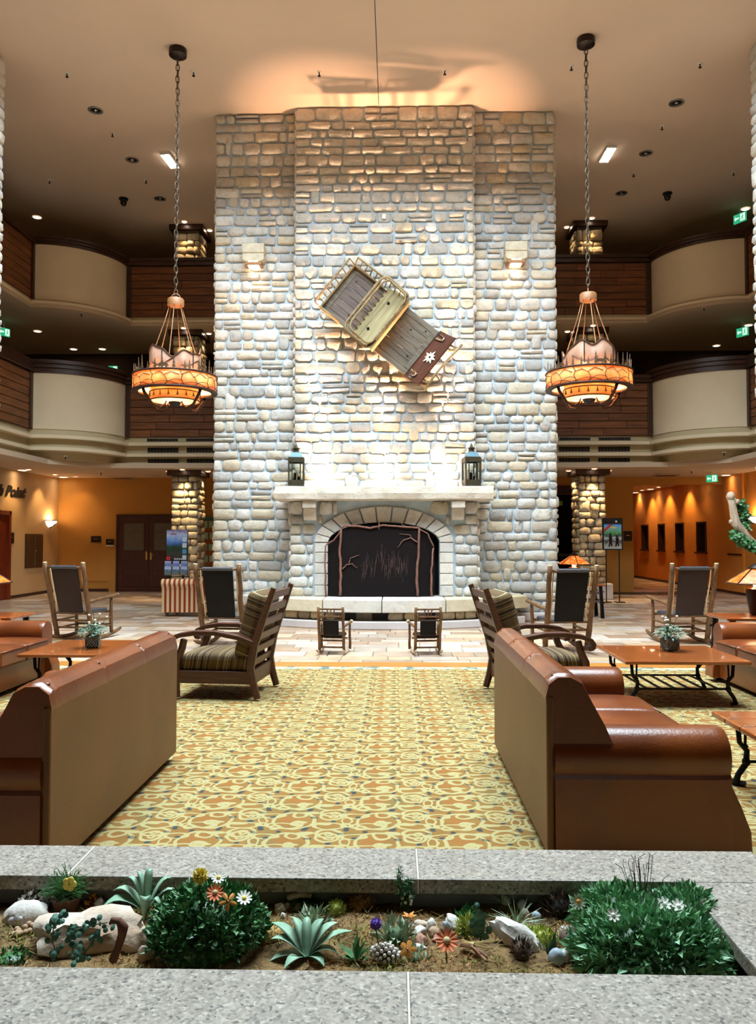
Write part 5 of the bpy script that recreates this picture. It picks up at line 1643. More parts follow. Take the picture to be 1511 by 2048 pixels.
# ------------------------------------------------------------------ stone wall lamps on the wings
plain('lamp_stone', C(206, 196, 172), .85, vary=.2, scale=8, bmp=.5, bscale=30)
for xp, sn in ((507, 'left'), (1031, 'right')):
    q = at(xp, 500, WY - .2)
    t = thing('stone_wall_lamp', 'boxy stone wall lamp on the %s wing of the chimney' % sn, 'lamp', (q.x, WY - .05, at(507, 525, 14.5).z), 0, group='stone wall lamps')
    MB().box(-.21, .21, -.26, .06, .16, .34).build('cap_stone', 'lamp_stone', t, bevel=.02)
    MB().prism([(-.205, .16), (-.205, .04), (-.14, .0), (.14, .0), (.205, .04), (.205, .16)], -.24, .06, 'xz').build('body_stone', 'lamp_stone', t, bevel=.012)
    MB().box(-.16, .16, -.23, .06, -.06, .0).build('housing', 'copper_rod', t, bevel=.01)
    MB().box(-.09, .09, -.238, -.14, -.004, .035).build('lens', 'lamp_hot', t, bevel=.01)
    MB().box(-.10, .10, -.20, .0, -.068, -.06).build('lens', 'lamp_glow', t)
    add_light('wall_lamp_light', 'SPOT', (0, -.11, -.09), 22, WARM, t, size=.05, spot=120, blend=.7)
# tiny white sensor plate on the breast
tag(box_obj('sensor_plate', 'white_plastic', at(764, 431, 14.4).x, at(771, 431, 14.4).x, BY - .075, BY - .03, at(764, 435, 14.4).z, at(764, 427, 14.4).z), 'small white plate on the chimney stones high above the sleigh', 'plate')

# ------------------------------------------------------------------ ceiling fittings
def on_ceil(xp, yp, z): 
    d = ray(xp, yp); return CAM + d * ((z - CAM.z) / d.z)
SPK = None
def sprinkler(xp, yp, z, where):
    global SPK
    q = on_ceil(xp, yp, z)
    t = thing('sprinkler', where, 'sprinkler', (q.x, q.y, z), 0, group='ceiling sprinklers')
    s = (q - CAM).length / 14
    if SPK is None:
        a = MB().lathe([(.045, 0), (.04, -.012)], 10).build('rose', 'white_plastic', t)
        b = MB().lathe([(.012, -.01), (.010, -.07)], 6).build('stem', 'bronze_dark', t)
        c = MB().lathe([(.028, -.075), (.028, -.068)], 8).build('deflector', 'bronze_dark', t)
        SPK = (a, b, c)
    else:
        for a in SPK: link_copy(a, t)
DWN = {}
def downlight(xp, yp, z, label, on=True, r=.10, energy=0, spot=80, tgt=None, col_=WARM):
    q = on_ceil(xp, yp, z)
    if 6 < z < 8 and q.y > 21.9: q = at(xp, yp, 21.9)
    t = thing('downlight', label, 'ceiling light', (q.x, q.y, z), 0, group='recessed downlights')
    key = (on, r)
    if key not in DWN:
        a = MB().lathe([(r, -.001), (r * 1.05, -.012), (r * .78, -.018), (r * .74, -.004)], 20, caps=False).build('trim_ring', 'lamp_ring' if on else 'steel', t, auto=True)
        if on: b = MB().lathe([(.001, -.008), (r * .74, -.006)], 16, caps=False).build('lens', 'lamp_hot', t)
        else:
            b = MB().lathe([(.001, -.004), (r * .74, -.004)], 16, caps=False).build('baffle', 'dark_void', t)
        DWN[key] = [a, b]
        if not on: DWN[key].append(MB().ball((0, 0, -.01), r * .3, 8, 5, (1, 1, .5)).build('bulb', 'chrome', t, smooth=True))
    else:
        for a in DWN[key]: link_copy(a, t)
    if energy:
        add_light('downlight_beam', 'SPOT', (0, 0, -.04), energy, col_, t, size=.04, spot=spot, blend=.7)
    return t
for xp, yp, w_ in ((134, 146, 'left of the left chandelier chain, near the top'), (387, 144, 'just right of the left chain, near the top'), (638, 144, 'left above the chimney top'), (889, 141, 'right above the chimney top'),
                   (1142, 132, 'just left of the right chain, near the top'), (1399, 127, 'right of the right chain, near the top'), (225, 266, 'below the first ring lamp at left'), (1323, 252, 'below the first ring lamp at right'),
                   (99, 360, 'far left, above the upper balcony'), (292, 360, 'left of the chimney, above the black camera'), (1266, 347, 'right of the chimney, above the black camera'), (1466, 344, 'far right, above the upper balcony')):
    sprinkler(xp, yp, CEIL, 'ceiling sprinkler ' + w_)
for xp, yp, z, w_ in ((163, 626, 6.94, 'under the upper left balcony'), (1407, 614, 6.94, 'under the upper right balcony'), (131, 912, 3.42, 'under the lower left gallery moulding'), (202, 944, 3.3, 'before the left exit sign'),
                      (1382, 941, 3.3, 'before the right exit sign'), (1447, 904, 3.42, 'under the lower right gallery moulding')):
    sprinkler(xp, yp, z, 'ceiling sprinkler ' + w_)
for xp, yp, w_ in ((191, 220, 'highest one at left'), (264, 319, 'middle one at left'), (320, 397, 'lowest one at left beside the chain'), (1352, 205, 'highest one at right'), (1291, 306, 'middle one at right'), (1242, 386, 'lowest one at right')):
    downlight(xp, yp, CEIL, 'unlit chrome ring downlight, ' + w_, on=False, r=.135)
downlight(74, 434, CEIL, 'lit downlight over the upper left gallery', r=.11, energy=12)
downlight(1490, 417, CEIL, 'lit downlight over the upper right gallery', r=.11, energy=12)
for xp, yp, w_ in ((75, 662, 'at far left, leftmost under the upper gallery'), (147, 702, 'second from the left under the upper gallery'), (204, 734, 'third from the left under the upper gallery'),
                   (1496, 650, 'at far right under the upper gallery'), (1432, 691, 'second from the right under the upper gallery')):
    downlight(xp, yp, 6.94, 'lit downlight ' + w_, r=.10, energy=5)
for xp, yp, e, w_ in ((45, 940, 16, 'at left edge above the dark wall panel'), (127, 954, 10, 'at left before the corner of the hall'), (1451, 950, 16, 'at right beside the exit sign'), (1383, 960, 16, 'at right above the rocking chair')):
    downlight(xp, yp, 3.3, 'lit ground floor downlight ' + w_, r=.12, energy=e, spot=100)
# pillar spots: one before each face of both pillars on every floor
for side, sn in ((-1, 'left'), (1, 'right')):
    for zc, fn in ((3.30, 'ground floor'), (6.94, 'first gallery'), (CEIL, 'top gallery')):
        cx = side * 5.22
        for dx, dy, pn in ((0, -.27, 'front'), (-side * .52, .30, 'inner side'), (side * .52, .30, 'outer side')):
            if pn == 'outer side' and zc > 4: continue
            t = thing('pillar_spot', 'pillar spot before the %s of the %s pillar, %s' % (pn, sn, fn), 'ceiling light', (cx + dx, 20.0 + dy, zc), 0, group='pillar spots')
            MB().lathe([(.07, -.001), (.075, -.015), (.05, -.02)], 14, caps=False).build('trim_ring', 'lamp_ring', t, auto=True)
            MB().lathe([(.001, -.012), (.055, -.012)], 12, caps=False).build('lens', 'lamp_hot', t)
            e = {3.30: 300, 6.94: 110, CEIL: 110}[zc] * (1 if pn == 'front' else .4)
            add_light('pillar_beam', 'SPOT', (0, 0, -.03), e, (1.0, .68, .34), t, size=.03, spot=62, blend=.5, target=(0, .06 if pn == 'front' else 0, -1))
# two bright linear spots aimed at the chimney
for (x0, y0_, x1, y1_), sn in (((329, 304, 350, 332), 'left'), ((1223, 291, 1206, 320), 'right')):
    a, b = on_ceil(x0, y0_, CEIL), on_ceil(x1, y1_, CEIL)
    mid = (a + b) / 2; d = (b - a); d.z = 0
    t = thing('ceiling_floodlight', 'glowing linear floodlight on the ceiling %s of the chimney' % sn, 'ceiling light', (mid.x, mid.y, CEIL), math.atan2(d.y, d.x), group='ceiling floodlights')
    L_ = d.length
    MB().box(-L_ / 2, L_ / 2, -.10, .10, -.05, -.001).build('housing', 'white_plastic', t, bevel=.01)
    MB().box(-L_ / 2 + .02, L_ / 2 - .02, -.09, .09, -.06, -.05).build('lens', 'lamp_hot', t)
    for k in range(4):
        MB().box(-L_ / 2 + L_ * (k + .5) / 4 - .004, -L_ / 2 + L_ * (k + .5) / 4 + .004, -.09, .09, -.064, -.06).build('louvre', 'white_plastic', t)
    o = add_light('floodlight_beam', 'SPOT', (mid.x, mid.y, CEIL - .10), 160, (1.0, .80, .58), None, size=.12, spot=70, blend=.8, target=(0, 16.4, 6.4))
    mwi = o.rotation_euler.to_matrix().to_4x4(); mwi.translation = o.location
    o.parent = t; o.matrix_parent_inverse = (Matrix.Translation((mid.x, mid.y, CEIL)) @ Matrix.Rotation(math.atan2(d.y, d.x), 4, 'Z')).inverted()
# black dome cameras
for xp, yp, sn in ((247, 397, 'left'), (1334, 386, 'right')):
    q = on_ceil(xp, yp, CEIL)
    t = thing('dome_camera', 'black dome camera on the ceiling %s of the chimney' % sn, 'camera', (q.x, q.y, CEIL), 0, group='dome cameras')
    MB().lathe([(.11, -.001), (.11, -.03), (.075, -.04), (.075, -.11)], 16).build('housing', 'black_plastic', t, auto=True)
    MB().lathe([(.075, -.11), (.065, -.15), (.04, -.175), (.001, -.185)], 16).build('dome', 'black_plastic', t, auto=True)
# emergency exit signs
def exit_sign(xp, yp, z, w_, h_, label, face, top=None):
    d = ray(xp, yp); q = CAM + d * ((z - CAM.z) / d.z)
    if top is None: q = at(xp, yp, BACK - .03)
    t = thing('exit_sign', label, 'exit sign', tuple(q), face, group='green exit signs')
    MB().box(-w_ / 2, w_ / 2, -.02, .02, -h_ / 2, h_ / 2).build('housing', 'exit_green', t, bevel=.004)
    MB().box(w_ * .06, w_ * .44, -.024, -.02, -h_ * .40, h_ * .40).build('lit_panel', 'exit_white', t)
    ar = MB().prism([(-w_ * .42, 0), (-w_ * .30, h_ * .26), (-w_ * .30, h_ * .09), (-w_ * .06, h_ * .09), (-w_ * .06, -h_ * .09), (-w_ * .30, -h_ * .09), (-w_ * .30, -h_ * .26)], -.024, -.02, 'xz')
    ar.build('arrow', 'exit_white', t)
    # running figure on the lit door
    rn = MB().ball((w_ * .26, -.026, h_ * .24), h_ * .07, 8, 5, (1, .2, 1))
    rn.bar((w_ * .26, -.026, h_ * .15), (w_ * .23, -.026, -h_ * .05), h_ * .12, .003, up=(0, 1, 0)).bar((w_ * .23, -.026, -h_ * .05), (w_ * .14, -.026, -h_ * .32), h_ * .08, .003, up=(0, 1, 0)).bar((w_ * .24, -.026, -h_ * .05), (w_ * .33, -.026, -h_ * .3), h_ * .08, .003, up=(0, 1, 0)).bar((w_ * .15, -.026, h_ * .06), (w_ * .36, -.026, h_ * .08), h_ * .06, .003, up=(0, 1, 0))
    o = rn.build('running_figure', 'exit_green', t)
    if top: MB().tube([(0, 0, h_ / 2), (0, 0, top - z)], .012, 6).build('hanger', 'white_plastic', t)
    return t
exit_sign(167, 971, 3.12, .31, .17, 'green exit sign with arrow hanging by the left corner', 0, 3.3)
exit_sign(1423, 957, 3.12, .30, .19, 'green exit sign hanging at ground floor right', R(-50), 3.3)
exit_sign(1479, 436, 9.4, .34, .22, 'green exit sign in the top right gallery', R(-60), CEIL)
exit_sign(1484, 664, 6.66, .32, .22, 'green exit sign in the middle right gallery', R(-60), 6.94)
exit_sign(226, 737, 6.62, .26, .14, 'small green exit sign above the lower left balcony', 0)
exit_sign(8, 664, 6.66, .3, .2, 'green exit sign at the left edge of the middle gallery', R(60), 6.94)
# round air outlets in the lower ceiling
for xp, yp, sn in ((246, 955, 'left'), (1333, 949, 'right')):
    q = on_ceil(xp, yp, 3.3)
    t = thing('air_outlet', 'flat air outlet on the low ceiling at %s' % sn, 'vent', (q.x, q.y, 3.3), 0, group='air outlets')
    MB().box(-.32, .32, -.32, .32, -.03, -.001).build('frame', 'low_ceiling', t, bevel=.01)
    for k in range(5): MB().box(-.27, .27, -.25 + .11 * k, -.19 + .11 * k, -.036, -.03).build('slot', 'panel_brown', t)
# ------------------------------------------------------------------ things on and along the walls
# double door at back left
xL, xM, xR = at(237, 1100, BACK).x, at(298, 1100, BACK).x, at(359, 1100, BACK).x
DZ = at(237, 1033, BACK).z
dr = struct(MB().box(xL - .06, xL, BACK - .06, BACK, 0, DZ + .06).box(xR, xR + .06, BACK - .06, BACK, 0, DZ + .06).box(xL, xR, BACK - .06, BACK, DZ, DZ + .06).build('door_1', 'door_wood'))
def door_leaf(x0, x1, par, side):
    lf = MB().box(x0 + .004, x1 - .004, BACK - .045, BACK - .005, .01, DZ).build('leaf', 'door_wood', par, bevel=.006)
    a, b = x0 + .16, x1 - .14
    MB().box(a, b, BACK - .052, BACK - .045, DZ * .55, DZ - .20).build('glass_pane', 'door_glass', lf)
    fr = MB(); t = .03
    fr.box(a - t, b + t, BACK - .06, BACK - .045, DZ * .55 - t, DZ * .55).box(a - t, b + t, BACK - .06, BACK - .045, DZ - .20, DZ - .20 + t).box(a - t, a, BACK - .06, BACK - .045, DZ * .55, DZ - .2).box(b, b + t, BACK - .06, BACK - .045, DZ * .55, DZ - .2)
    fr.build('moulding', 'door_wood', lf)
    for z0, z1 in ((.14, .50), (.58, .98)):
        MB().box(a - t, b + t, BACK - .055, BACK - .045, z0, z1).build('panel', 'door_wood', lf, bevel=.012)
    hx = x1 - .06 if side < 0 else x0 + .07
    MB().box(hx - .025, hx + .025, BACK - .06, BACK - .045, .92, 1.16 if side < 0 else 1.12).build('handle_plate', 'brass', lf)
    if side > 0: MB().tube([(hx, BACK - .06, 1.06), (hx, BACK - .10, 1.06), (hx + .11, BACK - .10, 1.06)], .012, 6).build('handle', 'brass', lf)
    # small etched mark on the glass
    cx = (a + b) / 2
    m_ = MB()
    for k in range(5): m_.bar((cx - .14 + .06 * k, BACK - .055, DZ * .80), (cx - .10 + .06 * k, BACK - .055, DZ * .80 + .035), .012, .003, up=(0, 1, 0))
    m_.bar((cx - .16, BACK - .055, DZ * .785), (cx + .16, BACK - .055, DZ * .785), .012, .003, up=(0, 1, 0))
    m_.build('etched_mark', 'panel_brown', lf)
door_leaf(xL, xM, dr, -1); door_leaf(xM, xR, dr, 1)
# red door at the left edge (in the side wall)
def side_y(xp):
    d = ray(xp, 1076); return (-SIDE - CAM.x) / d.x * d.y
yA = side_y(15); yB = yA - 1.1
d2 = struct(MB().box(-SIDE, -SIDE + .10, yA - .10, yA, 0, at(15, 1022, yA).z).box(-SIDE, -SIDE + .10, yB, yB + .1, 0, at(15, 1022, yA).z).box(-SIDE, -SIDE + .10, yB, yA, at(15, 1022, yA).z - .1, at(15, 1022, yA).z).build('door_2', 'red_door_wood'))
MB().box(-SIDE + .0, -SIDE + .04, yB + .1, yA - .1, 0.01, at(15, 1022, yA).z - .1).build('leaf', 'red_door_wood', d2)
# side-wall items
def side_box(name, label, cat, xp0, xp1, yp0, yp1, mat, th=.03):
    y0, y1 = side_y(xp0), side_y(xp1)
    ym = (y0 + y1) / 2; xm = (xp0 + xp1) / 2
    z1, z0 = at(xm, yp0, ym).z, at(xm, yp1, ym).z
    return y0, y1, z0, z1
y0, y1, z0, z1 = side_box('x', '', '', 50, 84, 1068, 1135, None)
t = thing('wall_cabinet', 'dark brown double-leaf cabinet set into the left wall', 'cabinet', (-SIDE, (y0 + y1) / 2, z0))
h_, w_ = z1 - z0, abs(y1 - y0)
MB().box(0, .015, -w_ / 2, w_ / 2, 0, h_).build('frame', 'dark_wood', t)
for s in (-1, 1):
    lf = MB().box(.015, .04, min(0, s * w_ / 2) + .012, max(0, s * w_ / 2) - .012, .02, h_ - .02).build('door', 'panel_brown', t, bevel=.004)
MB().box(.038, .048, -.008, .008, .02, h_ - .02).build('seam_strip', 'steel', t)
MB().ball((.05, .05, h_ * .5), .014, 8, 5).build('knob', 'brass', t, smooth=True)
def plaque(label, c, w_, h_, normal, txt=False):
    t = thing('wall_plaque', label, 'plaque', c, normal, group='dark wall plaques')
    MB().box(-w_ / 2, w_ / 2, -.02, 0, -h_ / 2, h_ / 2).build('plate', 'frame_black', t, bevel=.004)
    MB().box(-w_ * .36, w_ * .36, -.023, -.02, -h_ * .3, h_ * .3).build('inset', 'bronze_dark', t)
    MB().box(-w_ * .2, w_ * .2, -.025, -.023, h_ * .02, h_ * .10).build('line', 'brass', t)
    return t
y0, y1, z0, z1 = side_box('x', '', '', 18, 27, 1065, 1087, None)
plaque('small dark plaque beside the red door at left', (-SIDE + .001, (y0 + y1) / 2, (z0 + z1) / 2), abs(y1 - y0), z1 - z0, PI / 2)
for (a, b, c, d, lb) in ((182, 202, 1072, 1085, 'left of the two dark plaques on the back wall'), (212, 228, 1078, 1090, 'right of the two dark plaques, with a pale lower edge')):
    p0, p1 = at(a, d, BACK), at(b, c, BACK)
    t = plaque(lb, ((p0.x + p1.x) / 2, BACK - .001, (p0.z + p1.z) / 2), p1.x - p0.x, p1.z - p0.z, 0)
    if 'right' in lb: MB().box(-(p1.x - p0.x) / 2, (p1.x - p0.x) / 2, -.022, 0, -(p1.z - p0.z) / 2 - .035, -(p1.z - p0.z) / 2 - .005).build('lower_edge', 'white_plastic', t)
p0, p1 = at(1246, 1082, BACK), at(1263, 1062, BACK)
plaque('dark plaque on the wall right of the right pillar', ((p0.x + p1.x) / 2, BACK - .001, (p0.z + p1.z) / 2), p1.x - p0.x, p1.z - p0.z, 0)
# bowl sconce on the left wall
ys = side_y(97); zs = at(97, 1045, ys).z
plain('sconce_glass', C(250, 236, 210), .4, emit=(1.0, .80, .56, 1), emit_s=2.2)
def sconce(label, x, yv, z, nx):
    t = thing('wall_sconce', label, 'sconce', (x, yv, z), 0 if nx > 0 else PI, group='bowl sconces')
    MB().add([(math.cos(a) * r_ + .0, math.sin(a) * r_ * 1.0, zz) for r_, zz in ((.23, .05), (.20, -.02), (.12, -.09), (.03, -.13)) for a in [R(-90 + 180 * k / 12) for k in range(13)]],
             [(i * 13 + k, i * 13 + k + 1, (i + 1) * 13 + k + 1, (i + 1) * 13 + k) for i in range(3) for k in range(12)]).build('bowl', 'sconce_glass', t, smooth=True)
    MB().tube([(.235 * math.cos(R(-90 + 180 * k / 12)), .235 * math.sin(R(-90 + 180 * k / 12)), .055) for k in range(13)], .012, 6).build('rim', 'bronze_dark', t)
    MB().tube([(.22, 0, .04), (.14, 0, -.10), (.01, 0, -.16)], .014, 6).build('bracket', 'bronze_dark', t)
    for s in (-1, 1): MB().ball((.10, s * .07, .04), .03, 8, 6).build('bulb', 'lamp_hot', t, smooth=True)
    add_light('sconce_light', 'POINT', (.14, 0, .10), 16, (1, .70, .38), t, size=.05)
    return t
sconce('glowing bowl sconce on the left wall near the corner', -SIDE, ys, zs, 1)
d_ = ray(1508, 1037); yr = (SIDE - CAM.x) / d_.x * d_.y
sconce('bowl sconce just showing at the right edge', SIDE, yr - .12, at(1508, 1037, yr).z, -1)
# black script lettering high on the left wall, cut by the frame
yt = side_y(16); zt = at(16, 981, yt).z
tx = text_obj('wall_lettering', 'th Point', .30, (-SIDE + .012, side_y(17), at(16, 983, yt).z), (PI / 2, 0, PI / 2), 'black_text', depth=.008, shear=.45, bold=.014)
tag(tx, 'black script lettering high on the left wall', 'lettering')
tx.scale = (1.6, 1.25, 1)

# notice board behind the left pillar
p0, p1 = at(402, 1150, BACK), at(447, 1032, BACK)
nb_ = thing('notice_board', 'brown notice board with pale green sheets between pillar and chimney', 'notice board', ((p0.x + p1.x) / 2, BACK, p0.z))
bw_, bh_ = p1.x - p0.x, p1.z - p0.z
plain('cork', C(150, 84, 34), .8, vary=.15)
MB().box(-bw_ / 2, bw_ / 2, -.03, -.001, 0, bh_).build('panel', 'cork', nb_, bevel=.005)
MB().box(-bw_ / 2, bw_ / 2, -.036, -.03, bh_ - .14, bh_ - .02).build('heading', 'exit_dark', nb_) if 'exit_dark' in M else None
plain('board_green', C(60, 110, 90), .7)
MB().box(-bw_ / 2, bw_ / 2, -.036, -.03, bh_ - .13, bh_ - .02).build('heading', 'board_green', nb_)
sh = None
for k in range(4):
    for j in range(3):
        lc = (-bw_ / 2 + .10 + j * .20 + (k % 2) * .02, -.032, bh_ - .34 - k * .33)
        if lc[2] < .05: continue
        if sh is None: sh = MB().box(-.075, .075, -.004, 0, 0, .19).build('sheet', 'paper_green', nb_, lc)
        else: link_copy(sh, nb_, lc)

# dark glazed doorway right of the chimney, stone visible through it
gx0, gx1 = 3.35, 5.9
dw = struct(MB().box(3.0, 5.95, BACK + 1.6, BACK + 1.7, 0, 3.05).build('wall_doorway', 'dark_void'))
dd = struct(MB().box(at(1152, 1076, BACK).x, at(1168, 1076, BACK).x, BACK - .04, BACK + .12, 0, 3.05).box(at(1168, 1076, BACK).x, 5.95, BACK, BACK + .06, 0, 3.05).box(3.3, at(1152, 1076, BACK).x, BACK - .04, BACK + .12, 2.80, 3.05).build('door_3', 'door_wood'))
MB().box(at(1151, 1076, BACK).x, at(1153, 1076, BACK).x + .02, BACK - .05, BACK - .04, .05, 2.8).build('edge_strip', 'brass', dd)
MB().box(at(1100, 1076, BACK).x, at(1152, 1076, BACK).x, BACK - .0, BACK + .06, 1.02, 1.10).build('push_bar', 'frame_black', dd)
rng = random.Random(77)
sp_ = struct(MB().box(4.2, 5.05, BACK + 1.1, BACK + 1.5, 0, 3.05).build('wall_doorway_pier', 'dark_mortar'))
lay(sp_, courses(4.2, 5.05, .1, 2.6, rng, wd=(.16, .34)), rng, (0, BACK + 1.1, 0), mat='pillar_stone', limit=90)
plain('beam_green', C(92, 104, 44), .7)
struct(MB().box(3.3, 5.2, BACK + .9, BACK + 1.0, 2.52, 2.66).build('trim_13', 'beam_green'))
add_light('doorway_point', 'POINT', (4.4, BACK + .5, 2.5), 10, (1, .78, .4), size=.05)  # bare point light inside the doorway, no fitting modelled
# door mat in the corridor
q0 = fl(1180, 1180)
mt = box_obj('door_mat', 'frame_black', 6.0, 9.0, 21.6, 22.45, .0005, .012)
tag(mt, 'dark door mat at the mouth of the corridor', 'mat')
# corridor downlights
for xp, yp, e, w_ in ((1300, 978, 40, 'nearest in the corridor'), (1270, 985, 40, 'farthest in the corridor')):
    downlight(xp, yp, 3.3, 'lit corridor downlight, ' + w_, r=.12, energy=e, spot=110)
for k, (a, b) in enumerate(sorted(wins)[:4]):
    yv = (a + b) / 2 + .9
    t = thing('wall_washer', 'recessed wall washer above the %s corridor window' % ('first', 'second', 'third', 'fourth')[k], 'ceiling light', (SIDE - .38, yv, 3.3), 0, group='wall washers')
    MB().lathe([(.07, -.001), (.075, -.012), (.05, -.016)], 12, caps=False).build('trim_ring', 'lamp_ring', t)
    MB().lathe([(.001, -.01), (.05, -.01)], 10, caps=False).build('lens', 'lamp_hot', t)
    add_light('washer_beam', 'SPOT', (0, 0, -.03), 110, (1, .62, .24), t, size=.04, spot=92, blend=.8, target=(.22, 0, -1))
# the same washers over the left wall
for k, xp in enumerate((76, 20)):
    yv = side_y(xp)
    t = thing('wall_washer', ('recessed wall washer above the left bowl sconce', 'recessed wall washer above the script lettering')[k], 'ceiling light', (-SIDE + .45, yv, 3.3), 0, group='wall washers')
    MB().lathe([(.07, -.001), (.075, -.012), (.05, -.016)], 12, caps=False).build('trim_ring', 'lamp_ring', t)
    MB().lathe([(.001, -.01), (.05, -.01)], 10, caps=False).build('lens', 'lamp_hot', t)
    add_light('washer_beam', 'SPOT', (0, 0, -.03), 70, (1, .66, .30), t, size=.04, spot=80, blend=.8, target=(-.25, 0, -1))
t = thing('wall_washer', 'recessed wall washer in the back left corner', 'ceiling light', (-8.9, BACK - .5, 3.3), 0, group='wall washers')
MB().lathe([(.07, -.001), (.075, -.012), (.05, -.016)], 12, caps=False).build('trim_ring', 'lamp_ring', t)
add_light('washer_beam', 'SPOT', (0, 0, -.03), 22, (1, .62, .24), t, size=.04, spot=90, blend=.8, target=(0, .25, -1))

# ------------------------------------------------------------------ brochure stand by the left pillar
def poster_mat(name, stops, scale=3.0, axis=2):
    m, nt, b = _new(name)
    co = coords(nt, 'Generated')
    sx = nt.nodes.new('ShaderNodeSeparateXYZ'); nt.links.new(co, sx.inputs[0])
    t = tex(nt, 'Noise', scale, co, detail=5)
    k = mth(nt, 'ADD', sx.outputs[axis], mth(nt, 'MULTIPLY', mth(nt, 'SUBTRACT', t.outputs[0], .5), .35))
    r = ramp(nt, stops); nt.links.new(k, r.inputs[0])
    nt.links.new(r.outputs[0], b.inputs['Base Color']); b.inputs['Roughness'].default_value = .35
    return m
poster_mat('alpine_print', [(.0, C(24, 22, 26)), (.22, C(60, 58, 50)), (.30, C(34, 52, 36)), (.46, C(40, 70, 48)), (.54, C(60, 96, 160)), (.70, C(110, 150, 210)), (.85, C(190, 196, 220)), (1, C(120, 110, 160))], 4)
poster_mat('leaflet_print', [(.0, C(80, 100, 70)), (.3, C(60, 100, 160)), (.5, C(200, 214, 236)), (.7, C(70, 110, 190)), (1, C(190, 190, 225))], 5)
Yb = 18.6
p0, p1 = at(332, 1128, Yb), at(376, 1060, Yb)
st = thing('brochure_stand', 'brochure stand with alpine poster and three leaflet pockets by the left pillar', 'stand', ((p0.x + p1.x) / 2, Yb, 0))
w_ = p1.x - p0.x; zb_, zt_ = p0.z, p1.z
bd = MB().box(-w_ / 2, w_ / 2, -.01, .01, zb_, zt_).build('poster_board', 'frame_black', st)
MB().box(-w_ / 2 + .01, w_ / 2 - .01, -.016, -.01, zb_ + .09, zt_ - .005).build('poster', 'alpine_print', bd)
plain('panel_white', C(206, 212, 216), .5); plain('panel_blue', C(70, 150, 190), .5); plain('panel_red', C(180, 40, 40), .5); plain('text_maroon', C(110, 20, 30), .6)
for k, mt_ in enumerate(('panel_white', 'panel_white', 'panel_blue', 'panel_white')):
    z = zt_ - .17 - k * .145
    MB().box(w_ / 2 - .13, w_ / 2 - .03, -.02, -.016, z - .11, z).build('picture', mt_, bd, bevel=.004)
MB().box(-w_ / 2 + .01, -w_ / 2 + .11, -.02, -.016, zb_ + .09, zb_ + .18).build('picture', 'panel_red', bd)
for k in range(4): MB().box(-.06 + k * .05, -.03 + k * .05, -.02, -.016, zb_ + .10, zb_ + .14).build('picture', 'panel_white', bd)
for k in range(6): MB().box(-.16 + k * .025, -.144 + k * .025, -.02, -.016, zt_ - .115, zt_ - .085 + .006 * (k % 2)).build('title_letter', 'text_maroon', bd)
plain('acrylic', C(190, 205, 210), .1, trans=.7)
for k in range(3):
    xc = -w_ / 2 + .035 + k * (w_ + .06) / 3 - .03 + .06
    z0_ = at(350, 1150, Yb).z; z1_ = at(350, 1122, Yb).z
    pk = MB().box(xc - .085, xc + .085, -.09, -.075, z0_, z0_ + .10).box(xc - .085, xc - .078, -.09, -.02, z0_, z0_ + .2).box(xc + .078, xc + .085, -.09, -.02, z0_, z0_ + .2).build('pocket', 'acrylic', st)
    MB().box(xc - .075, xc + .075, -.075, -.03, z0_ + .01, z1_).build('leaflets', 'leaflet_print', pk)
for s in (-1, 1):
    MB().box(s * w_ * .3 - .018, s * w_ * .3 + .018, -.01, .02, .012, zb_ + .1).build('leg', 'frame_black', st)
    MB().box(s * w_ * .3 - .02, s * w_ * .3 + .02, -.25, .2, 0, .014).build('foot', 'frame_black', st)
# poster stand by the right pillar
Yp = 18.9
p0, p1 = at(1204, 1100, Yp), at(1244, 1036, Yp)
st = thing('poster_stand', 'black framed poster on two thin legs before the right pillar', 'stand', ((p0.x + p1.x) / 2, Yp, 0))
w_ = p1.x - p0.x; zb_, zt_ = p0.z, p1.z
fr_ = MB().box(-w_ / 2, w_ / 2, -.02, .02, zb_, zt_).build('frame', 'frame_black', st, bevel=.006)
poster_mat('hike_print', [(.0, C(176, 176, 170)), (.18, C(150, 150, 146)), (.30, C(60, 56, 54)), (.45, C(190, 196, 196)), (.55, C(50, 60, 72)), (.64, C(90, 150, 90)), (.78, C(110, 170, 150)), (.88, C(110, 170, 220)), (1, C(60, 130, 200))], 5)
MB().box(-w_ / 2 + .035, w_ / 2 - .035, -.026, -.02, zb_ + .03, zt_ - .15).build('poster', 'hike_print', fr_)
# two hikers, a yellow title bar and the red corner ribbon printed on it
pw = w_ - .07; pz0, pz1 = zb_ + .03, zt_ - .15
hk = MB()
for xx, hh in ((-.06, .26), (.10, .22)):
    hk.ball((xx, -.028, pz0 + .08 + hh), .03, 8, 5, (1, .1, 1)).bar((xx, -.028, pz0 + .08 + hh - .03), (xx + .01, -.028, pz0 + .18), .075, .003, up=(0, 1, 0)).bar((xx, -.028, pz0 + .18), (xx - .03, -.028, pz0 + .05), .035, .003, up=(0, 1, 0)).bar((xx + .01, -.028, pz0 + .18), (xx + .04, -.028, pz0 + .06), .035, .003, up=(0, 1, 0))
hk.build('printed_hikers', 'bronze_dark', fr_)
plain('print_yellow', C(220, 196, 70), .5)
MB().box(-.06, .08, -.029, -.026, pz1 - .10, pz1 - .06).build('printed_bar', 'print_yellow', fr_)
MB().add([(-pw / 2, -.029, pz1 - .20), (-pw / 2, -.029, pz1 - .12), (-pw / 2 + .14, -.029, pz1), (-pw / 2 + .21, -.029, pz1)], [(0, 1, 2, 3)]).build('corner_ribbon', 'panel_red', fr_)
MB().ball((w_ * .18, -.022, zt_ - .085), .026, 8, 5, (1, .15, 1)).build('header_emblem', 'panel_white', fr_)
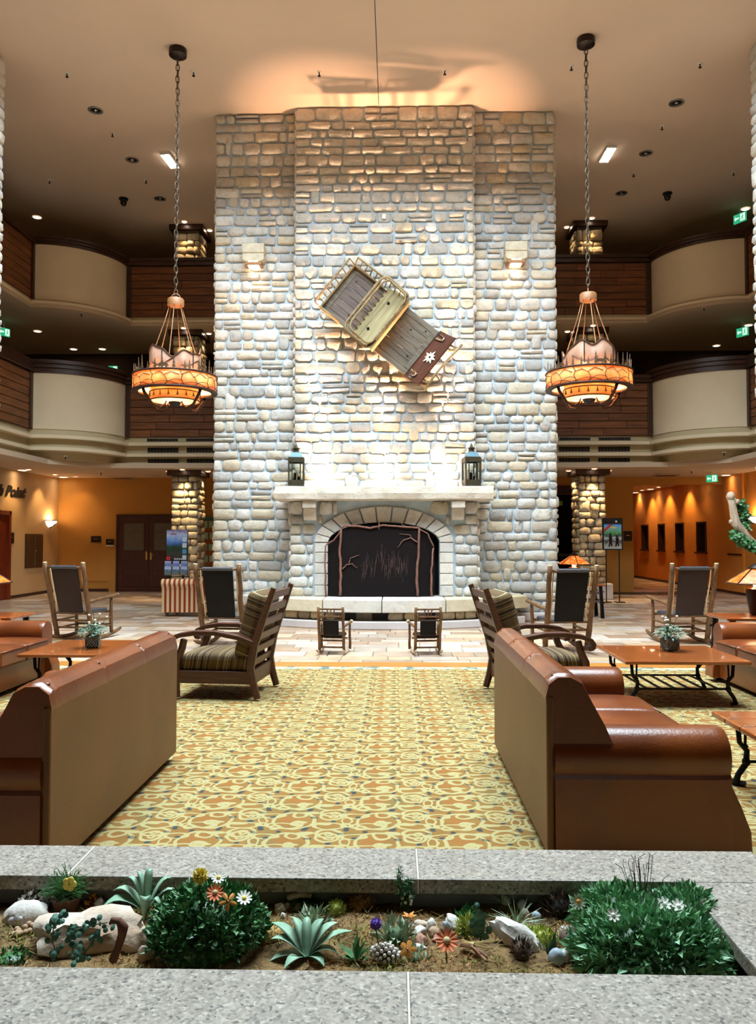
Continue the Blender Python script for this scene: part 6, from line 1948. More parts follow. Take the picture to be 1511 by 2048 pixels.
for k in range(6): MB().box(-w_ * .28 + k * .035, -w_ * .28 + k * .035 + .022, -.024, -.02, zt_ - .06, zt_ - .045).build('header_letter', 'text_maroon', fr_)
for s in (-1, 1):
    MB().tube([(s * w_ * .32, .01, .02), (s * w_ * .32, .0, zb_ + .02)], .014, 6).build('leg', 'frame_black', st)
    MB().box(s * w_ * .32 - .11, s * w_ * .32 + .11, -.10, .13, 0, .022).build('foot', 'frame_black', st)

# ------------------------------------------------------------------ driftwood with ivy at the right
plain('leaf_dark', C(66, 122, 66), .4, c2=C(38, 86, 44), scale=30)
plain('leaf_mid', C(118, 168, 112), .42, c2=C(74, 128, 80), scale=30)
plain('leaf_pale', C(156, 190, 160), .5, c2=C(124, 164, 134), scale=20)
plain('leaf_grey', C(170, 184, 154), .6, c2=C(130, 152, 124), scale=20)
plain('leaf_bluegreen', C(92, 140, 118), .5, c2=C(62, 108, 90), scale=20)
plain('leaf_lime', C(186, 192, 96), .5, c2=C(146, 158, 66), scale=20)
plain('leaf_brown', C(96, 72, 56), .7, c2=C(60, 46, 38), scale=20)
plain('moss', C(206, 166, 106), .95, c2=C(160, 122, 70), scale=30)
plain('straw', C(196, 172, 112), .85, vary=.2, scale=40)
def leaf_quad(m_, p, d, up, L_, w_, bend=.2):
    """one folded leaf: base p, direction d"""
    d = Vector(d).normalized(); s = d.cross(Vector(up))
    if s.length < 1e-3: s = d.cross(Vector((1, 0, 0)))
    s.normalize(); n = s.cross(d).normalized()
    p = Vector(p)
    a = p; b = p + d * L_ * .45 + s * w_ / 2 + n * L_ * .06; c = p + d * L_ - n * L_ * bend; e = p + d * L_ * .45 - s * w_ / 2 + n * L_ * .06; m2 = p + d * L_ * .5 - n * L_ * .03
    m_.add([a, b, c, e, m2], [(0, 1, 4), (1, 2, 4), (2, 3, 4), (3, 0, 4)])
def rdir(rg, upw=.0):
    v_ = Vector((rg.gauss(0, 1), rg.gauss(0, 1), rg.gauss(0, 1) + upw)); return v_.normalized()
rng = random.Random(91)
Yd = 13.5
t = thing('driftwood_garland', 'pale driftwood branch wound with ivy at the right edge', 'decoration', (at(1500, 1076, Yd).x, Yd, 0))
off = Vector((at(1500, 1076, Yd).x, Yd, 0))
pts = [at(a, b, Yd) - off for a, b in ((1456, 990), (1463, 1006), (1467, 1030), (1470, 1046), (1482, 1060), (1496, 1076), (1512, 1092), (1530, 1106), (1552, 1135), (1560, 1180))]
pts.append(Vector((pts[-1].x + .05, 0, .02)))
MB().tube(pts, [.05, .062, .07, .085, .075, .06, .065, .07, .075, .085, .10], 8).build('trunk', 'drift_wood', t, smooth=True)
kn = MB().ball(pts[0] + Vector((.03, -.02, -.02)), .075, 8, 6, (1, .8, 1.1)); kn.ball(pts[3] + Vector((-.07, 0, .02)), .045, 7, 5); kn.ball(pts[1] + Vector((.09, 0, .02)), .05, 7, 5)
kn.build('burl', 'drift_wood', t, smooth=True)
MB().lathe([(.30, 0), (.30, .02), (.12, .05)], 18, (pts[-1].x, 0, 0)).build('base', 'iron', t)
def garland(pts_, Y_, n, mat, name, dy=0.0):
    iv = MB(); path = [at(a, b, Y_) - off for a, b in pts_]
    for i in range(len(path) - 1):
        for k in range(n):
            q = path[i].lerp(path[i + 1], rng.random()) + Vector((rng.gauss(0, .035), dy + rng.gauss(0, .04), rng.gauss(0, .04)))
            d = rdir(rng, .2); d.y -= .4
            leaf_quad(iv, q, d, (0, -1, .3), rng.uniform(.045, .08), rng.uniform(.035, .06))
    o = iv.build(name, mat, t); o['kind'] = 'stuff'
back_ = ((1476, 1006), (1484, 1016), (1488, 1034), (1487, 1052), (1482, 1064)); front_ = ((1466, 1068), (1474, 1076), (1488, 1086), (1504, 1092), (1520, 1102), (1532, 1112))
garland(back_, Yd + .08, 110, 'leaf_dark', 'ivy_leaves'); garland(back_, Yd + .04, 14, 'leaf_mid', 'ivy_mid_leaves')  # a few mid-green leaves in front of the dark ones
garland(front_, Yd - .10, 110, 'leaf_dark', 'ivy_leaves'); garland(front_, Yd - .15, 16, 'leaf_mid', 'ivy_mid_leaves')
# ------------------------------------------------------------------ granite planter in the foreground
rng = random.Random(123)
def granite_mat():
    m, nt, b = _new('granite')
    geo = nt.nodes.new('ShaderNodeNewGeometry'); co = geo.outputs['Position']
    v = tex(nt, 'Voronoi', 135, co)
    sp = nt.nodes.new('ShaderNodeSeparateColor'); nt.links.new(v.outputs['Color'], sp.inputs[0])
    r = ramp(nt, [(0, C(84, 79, 73)), (.06, C(112, 105, 95)), (.17, C(132, 124, 112)), (.45, C(146, 137, 124)), (.75, C(156, 148, 135)), (.94, C(172, 164, 150))], 'CONSTANT'); nt.links.new(sp.outputs[0], r.inputs[0])
    n = tex(nt, 'Noise', 48, co, detail=4, Roughness=.7)
    r2 = ramp(nt, [(.30, (.55, .55, .55, 1)), (.42, (.92, .91, .9, 1)), (.7, (1.05, 1.04, 1.02, 1))]); nt.links.new(n.outputs[0], r2.inputs[0])
    n3 = tex(nt, 'Noise', 6, co, detail=2)
    r3 = ramp(nt, [(.35, (.93, .91, .88, 1)), (.65, (1.03, 1.03, 1.04, 1))]); nt.links.new(n3.outputs[0], r3.inputs[0])
    c1 = mixc(nt, .8, r.outputs[0], r2.outputs[0], 'MULTIPLY')
    nt.links.new(mixc(nt, 1.0, c1, r3.outputs[0], 'MULTIPLY'), b.inputs['Base Color'])
    b.inputs['Roughness'].default_value = .55
    bump(nt, b, n.outputs[0], .08, .004)
granite_mat()
plain('leaf_sage', C(164, 202, 164), .5, c2=C(110, 164, 122), scale=25)
plain('joint_grout', C(214, 210, 200), .9)
PZ = .50; TH = .045
YF0, YF1, YB0, YB1 = 1.70, 1.93, 2.44, 2.68
XR0, XR1, XLE = 1.085, 1.40, -2.7
pl = thing('stone_planter', 'long grey granite planter with broad rim across the foreground', 'planter', (0, 0, 0))
g = .0022
def rim(x0, x1, y0, y1): return MB().box(x0, x1, y0, y1, PZ - TH, PZ).build('rim_slab', 'granite', pl, bevel=.004)
for a, b in ((XLE, -.82), (-.82, .275), (.275, XR1)): rim(a + g, b - g, YB0, YB1)
for a, b in ((XLE, -1.0), (-1.0, .235), (.235, XR1)): rim(a + g, b - g, YF0, YF1)
rim(XR0, XR1 - g, YF1 + .001, YB0 - .001)
for x, y0, y1 in ((-.82, YB0, YB1), (.275, YB0, YB1), (-1.0, YF0, YF1), (.235, YF0, YF1)):
    MB().box(x - .0024, x + .0024, y0 + .002, y1 - .002, PZ - TH, PZ - .0006).build('joint', 'joint_grout', pl)
w_ = .05
plain('planter_wall', C(120, 116, 110), .8, vary=.2, scale=12)
for (x0, x1, y0, y1) in ((XLE + .02, XR1 - .03, YF0 + .03, YF1 - .03), (XLE + .02, XR1 - .03, YB0 + .04, YB1 - .03), (XR0 + .04, XR1 - .03, YF1 - .03, YB0 + .04)):
    MB().box(x0, x1, y0, y1, .002, PZ - TH - .0005).build('wall', 'planter_wall', pl)
# soil and moss bed
def soil_mat():
    m, nt, b = _new('mossy_soil')
    co = coords(nt, 'Object')
    n = tex(nt, 'Noise', 9, co, detail=6, Roughness=.65)
    r = ramp(nt, [(.28, C(60, 46, 32)), (.40, C(136, 106, 66)), (.52, C(200, 162, 108)), (.62, C(164, 126, 76)), (.74, C(110, 100, 54))]); nt.links.new(n.outputs[0], r.inputs[0])
    f = tex(nt, 'Noise', 120, co, detail=4, Roughness=.8)
    r2 = ramp(nt, [(.3, (.4, .38, .34, 1)), (.65, (1.1, 1.08, 1.02, 1))]); nt.links.new(f.outputs[0], r2.inputs[0])
    nt.links.new(mixc(nt, .85, r.outputs[0], r2.outputs[0], 'MULTIPLY'), b.inputs['Base Color'])
    b.inputs['Roughness'].default_value = 1
    bump(nt, b, f.outputs[0], .9, .03)
soil_mat()
SZ = .405
def soil_z(x, yv): return SZ + .022 * noise.noise(Vector((x * 4, yv * 6, 1.7))) + .007 * noise.noise(Vector((x * 22, yv * 22, 4)))
nx, ny = 200, 36
x0, x1, y0, y1 = XLE + .1, XR0 + .05, YF1 - .04, YB0 + .045
vs = [(x0 + (x1 - x0) * i / nx, y0 + (y1 - y0) * j / ny, soil_z(x0 + (x1 - x0) * i / nx, y0 + (y1 - y0) * j / ny)) for j in range(ny + 1) for i in range(nx + 1)]
so = MB().add(vs, [(j * (nx + 1) + i, j * (nx + 1) + i + 1, (j + 1) * (nx + 1) + i + 1, (j + 1) * (nx + 1) + i) for j in range(ny) for i in range(nx)]).build('soil', 'mossy_soil', None, smooth=True)
tag(so, 'brown moss and soil bed inside the granite planter', 'soil', kind='stuff')
# loose moss tufts
mo = MB()
for k in range(8000):
    x = rng.uniform(-1.3, 1.0); yv = rng.uniform(1.97, 2.43)
    if noise.noise(Vector((x * 5, yv * 7, 9))) < -.05: continue
    d = rdir(rng, .8); leaf_quad(mo, (x, yv, soil_z(x, yv) - .002), d, (0, 0, 1), rng.uniform(.010, .026), rng.uniform(.0025, .0045))
o = mo.build('dry_moss', 'moss', None); tag(o, 'dry brown moss strewn over the planter bed', 'moss', kind='stuff')

plain('olive_moss', C(150, 150, 72), .95, c2=C(104, 108, 48), scale=30)
mo = MB()
for k in range(9000):
    x = rng.uniform(-1.3, 1.0); yv = rng.uniform(1.97, 2.43)
    nz = noise.noise(Vector((x * 4.2 + 3, yv * 6, 2)))
    if nz < .12: continue
    d = rdir(rng, .9); leaf_quad(mo, (x, yv, soil_z(x, yv) - .002 + .03 * (nz - .12) * rng.random()), d, (0, 0, 1), rng.uniform(.012, .026), rng.uniform(.003, .006))
o = mo.build('green_moss', 'olive_moss', None); tag(o, 'olive green moss patches on the planter bed', 'moss', kind='stuff')
tw = MB()
for k in range(420):
    x = rng.uniform(-1.3, 1.0); yv = rng.uniform(1.97, 2.42); a = rng.uniform(0, PI); L_ = rng.uniform(.015, .05)
    tw.tube([(x, yv, soil_z(x, yv) + .004), (x + L_ * math.cos(a), yv + L_ * .6 * math.sin(a), soil_z(x, yv) + rng.uniform(.003, .016))], .0012, 4)
o = tw.build('litter', 'straw', None); tag(o, 'thin straw litter scattered on the planter bed', 'straw', kind='stuff')
def sp(px, py, dz=0.0):
    q = fl(px, py, SZ); q.z = soil_z(q.x, q.y) + dz; return q
def rock_mesh(seed, sx, sy, sz, jag=.28, sub=3):
    bm = bmesh.new(); bmesh.ops.create_icosphere(bm, subdivisions=sub, radius=1)
    for v_ in bm.verts:
        c = v_.co.normalized()
        k = 1 + jag * noise.noise(c * 1.3 + Vector((seed, 0, 0))) + jag * .5 * noise.noise(c * 3.1 + Vector((0, seed, 0))) + jag * .2 * noise.noise(c * 8 + Vector((0, 0, seed)))
        # flatten some facets
        v_.co = Vector((c.x * k * sx, c.y * k * sy, max(-.6, c.z * k) * sz))
    m_ = MB(); m_.v = [tuple(v_.co) for v_ in bm.verts]; m_.f = [tuple(v_.index for v_ in f.verts) for f in bm.faces]
    bm.free(); return m_
plain('rock_cream', C(212, 198, 182), .85, c2=C(176, 146, 118), scale=9, bmp=.6, bscale=40)
plain('rock_white', C(224, 220, 212), .8, c2=C(196, 186, 172), scale=12, bmp=.4, bscale=50)
plain('rock_tan', C(190, 160, 130), .85, c2=C(150, 118, 90), scale=14, bmp=.5, bscale=50)
plain('rock_pink', C(186, 140, 116), .85, c2=C(150, 104, 84), scale=14, bmp=.5)
plain('pebble_blue', C(186, 202, 214), .6, c2=C(160, 178, 192), scale=20)
plain('quartz_violet', C(176, 160, 206), .6, c2=C(220, 214, 220), scale=10)
plain('terracotta', C(104, 66, 46), .8, vary=.3, scale=15)
def rock(label, px, py, w, d, h, mat, seed, rz=0.0, jag=.28, name='rock', cat='rock', dz=.0, group=None, tilt=0.0):
    q = sp(px, py)
    o = rock_mesh(seed, w / 2, d / 2, h, jag).build(name, mat, None, (q.x, q.y, q.z + h * .35 + dz), rot=(0, tilt, rz), auto=True)
    return tag(o, label, cat, group)
rock('large cream boulder behind the ivy sprig at left', 190, 1888, .33, .16, .060, 'rock_cream', 3.1, .08, .40)
rr = rock('white rock with violet crystals at the left edge of the planter', 52, 1838, .14, .09, .04, 'rock_white', 8.2, 0, .25)
MB().ball((0.0, -.035, .0), .03, 10, 7, (1.3, .5, .6)).build('violet_crystals', 'quartz_violet', rr, smooth=True)
# pale lichen clump
def clump(label, px, py, r, h, mat, n, L_, w_, name='cushion_plant', cat='plant', up=.6, sz=(1, 1), extra=None, core='leaf_dark', group=None):
    q = sp(px, py)
    t = thing(name, label, cat, tuple(q), 0, group)
    m_ = MB()
    for k in range(n):
        a = rng.uniform(0, 2 * PI); u_ = math.sqrt(rng.random()); el = rng.random()
        # points on a dome
        th = math.acos(rng.uniform(0, 1)); rr_ = rng.uniform(.75, 1.0)
        p = Vector((r * rr_ * math.sin(th) * math.cos(a) * sz[0], r * rr_ * math.sin(th) * math.sin(a) * sz[1], h * rr_ * math.cos(th)))
        d = (Vector((p.x / r, p.y / r, p.z / h)) + rdir(rng) * .7 + Vector((0, 0, up))).normalized()
        leaf_quad(m_, p, d, rdir(rng), L_ * rng.uniform(.7, 1.3), w_ * rng.uniform(.7, 1.3))
    o = m_.build('foliage', mat, t); o['kind'] = 'stuff'
    MB().ball((0, 0, h * .2), 1.0, 12, 8, (r * .72 * sz[0], r * .72 * sz[1], h * .66)).build('core', core, t, smooth=True)
    return t
clump('black and white lichen clump behind the violet rock', 66, 1812, .045, .05, 'rock_white', 260, .012, .012, 'lichen_clump', core='dark_void')
# potted fern with yellow bloom
q = sp(132, 1822)
t = thing('potted_fern', 'feathery green plant in brown pot with a yellow bloom', 'potted plant', tuple(q), 0)
MB().lathe([(.030, -.01), (.043, .045), (.046, .05), (.040, .05), (.03, .04)], 18).build('pot', 'terracotta', t, auto=True)
m_ = MB()
for k in range(520):
    a = rng.uniform(0, 2 * PI); el = rng.uniform(.25, 1.3); L_ = rng.uniform(.03, .095)
    d = Vector((math.cos(a) * math.cos(el), math.sin(a) * math.cos(el) * .7, math.sin(el)))
    p = Vector((0, 0, .045)) + d * L_ * rng.uniform(.2, .9)
    leaf_quad(m_, p, (d + rdir(rng) * .4), (0, 0, 1), rng.uniform(.02, .035), .0035)
o = m_.build('foliage', 'leaf_mid', t); o['kind'] = 'stuff'
plain('petal_yellow', C(228, 208, 96), .6); plain('petal_orange', C(244, 122, 70), .6, c2=C(248, 144, 92), scale=20); plain('petal_white', C(236, 234, 222), .6); plain('petal_purple', C(112, 74, 178), .7)
plain('petal_amber', C(236, 160, 70), .6); plain('flower_heart', C(206, 190, 140), .8); plain('stem_green', C(66, 90, 52), .7)
pe = None
for k in range(5):
    a = 2 * PI * k / 5
    MB().ball((.022 + .012 * math.cos(a), -.03, .10 + .012 * math.sin(a)), .011, 8, 5, (1, .5, 1)).build('petal', 'petal_yellow', t, smooth=True)

def flower(label, pos, r, npet, petal_mat, heart_mat, tilt=(R(60), 0, 0), stem=.08, name='daisy', pw=.5, group=None, heart=.3, cup=.15):
    t = thing(name, label, 'flower', tuple(pos), 0, group)
    e = Euler(tilt).to_matrix()
    pm = None
    for k in range(npet):
        a = 2 * PI * k / npet
        m_ = MB(); L_ = r
        w_ = 2 * PI * r / npet * pw
        pts = [(r * .22, -w_ * .25, 0), (r * .6, -w_ * .55, r * cup * .6), (r * .92, -w_ * .42, r * cup), (r, 0, r * cup * .9), (r * .92, w_ * .42, r * cup), (r * .6, w_ * .55, r * cup * .6), (r * .22, w_ * .25, 0), (r * .6, 0, r * cup * .3)]
        if pm is None:
            pm = m_.add(pts, [(0, 1, 7), (1, 2, 7), (2, 3, 7), (3, 4, 7), (4, 5, 7), (5, 6, 7), (6, 0, 7)]).build('petal', petal_mat, t)
            pm.rotation_euler = (e @ Euler((0, 0, a)).to_matrix()).to_euler()
        else:
            link_copy(pm, t, (0, 0, 0), (e @ Euler((0, 0, a)).to_matrix()).to_euler())
    h_ = MB().ball((0, 0, r * .06), r * heart, 10, 6, (1, 1, .5)).build('heart', heart_mat, t, smooth=True); h_.rotation_euler = tilt
    n_ = e @ Vector((0, 0, 1))
    if stem: MB().tube([Vector((0, 0, 0)) - n_ * .002, Vector((0, 0, 0)) - n_ * .015 + Vector((0, 0, -stem * .4)), Vector((0, .005, -stem))], .0022, 5).build('stem', 'stem_green', t)
    return t
def pos(px, py, Y): return at(px, py, Y)
# agaves
def agave(label, px, py, leaves, mat, wid=.03, z=0.0):
    q = sp(px, py, z)
    t = thing('agave', label, 'plant', tuple(q), 0, 'agaves')
    for (az, L_, rise, droop, w_) in leaves:
        m_ = MB(); n = 7; vs = []
        a = R(az); d = Vector((math.cos(a), math.sin(a), 0)); s = Vector((-math.sin(a), math.cos(a), 0))
        for i in range(n + 1):
            k = i / n
            r_ = L_ * k; z_ = rise * math.sin(min(1, k * 1.15) * PI * .5) - droop * k * k * k
            ww = w_ * (0.55 + .9 * k - 1.42 * k * k * k) if k < 1 else .0008
            ww = max(ww, .0008)
            c = d * r_ + Vector((0, 0, z_))
            vs += [c - s * ww + Vector((0, 0, ww * .35)), c, c + s * ww + Vector((0, 0, ww * .35)), c + Vector((0, 0, -.003))]
        fs = []
        for i in range(n):
            o_ = i * 4
            for k in range(4): fs.append((o_ + k, o_ + (k + 1) % 4, o_ + 4 + (k + 1) % 4, o_ + 4 + k))
        m_.add(vs, fs).build('leaf', mat, t, smooth=True)
    return t
agave('broad mint-green agave at the front middle of the planter', 612, 1916, [(172, .10, .05, .01, .022), (150, .12, .062, .0, .022), (122, .085, .07, 0, .018), (95, .07, .075, 0, .016), (60, .08, .07, 0, .018), (35, .10, .066, .0, .020), (12, .125, .058, .0, .019), (-8, .09, .035, .02, .018), (195, .10, .02, .02, .02), (-40, .07, .02, .02, .020), (230, .08, .02, .02, .020)], 'leaf_pale')
agave('mint-green agave with arching leaves left of the flowering bush', 292, 1832, [(170, .11, .075, .02, .02), (195, .13, .06, .035, .030), (150, .09, .10, .02, .012), (95, .05, .11, 0, .016), (40, .09, .10, .03, .012), (15, .11, .085, .06, .010), (-30, .075, .08, .10, .011), (-80, .045, .09, .11, .020), (130, .07, .10, .0, .012)], 'leaf_pale')
# ivy sprig on the boulder
q = sp(135, 1912)
t = thing('ivy_sprig', 'blue-green ivy sprig climbing over the cream boulder', 'plant', tuple(q), 0)
runs = [[(150, 1915, 2.06), (140, 1880, 2.06), (150, 1860, 2.06), (185, 1850, 2.06), (215, 1845, 2.06)], [(115, 1915, 2.05), (104, 1880, 2.06), (108, 1845, 2.08), (126, 1832, 2.1)], [(165, 1912, 2.05), (185, 1885, 2.05), (192, 1870, 2.05)]]
m_ = MB()
for run in runs:
    ps = [at(*r_) - q for r_ in run]
    MB().tube(ps, .0018, 5).build('stem', 'stem_green', t)
    for i in range(len(ps) - 1):
        for k in range(9):
            p = ps[i].lerp(ps[i + 1], rng.random()) + Vector((rng.gauss(0, .010), rng.gauss(0, .006), rng.gauss(0, .009)))
            c_ = p; r_ = rng.uniform(.006, .010); nn = (Vector((rng.gauss(0, .4), -1, rng.gauss(.4, .4)))).normalized()
            s1 = nn.cross(Vector((0, 0, 1))).normalized(); s2 = nn.cross(s1)
            vs = [c_ + s1 * (r_ * math.cos(2 * PI * j / 7)) + s2 * (r_ * math.sin(2 * PI * j / 7)) for j in range(7)] + [c_ + nn * .002]
            m_.add(vs, [(j, (j + 1) % 7, 7) for j in range(7)])
o = m_.build('leaves', 'leaf_bluegreen', t); o['kind'] = 'stuff'
# twisted root
q = sp(228, 1918)
t = MB().tube([Vector(at(a, b, Y_)) - q for a, b, Y_ in ((226, 1920, 2.06), (236, 1895, 2.05), (244, 1870, 2.04), (246, 1855, 2.03), (238, 1842, 2.03), (224, 1840, 2.03), (220, 1848, 2.03))], [.012, .010, .011, .014, .010, .007, .004], 8).build('twisted_root', 'terracotta', None, tuple(q), smooth=True)
tag(t, 'twisted brown root standing before the cream boulder', 'root')
# pine beads
q = sp(58, 1866)
t = thing('cone_cluster', 'cluster of round brown seed cones below the violet rock', 'seed cones', tuple(q), 0)
b0 = None
for k in range(26):
    p = (rng.uniform(-.045, .055), rng.uniform(-.02, .03), .004 + rng.uniform(0, .012))
    if b0 is None: b0 = MB().ball((0, 0, 0), .0085, 8, 6).build('cone', 'rock_tan', t, p, smooth=True)
    else: link_copy(b0, t, p)
# boxwood bush with blooms
def bush(label, c, rx, ry, rz, mats, L_, w_, n, name='bush', core='leaf_dark'):
    t = thing(name, label, 'bush', (c.x, c.y, SZ), 0)
    for (mat, share, part) in mats:
        m_ = MB()
        for k in range(int(n * share)):
            a = rng.uniform(0, 2 * PI); zz = rng.uniform(-.15, 1); rr_ = math.sqrt(max(0, 1 - zz * zz)) * rng.uniform(.86, 1.04)
            lump = 1 + .12 * noise.noise(Vector((math.cos(a) * 2, math.sin(a) * 2, zz * 3)))
            p = Vector((rx * rr_ * math.cos(a) * lump, ry * rr_ * math.sin(a) * lump, max(.01, (c.z - SZ) + rz * zz * lump * rng.uniform(.9, 1.03))))
            d = (Vector((math.cos(a) * rr_, math.sin(a) * rr_, zz)) + rdir(rng) * .8 + Vector((0, 0, .25))).normalized()
            leaf_quad(m_, p, d, rdir(rng), L_ * rng.uniform(.7, 1.25), w_ * rng.uniform(.7, 1.25))
        o = m_.build(part, mat, t); o['kind'] = 'stuff'
    MB().ball((0, 0, c.z - SZ), 1.0, 14, 10, (rx * .84, ry * .84, rz * .84)).build('core', core, t, smooth=True)
    return t
cb = at(415, 1850, 2.2)
bush('dark glossy boxwood bush with bright blooms, left of centre', Vector((cb.x, 2.2, .455)), .150, .135, .115, (('leaf_dark', .62, 'foliage'), ('leaf_mid', .38, 'young_foliage')), .024, .013, 2600)
flower('orange daisy on top of the boxwood bush', pos(430, 1785, 2.10), .024, 12, 'petal_orange', 'flower_heart', (R(48), 0, R(5)), .05)
flower('white daisy at the top of the boxwood bush', pos(437, 1755, 2.16), .020, 11, 'petal_white', 'petal_yellow', (R(35), 0, 0), .05)
flower('white daisy on the right side of the boxwood bush', pos(488, 1796, 2.10), .022, 11, 'petal_white', 'petal_yellow', (R(30), R(15), 0), .05)
flower('amber lily drooping from the boxwood bush', pos(456, 1802, 2.08), .024, 5, 'petal_amber', 'petal_amber', (R(55), R(20), 0), .04, 'lily', .35, heart=.12, cup=-.2)
q = pos(400, 1753, 2.15)
t = thing('pompon_flower', 'pale yellow pompon flower on the boxwood bush', 'flower', tuple(q), 0)
m_ = MB()
for k in range(200):
    d = rdir(rng, .5); leaf_quad(m_, d * .012, d, rdir(rng), .012, .005)
o = m_.build('florets', 'petal_yellow', t); o['kind'] = 'stuff'
MB().ball((0, 0, 0), .017, 10, 7, (1.15, 1, .8)).build('heart', 'petal_yellow', t, smooth=True)
MB().tube([(0, 0, -.01), (0, 0, -.06)], .002, 5).build('stem', 'stem_green', t)
# bark and shell pile
for k, (a, b, w_, mt_, lb) in enumerate(((560, 1822, .035, 'rock_white', 'white shell-like stone in the bark pile right of the bush'), (575, 1818, .028, 'rock_tan', 'tan stone in the bark pile right of the bush'), (596, 1820, .03, 'rock_pink', 'reddish stone in the bark pile right of the bush'), (615, 1822, .026, 'rock_tan', 'rightmost tan stone of the bark pile'), (566, 1836, .02, 'rock_white', 'small white stone below the bark pile'))):
    rock(lb, a, b, w_, w_ * .8, w_ * .5, mt_, 20 + k, .5 * k, group='bark pile stones')
q = sp(600, 1812)
tag(MB().tube([(-.04, 0, .02), (0, .004, .03), (.035, 0, .028)], [.009, .011, .008], 7).build('bark_piece', 'drift_wood', None, tuple(q), smooth=True), 'brown curl of bark lying on the stones right of the bush', 'bark')
# moss balls
clump('round lime-green moss ball behind the broad agave', 672, 1826, .030, .034, 'leaf_lime', 420, .010, .003, 'moss_ball', core='leaf_lime')
clump('small green moss ball at the back of the planter', 684, 1800, .026, .026, 'leaf_lime', 300, .009, .003, 'moss_ball', core='leaf_lime')
clump('olive moss hummock between bush and broad agave', 540, 1880, .06, .03, 'leaf_lime', 380, .012, .003, 'moss_hummock', core='moss')
clump('grey-green rosette behind the broad agave', 628, 1852, .04, .035, 'leaf_grey', 60, .035, .010, 'rosette', core='stem_green')
clump('low dark creeping plant before the dark back rim', 612, 1814, .05, .02, 'leaf_dark', 160, .012, .006, 'creeper')
clump('brown heather tuft right of the moss balls', 722, 1812, .045, .03, 'moss', 320, .014, .003, 'heather_tuft', core='moss')
# dark-leaved seedlings
q = sp(712, 1922)
t = thing('leafy_seedling', 'dark-leaved seedling right of the broad agave', 'plant', tuple(q), 0)
for (az, L_, el, w_) in ((90, .075, 70, .020), (40, .06, 60, .016), (150, .07, 35, .026), (190, .05, 30, .022), (20, .06, 45, .016), (-20, .05, 30, .018), (120, .05, 65, .012), (70, .06, 75, .014)):
    m_ = MB(); d = Vector((math.cos(R(az)) * math.cos(R(el)), math.sin(R(az)) * math.cos(R(el)), math.sin(R(el))))
    leaf_quad(m_, (0, 0, 0), d, (0, 0, 1), L_, w_, .1); m_.build('leaf', 'leaf_dark' if az % 3 else 'leaf_mid', t)
# frosted pine cone
q = sp(772, 1922)
t = thing('pine_cone', 'white-tipped pine cone at the front rim', 'pine cone', (q.x, q.y, q.z + .018), R(-20))
sc_ = None
for i in range(8):
    for k in range(9):
        a = 2 * PI * (k + .5 * (i % 2)) / 9; xx = -.04 + .011 * i; r_ = .024 * math.sin(PI * (i + 1.2) / 9.5)
        p = (xx, r_ * math.cos(a), r_ * math.sin(a))
        if sc_ is None: sc_ = MB().ball((0, 0, 0), .0055, 6, 4).build('scale', 'rock_white', t, p)
        else: link_copy(sc_, t, p)
MB().ball((0, 0, 0), .022, 10, 7, (2.0, .9, .9)).build('core', 'leaf_brown', t, smooth=True)
# purple globe flower with pale leaves
q = pos(751, 1848, 2.17)
t = thing('globe_flower', 'purple globe flower above pale leaves in the middle of the planter', 'flower', tuple(q), 0)
m_ = MB()
for k in range(160):
    d = rdir(rng); leaf_quad(m_, d * .010, d, rdir(rng), .007, .005)
o = m_.build('florets', 'petal_purple', t); o['kind'] = 'stuff'
MB().ball((0, 0, 0), .0135, 10, 7).build('heart', 'petal_purple', t, smooth=True)
MB().tube([(0, 0, -.01), (.01, .0, -.07)], .002, 5).build('stem', 'stem_green', t)
clump('pale grey-green leaves below the purple globe flower', 790, 1878, .045, .04, 'leaf_grey', 70, .034, .011, 'sage_tuft', core='stem_green')
clump('low grey leaves at the front rim below the pebbles', 830, 1922, .03, .02, 'leaf_grey', 24, .03, .010, 'sage_tuft', core='stem_green')
# tall spray with white blossoms
q = sp(812, 1826)
t = thing('blossom_spray', 'tall dark green spray with tiny white blossoms at the back rim', 'plant', tuple(q), 0)
m_ = MB(); bl = []
for k in range(16):
    a = rng.uniform(0, 2 * PI); L_ = rng.uniform(.06, .15); tip = Vector((rng.gauss(0, .022), rng.gauss(0, .012), L_))
    MB().tube([(0, 0, 0), tip * .5 + Vector((rng.gauss(0, .004), 0, 0)), tip], .0012, 4).build('stem', 'stem_green', t)
    for j in range(34):
        p = tip * rng.uniform(.25, 1.0); leaf_quad(m_, p, (rdir(rng) + Vector((0, 0, .6))), (0, 1, 0), rng.uniform(.014, .024), .0022)
    if k % 2 == 0: bl.append(tip * rng.uniform(.6, 1)); bl.append(tip * rng.uniform(.4, .8) + Vector((.006, -.004, 0)))
o = m_.build('foliage', 'leaf_dark', t); o['kind'] = 'stuff'
b0 = None
for p in bl:
    if b0 is None: b0 = MB().ball((0, 0, 0), .0052, 7, 5).build('blossom', 'petal_white', t, tuple(p), smooth=True)
    else: link_copy(b0, t, tuple(p))
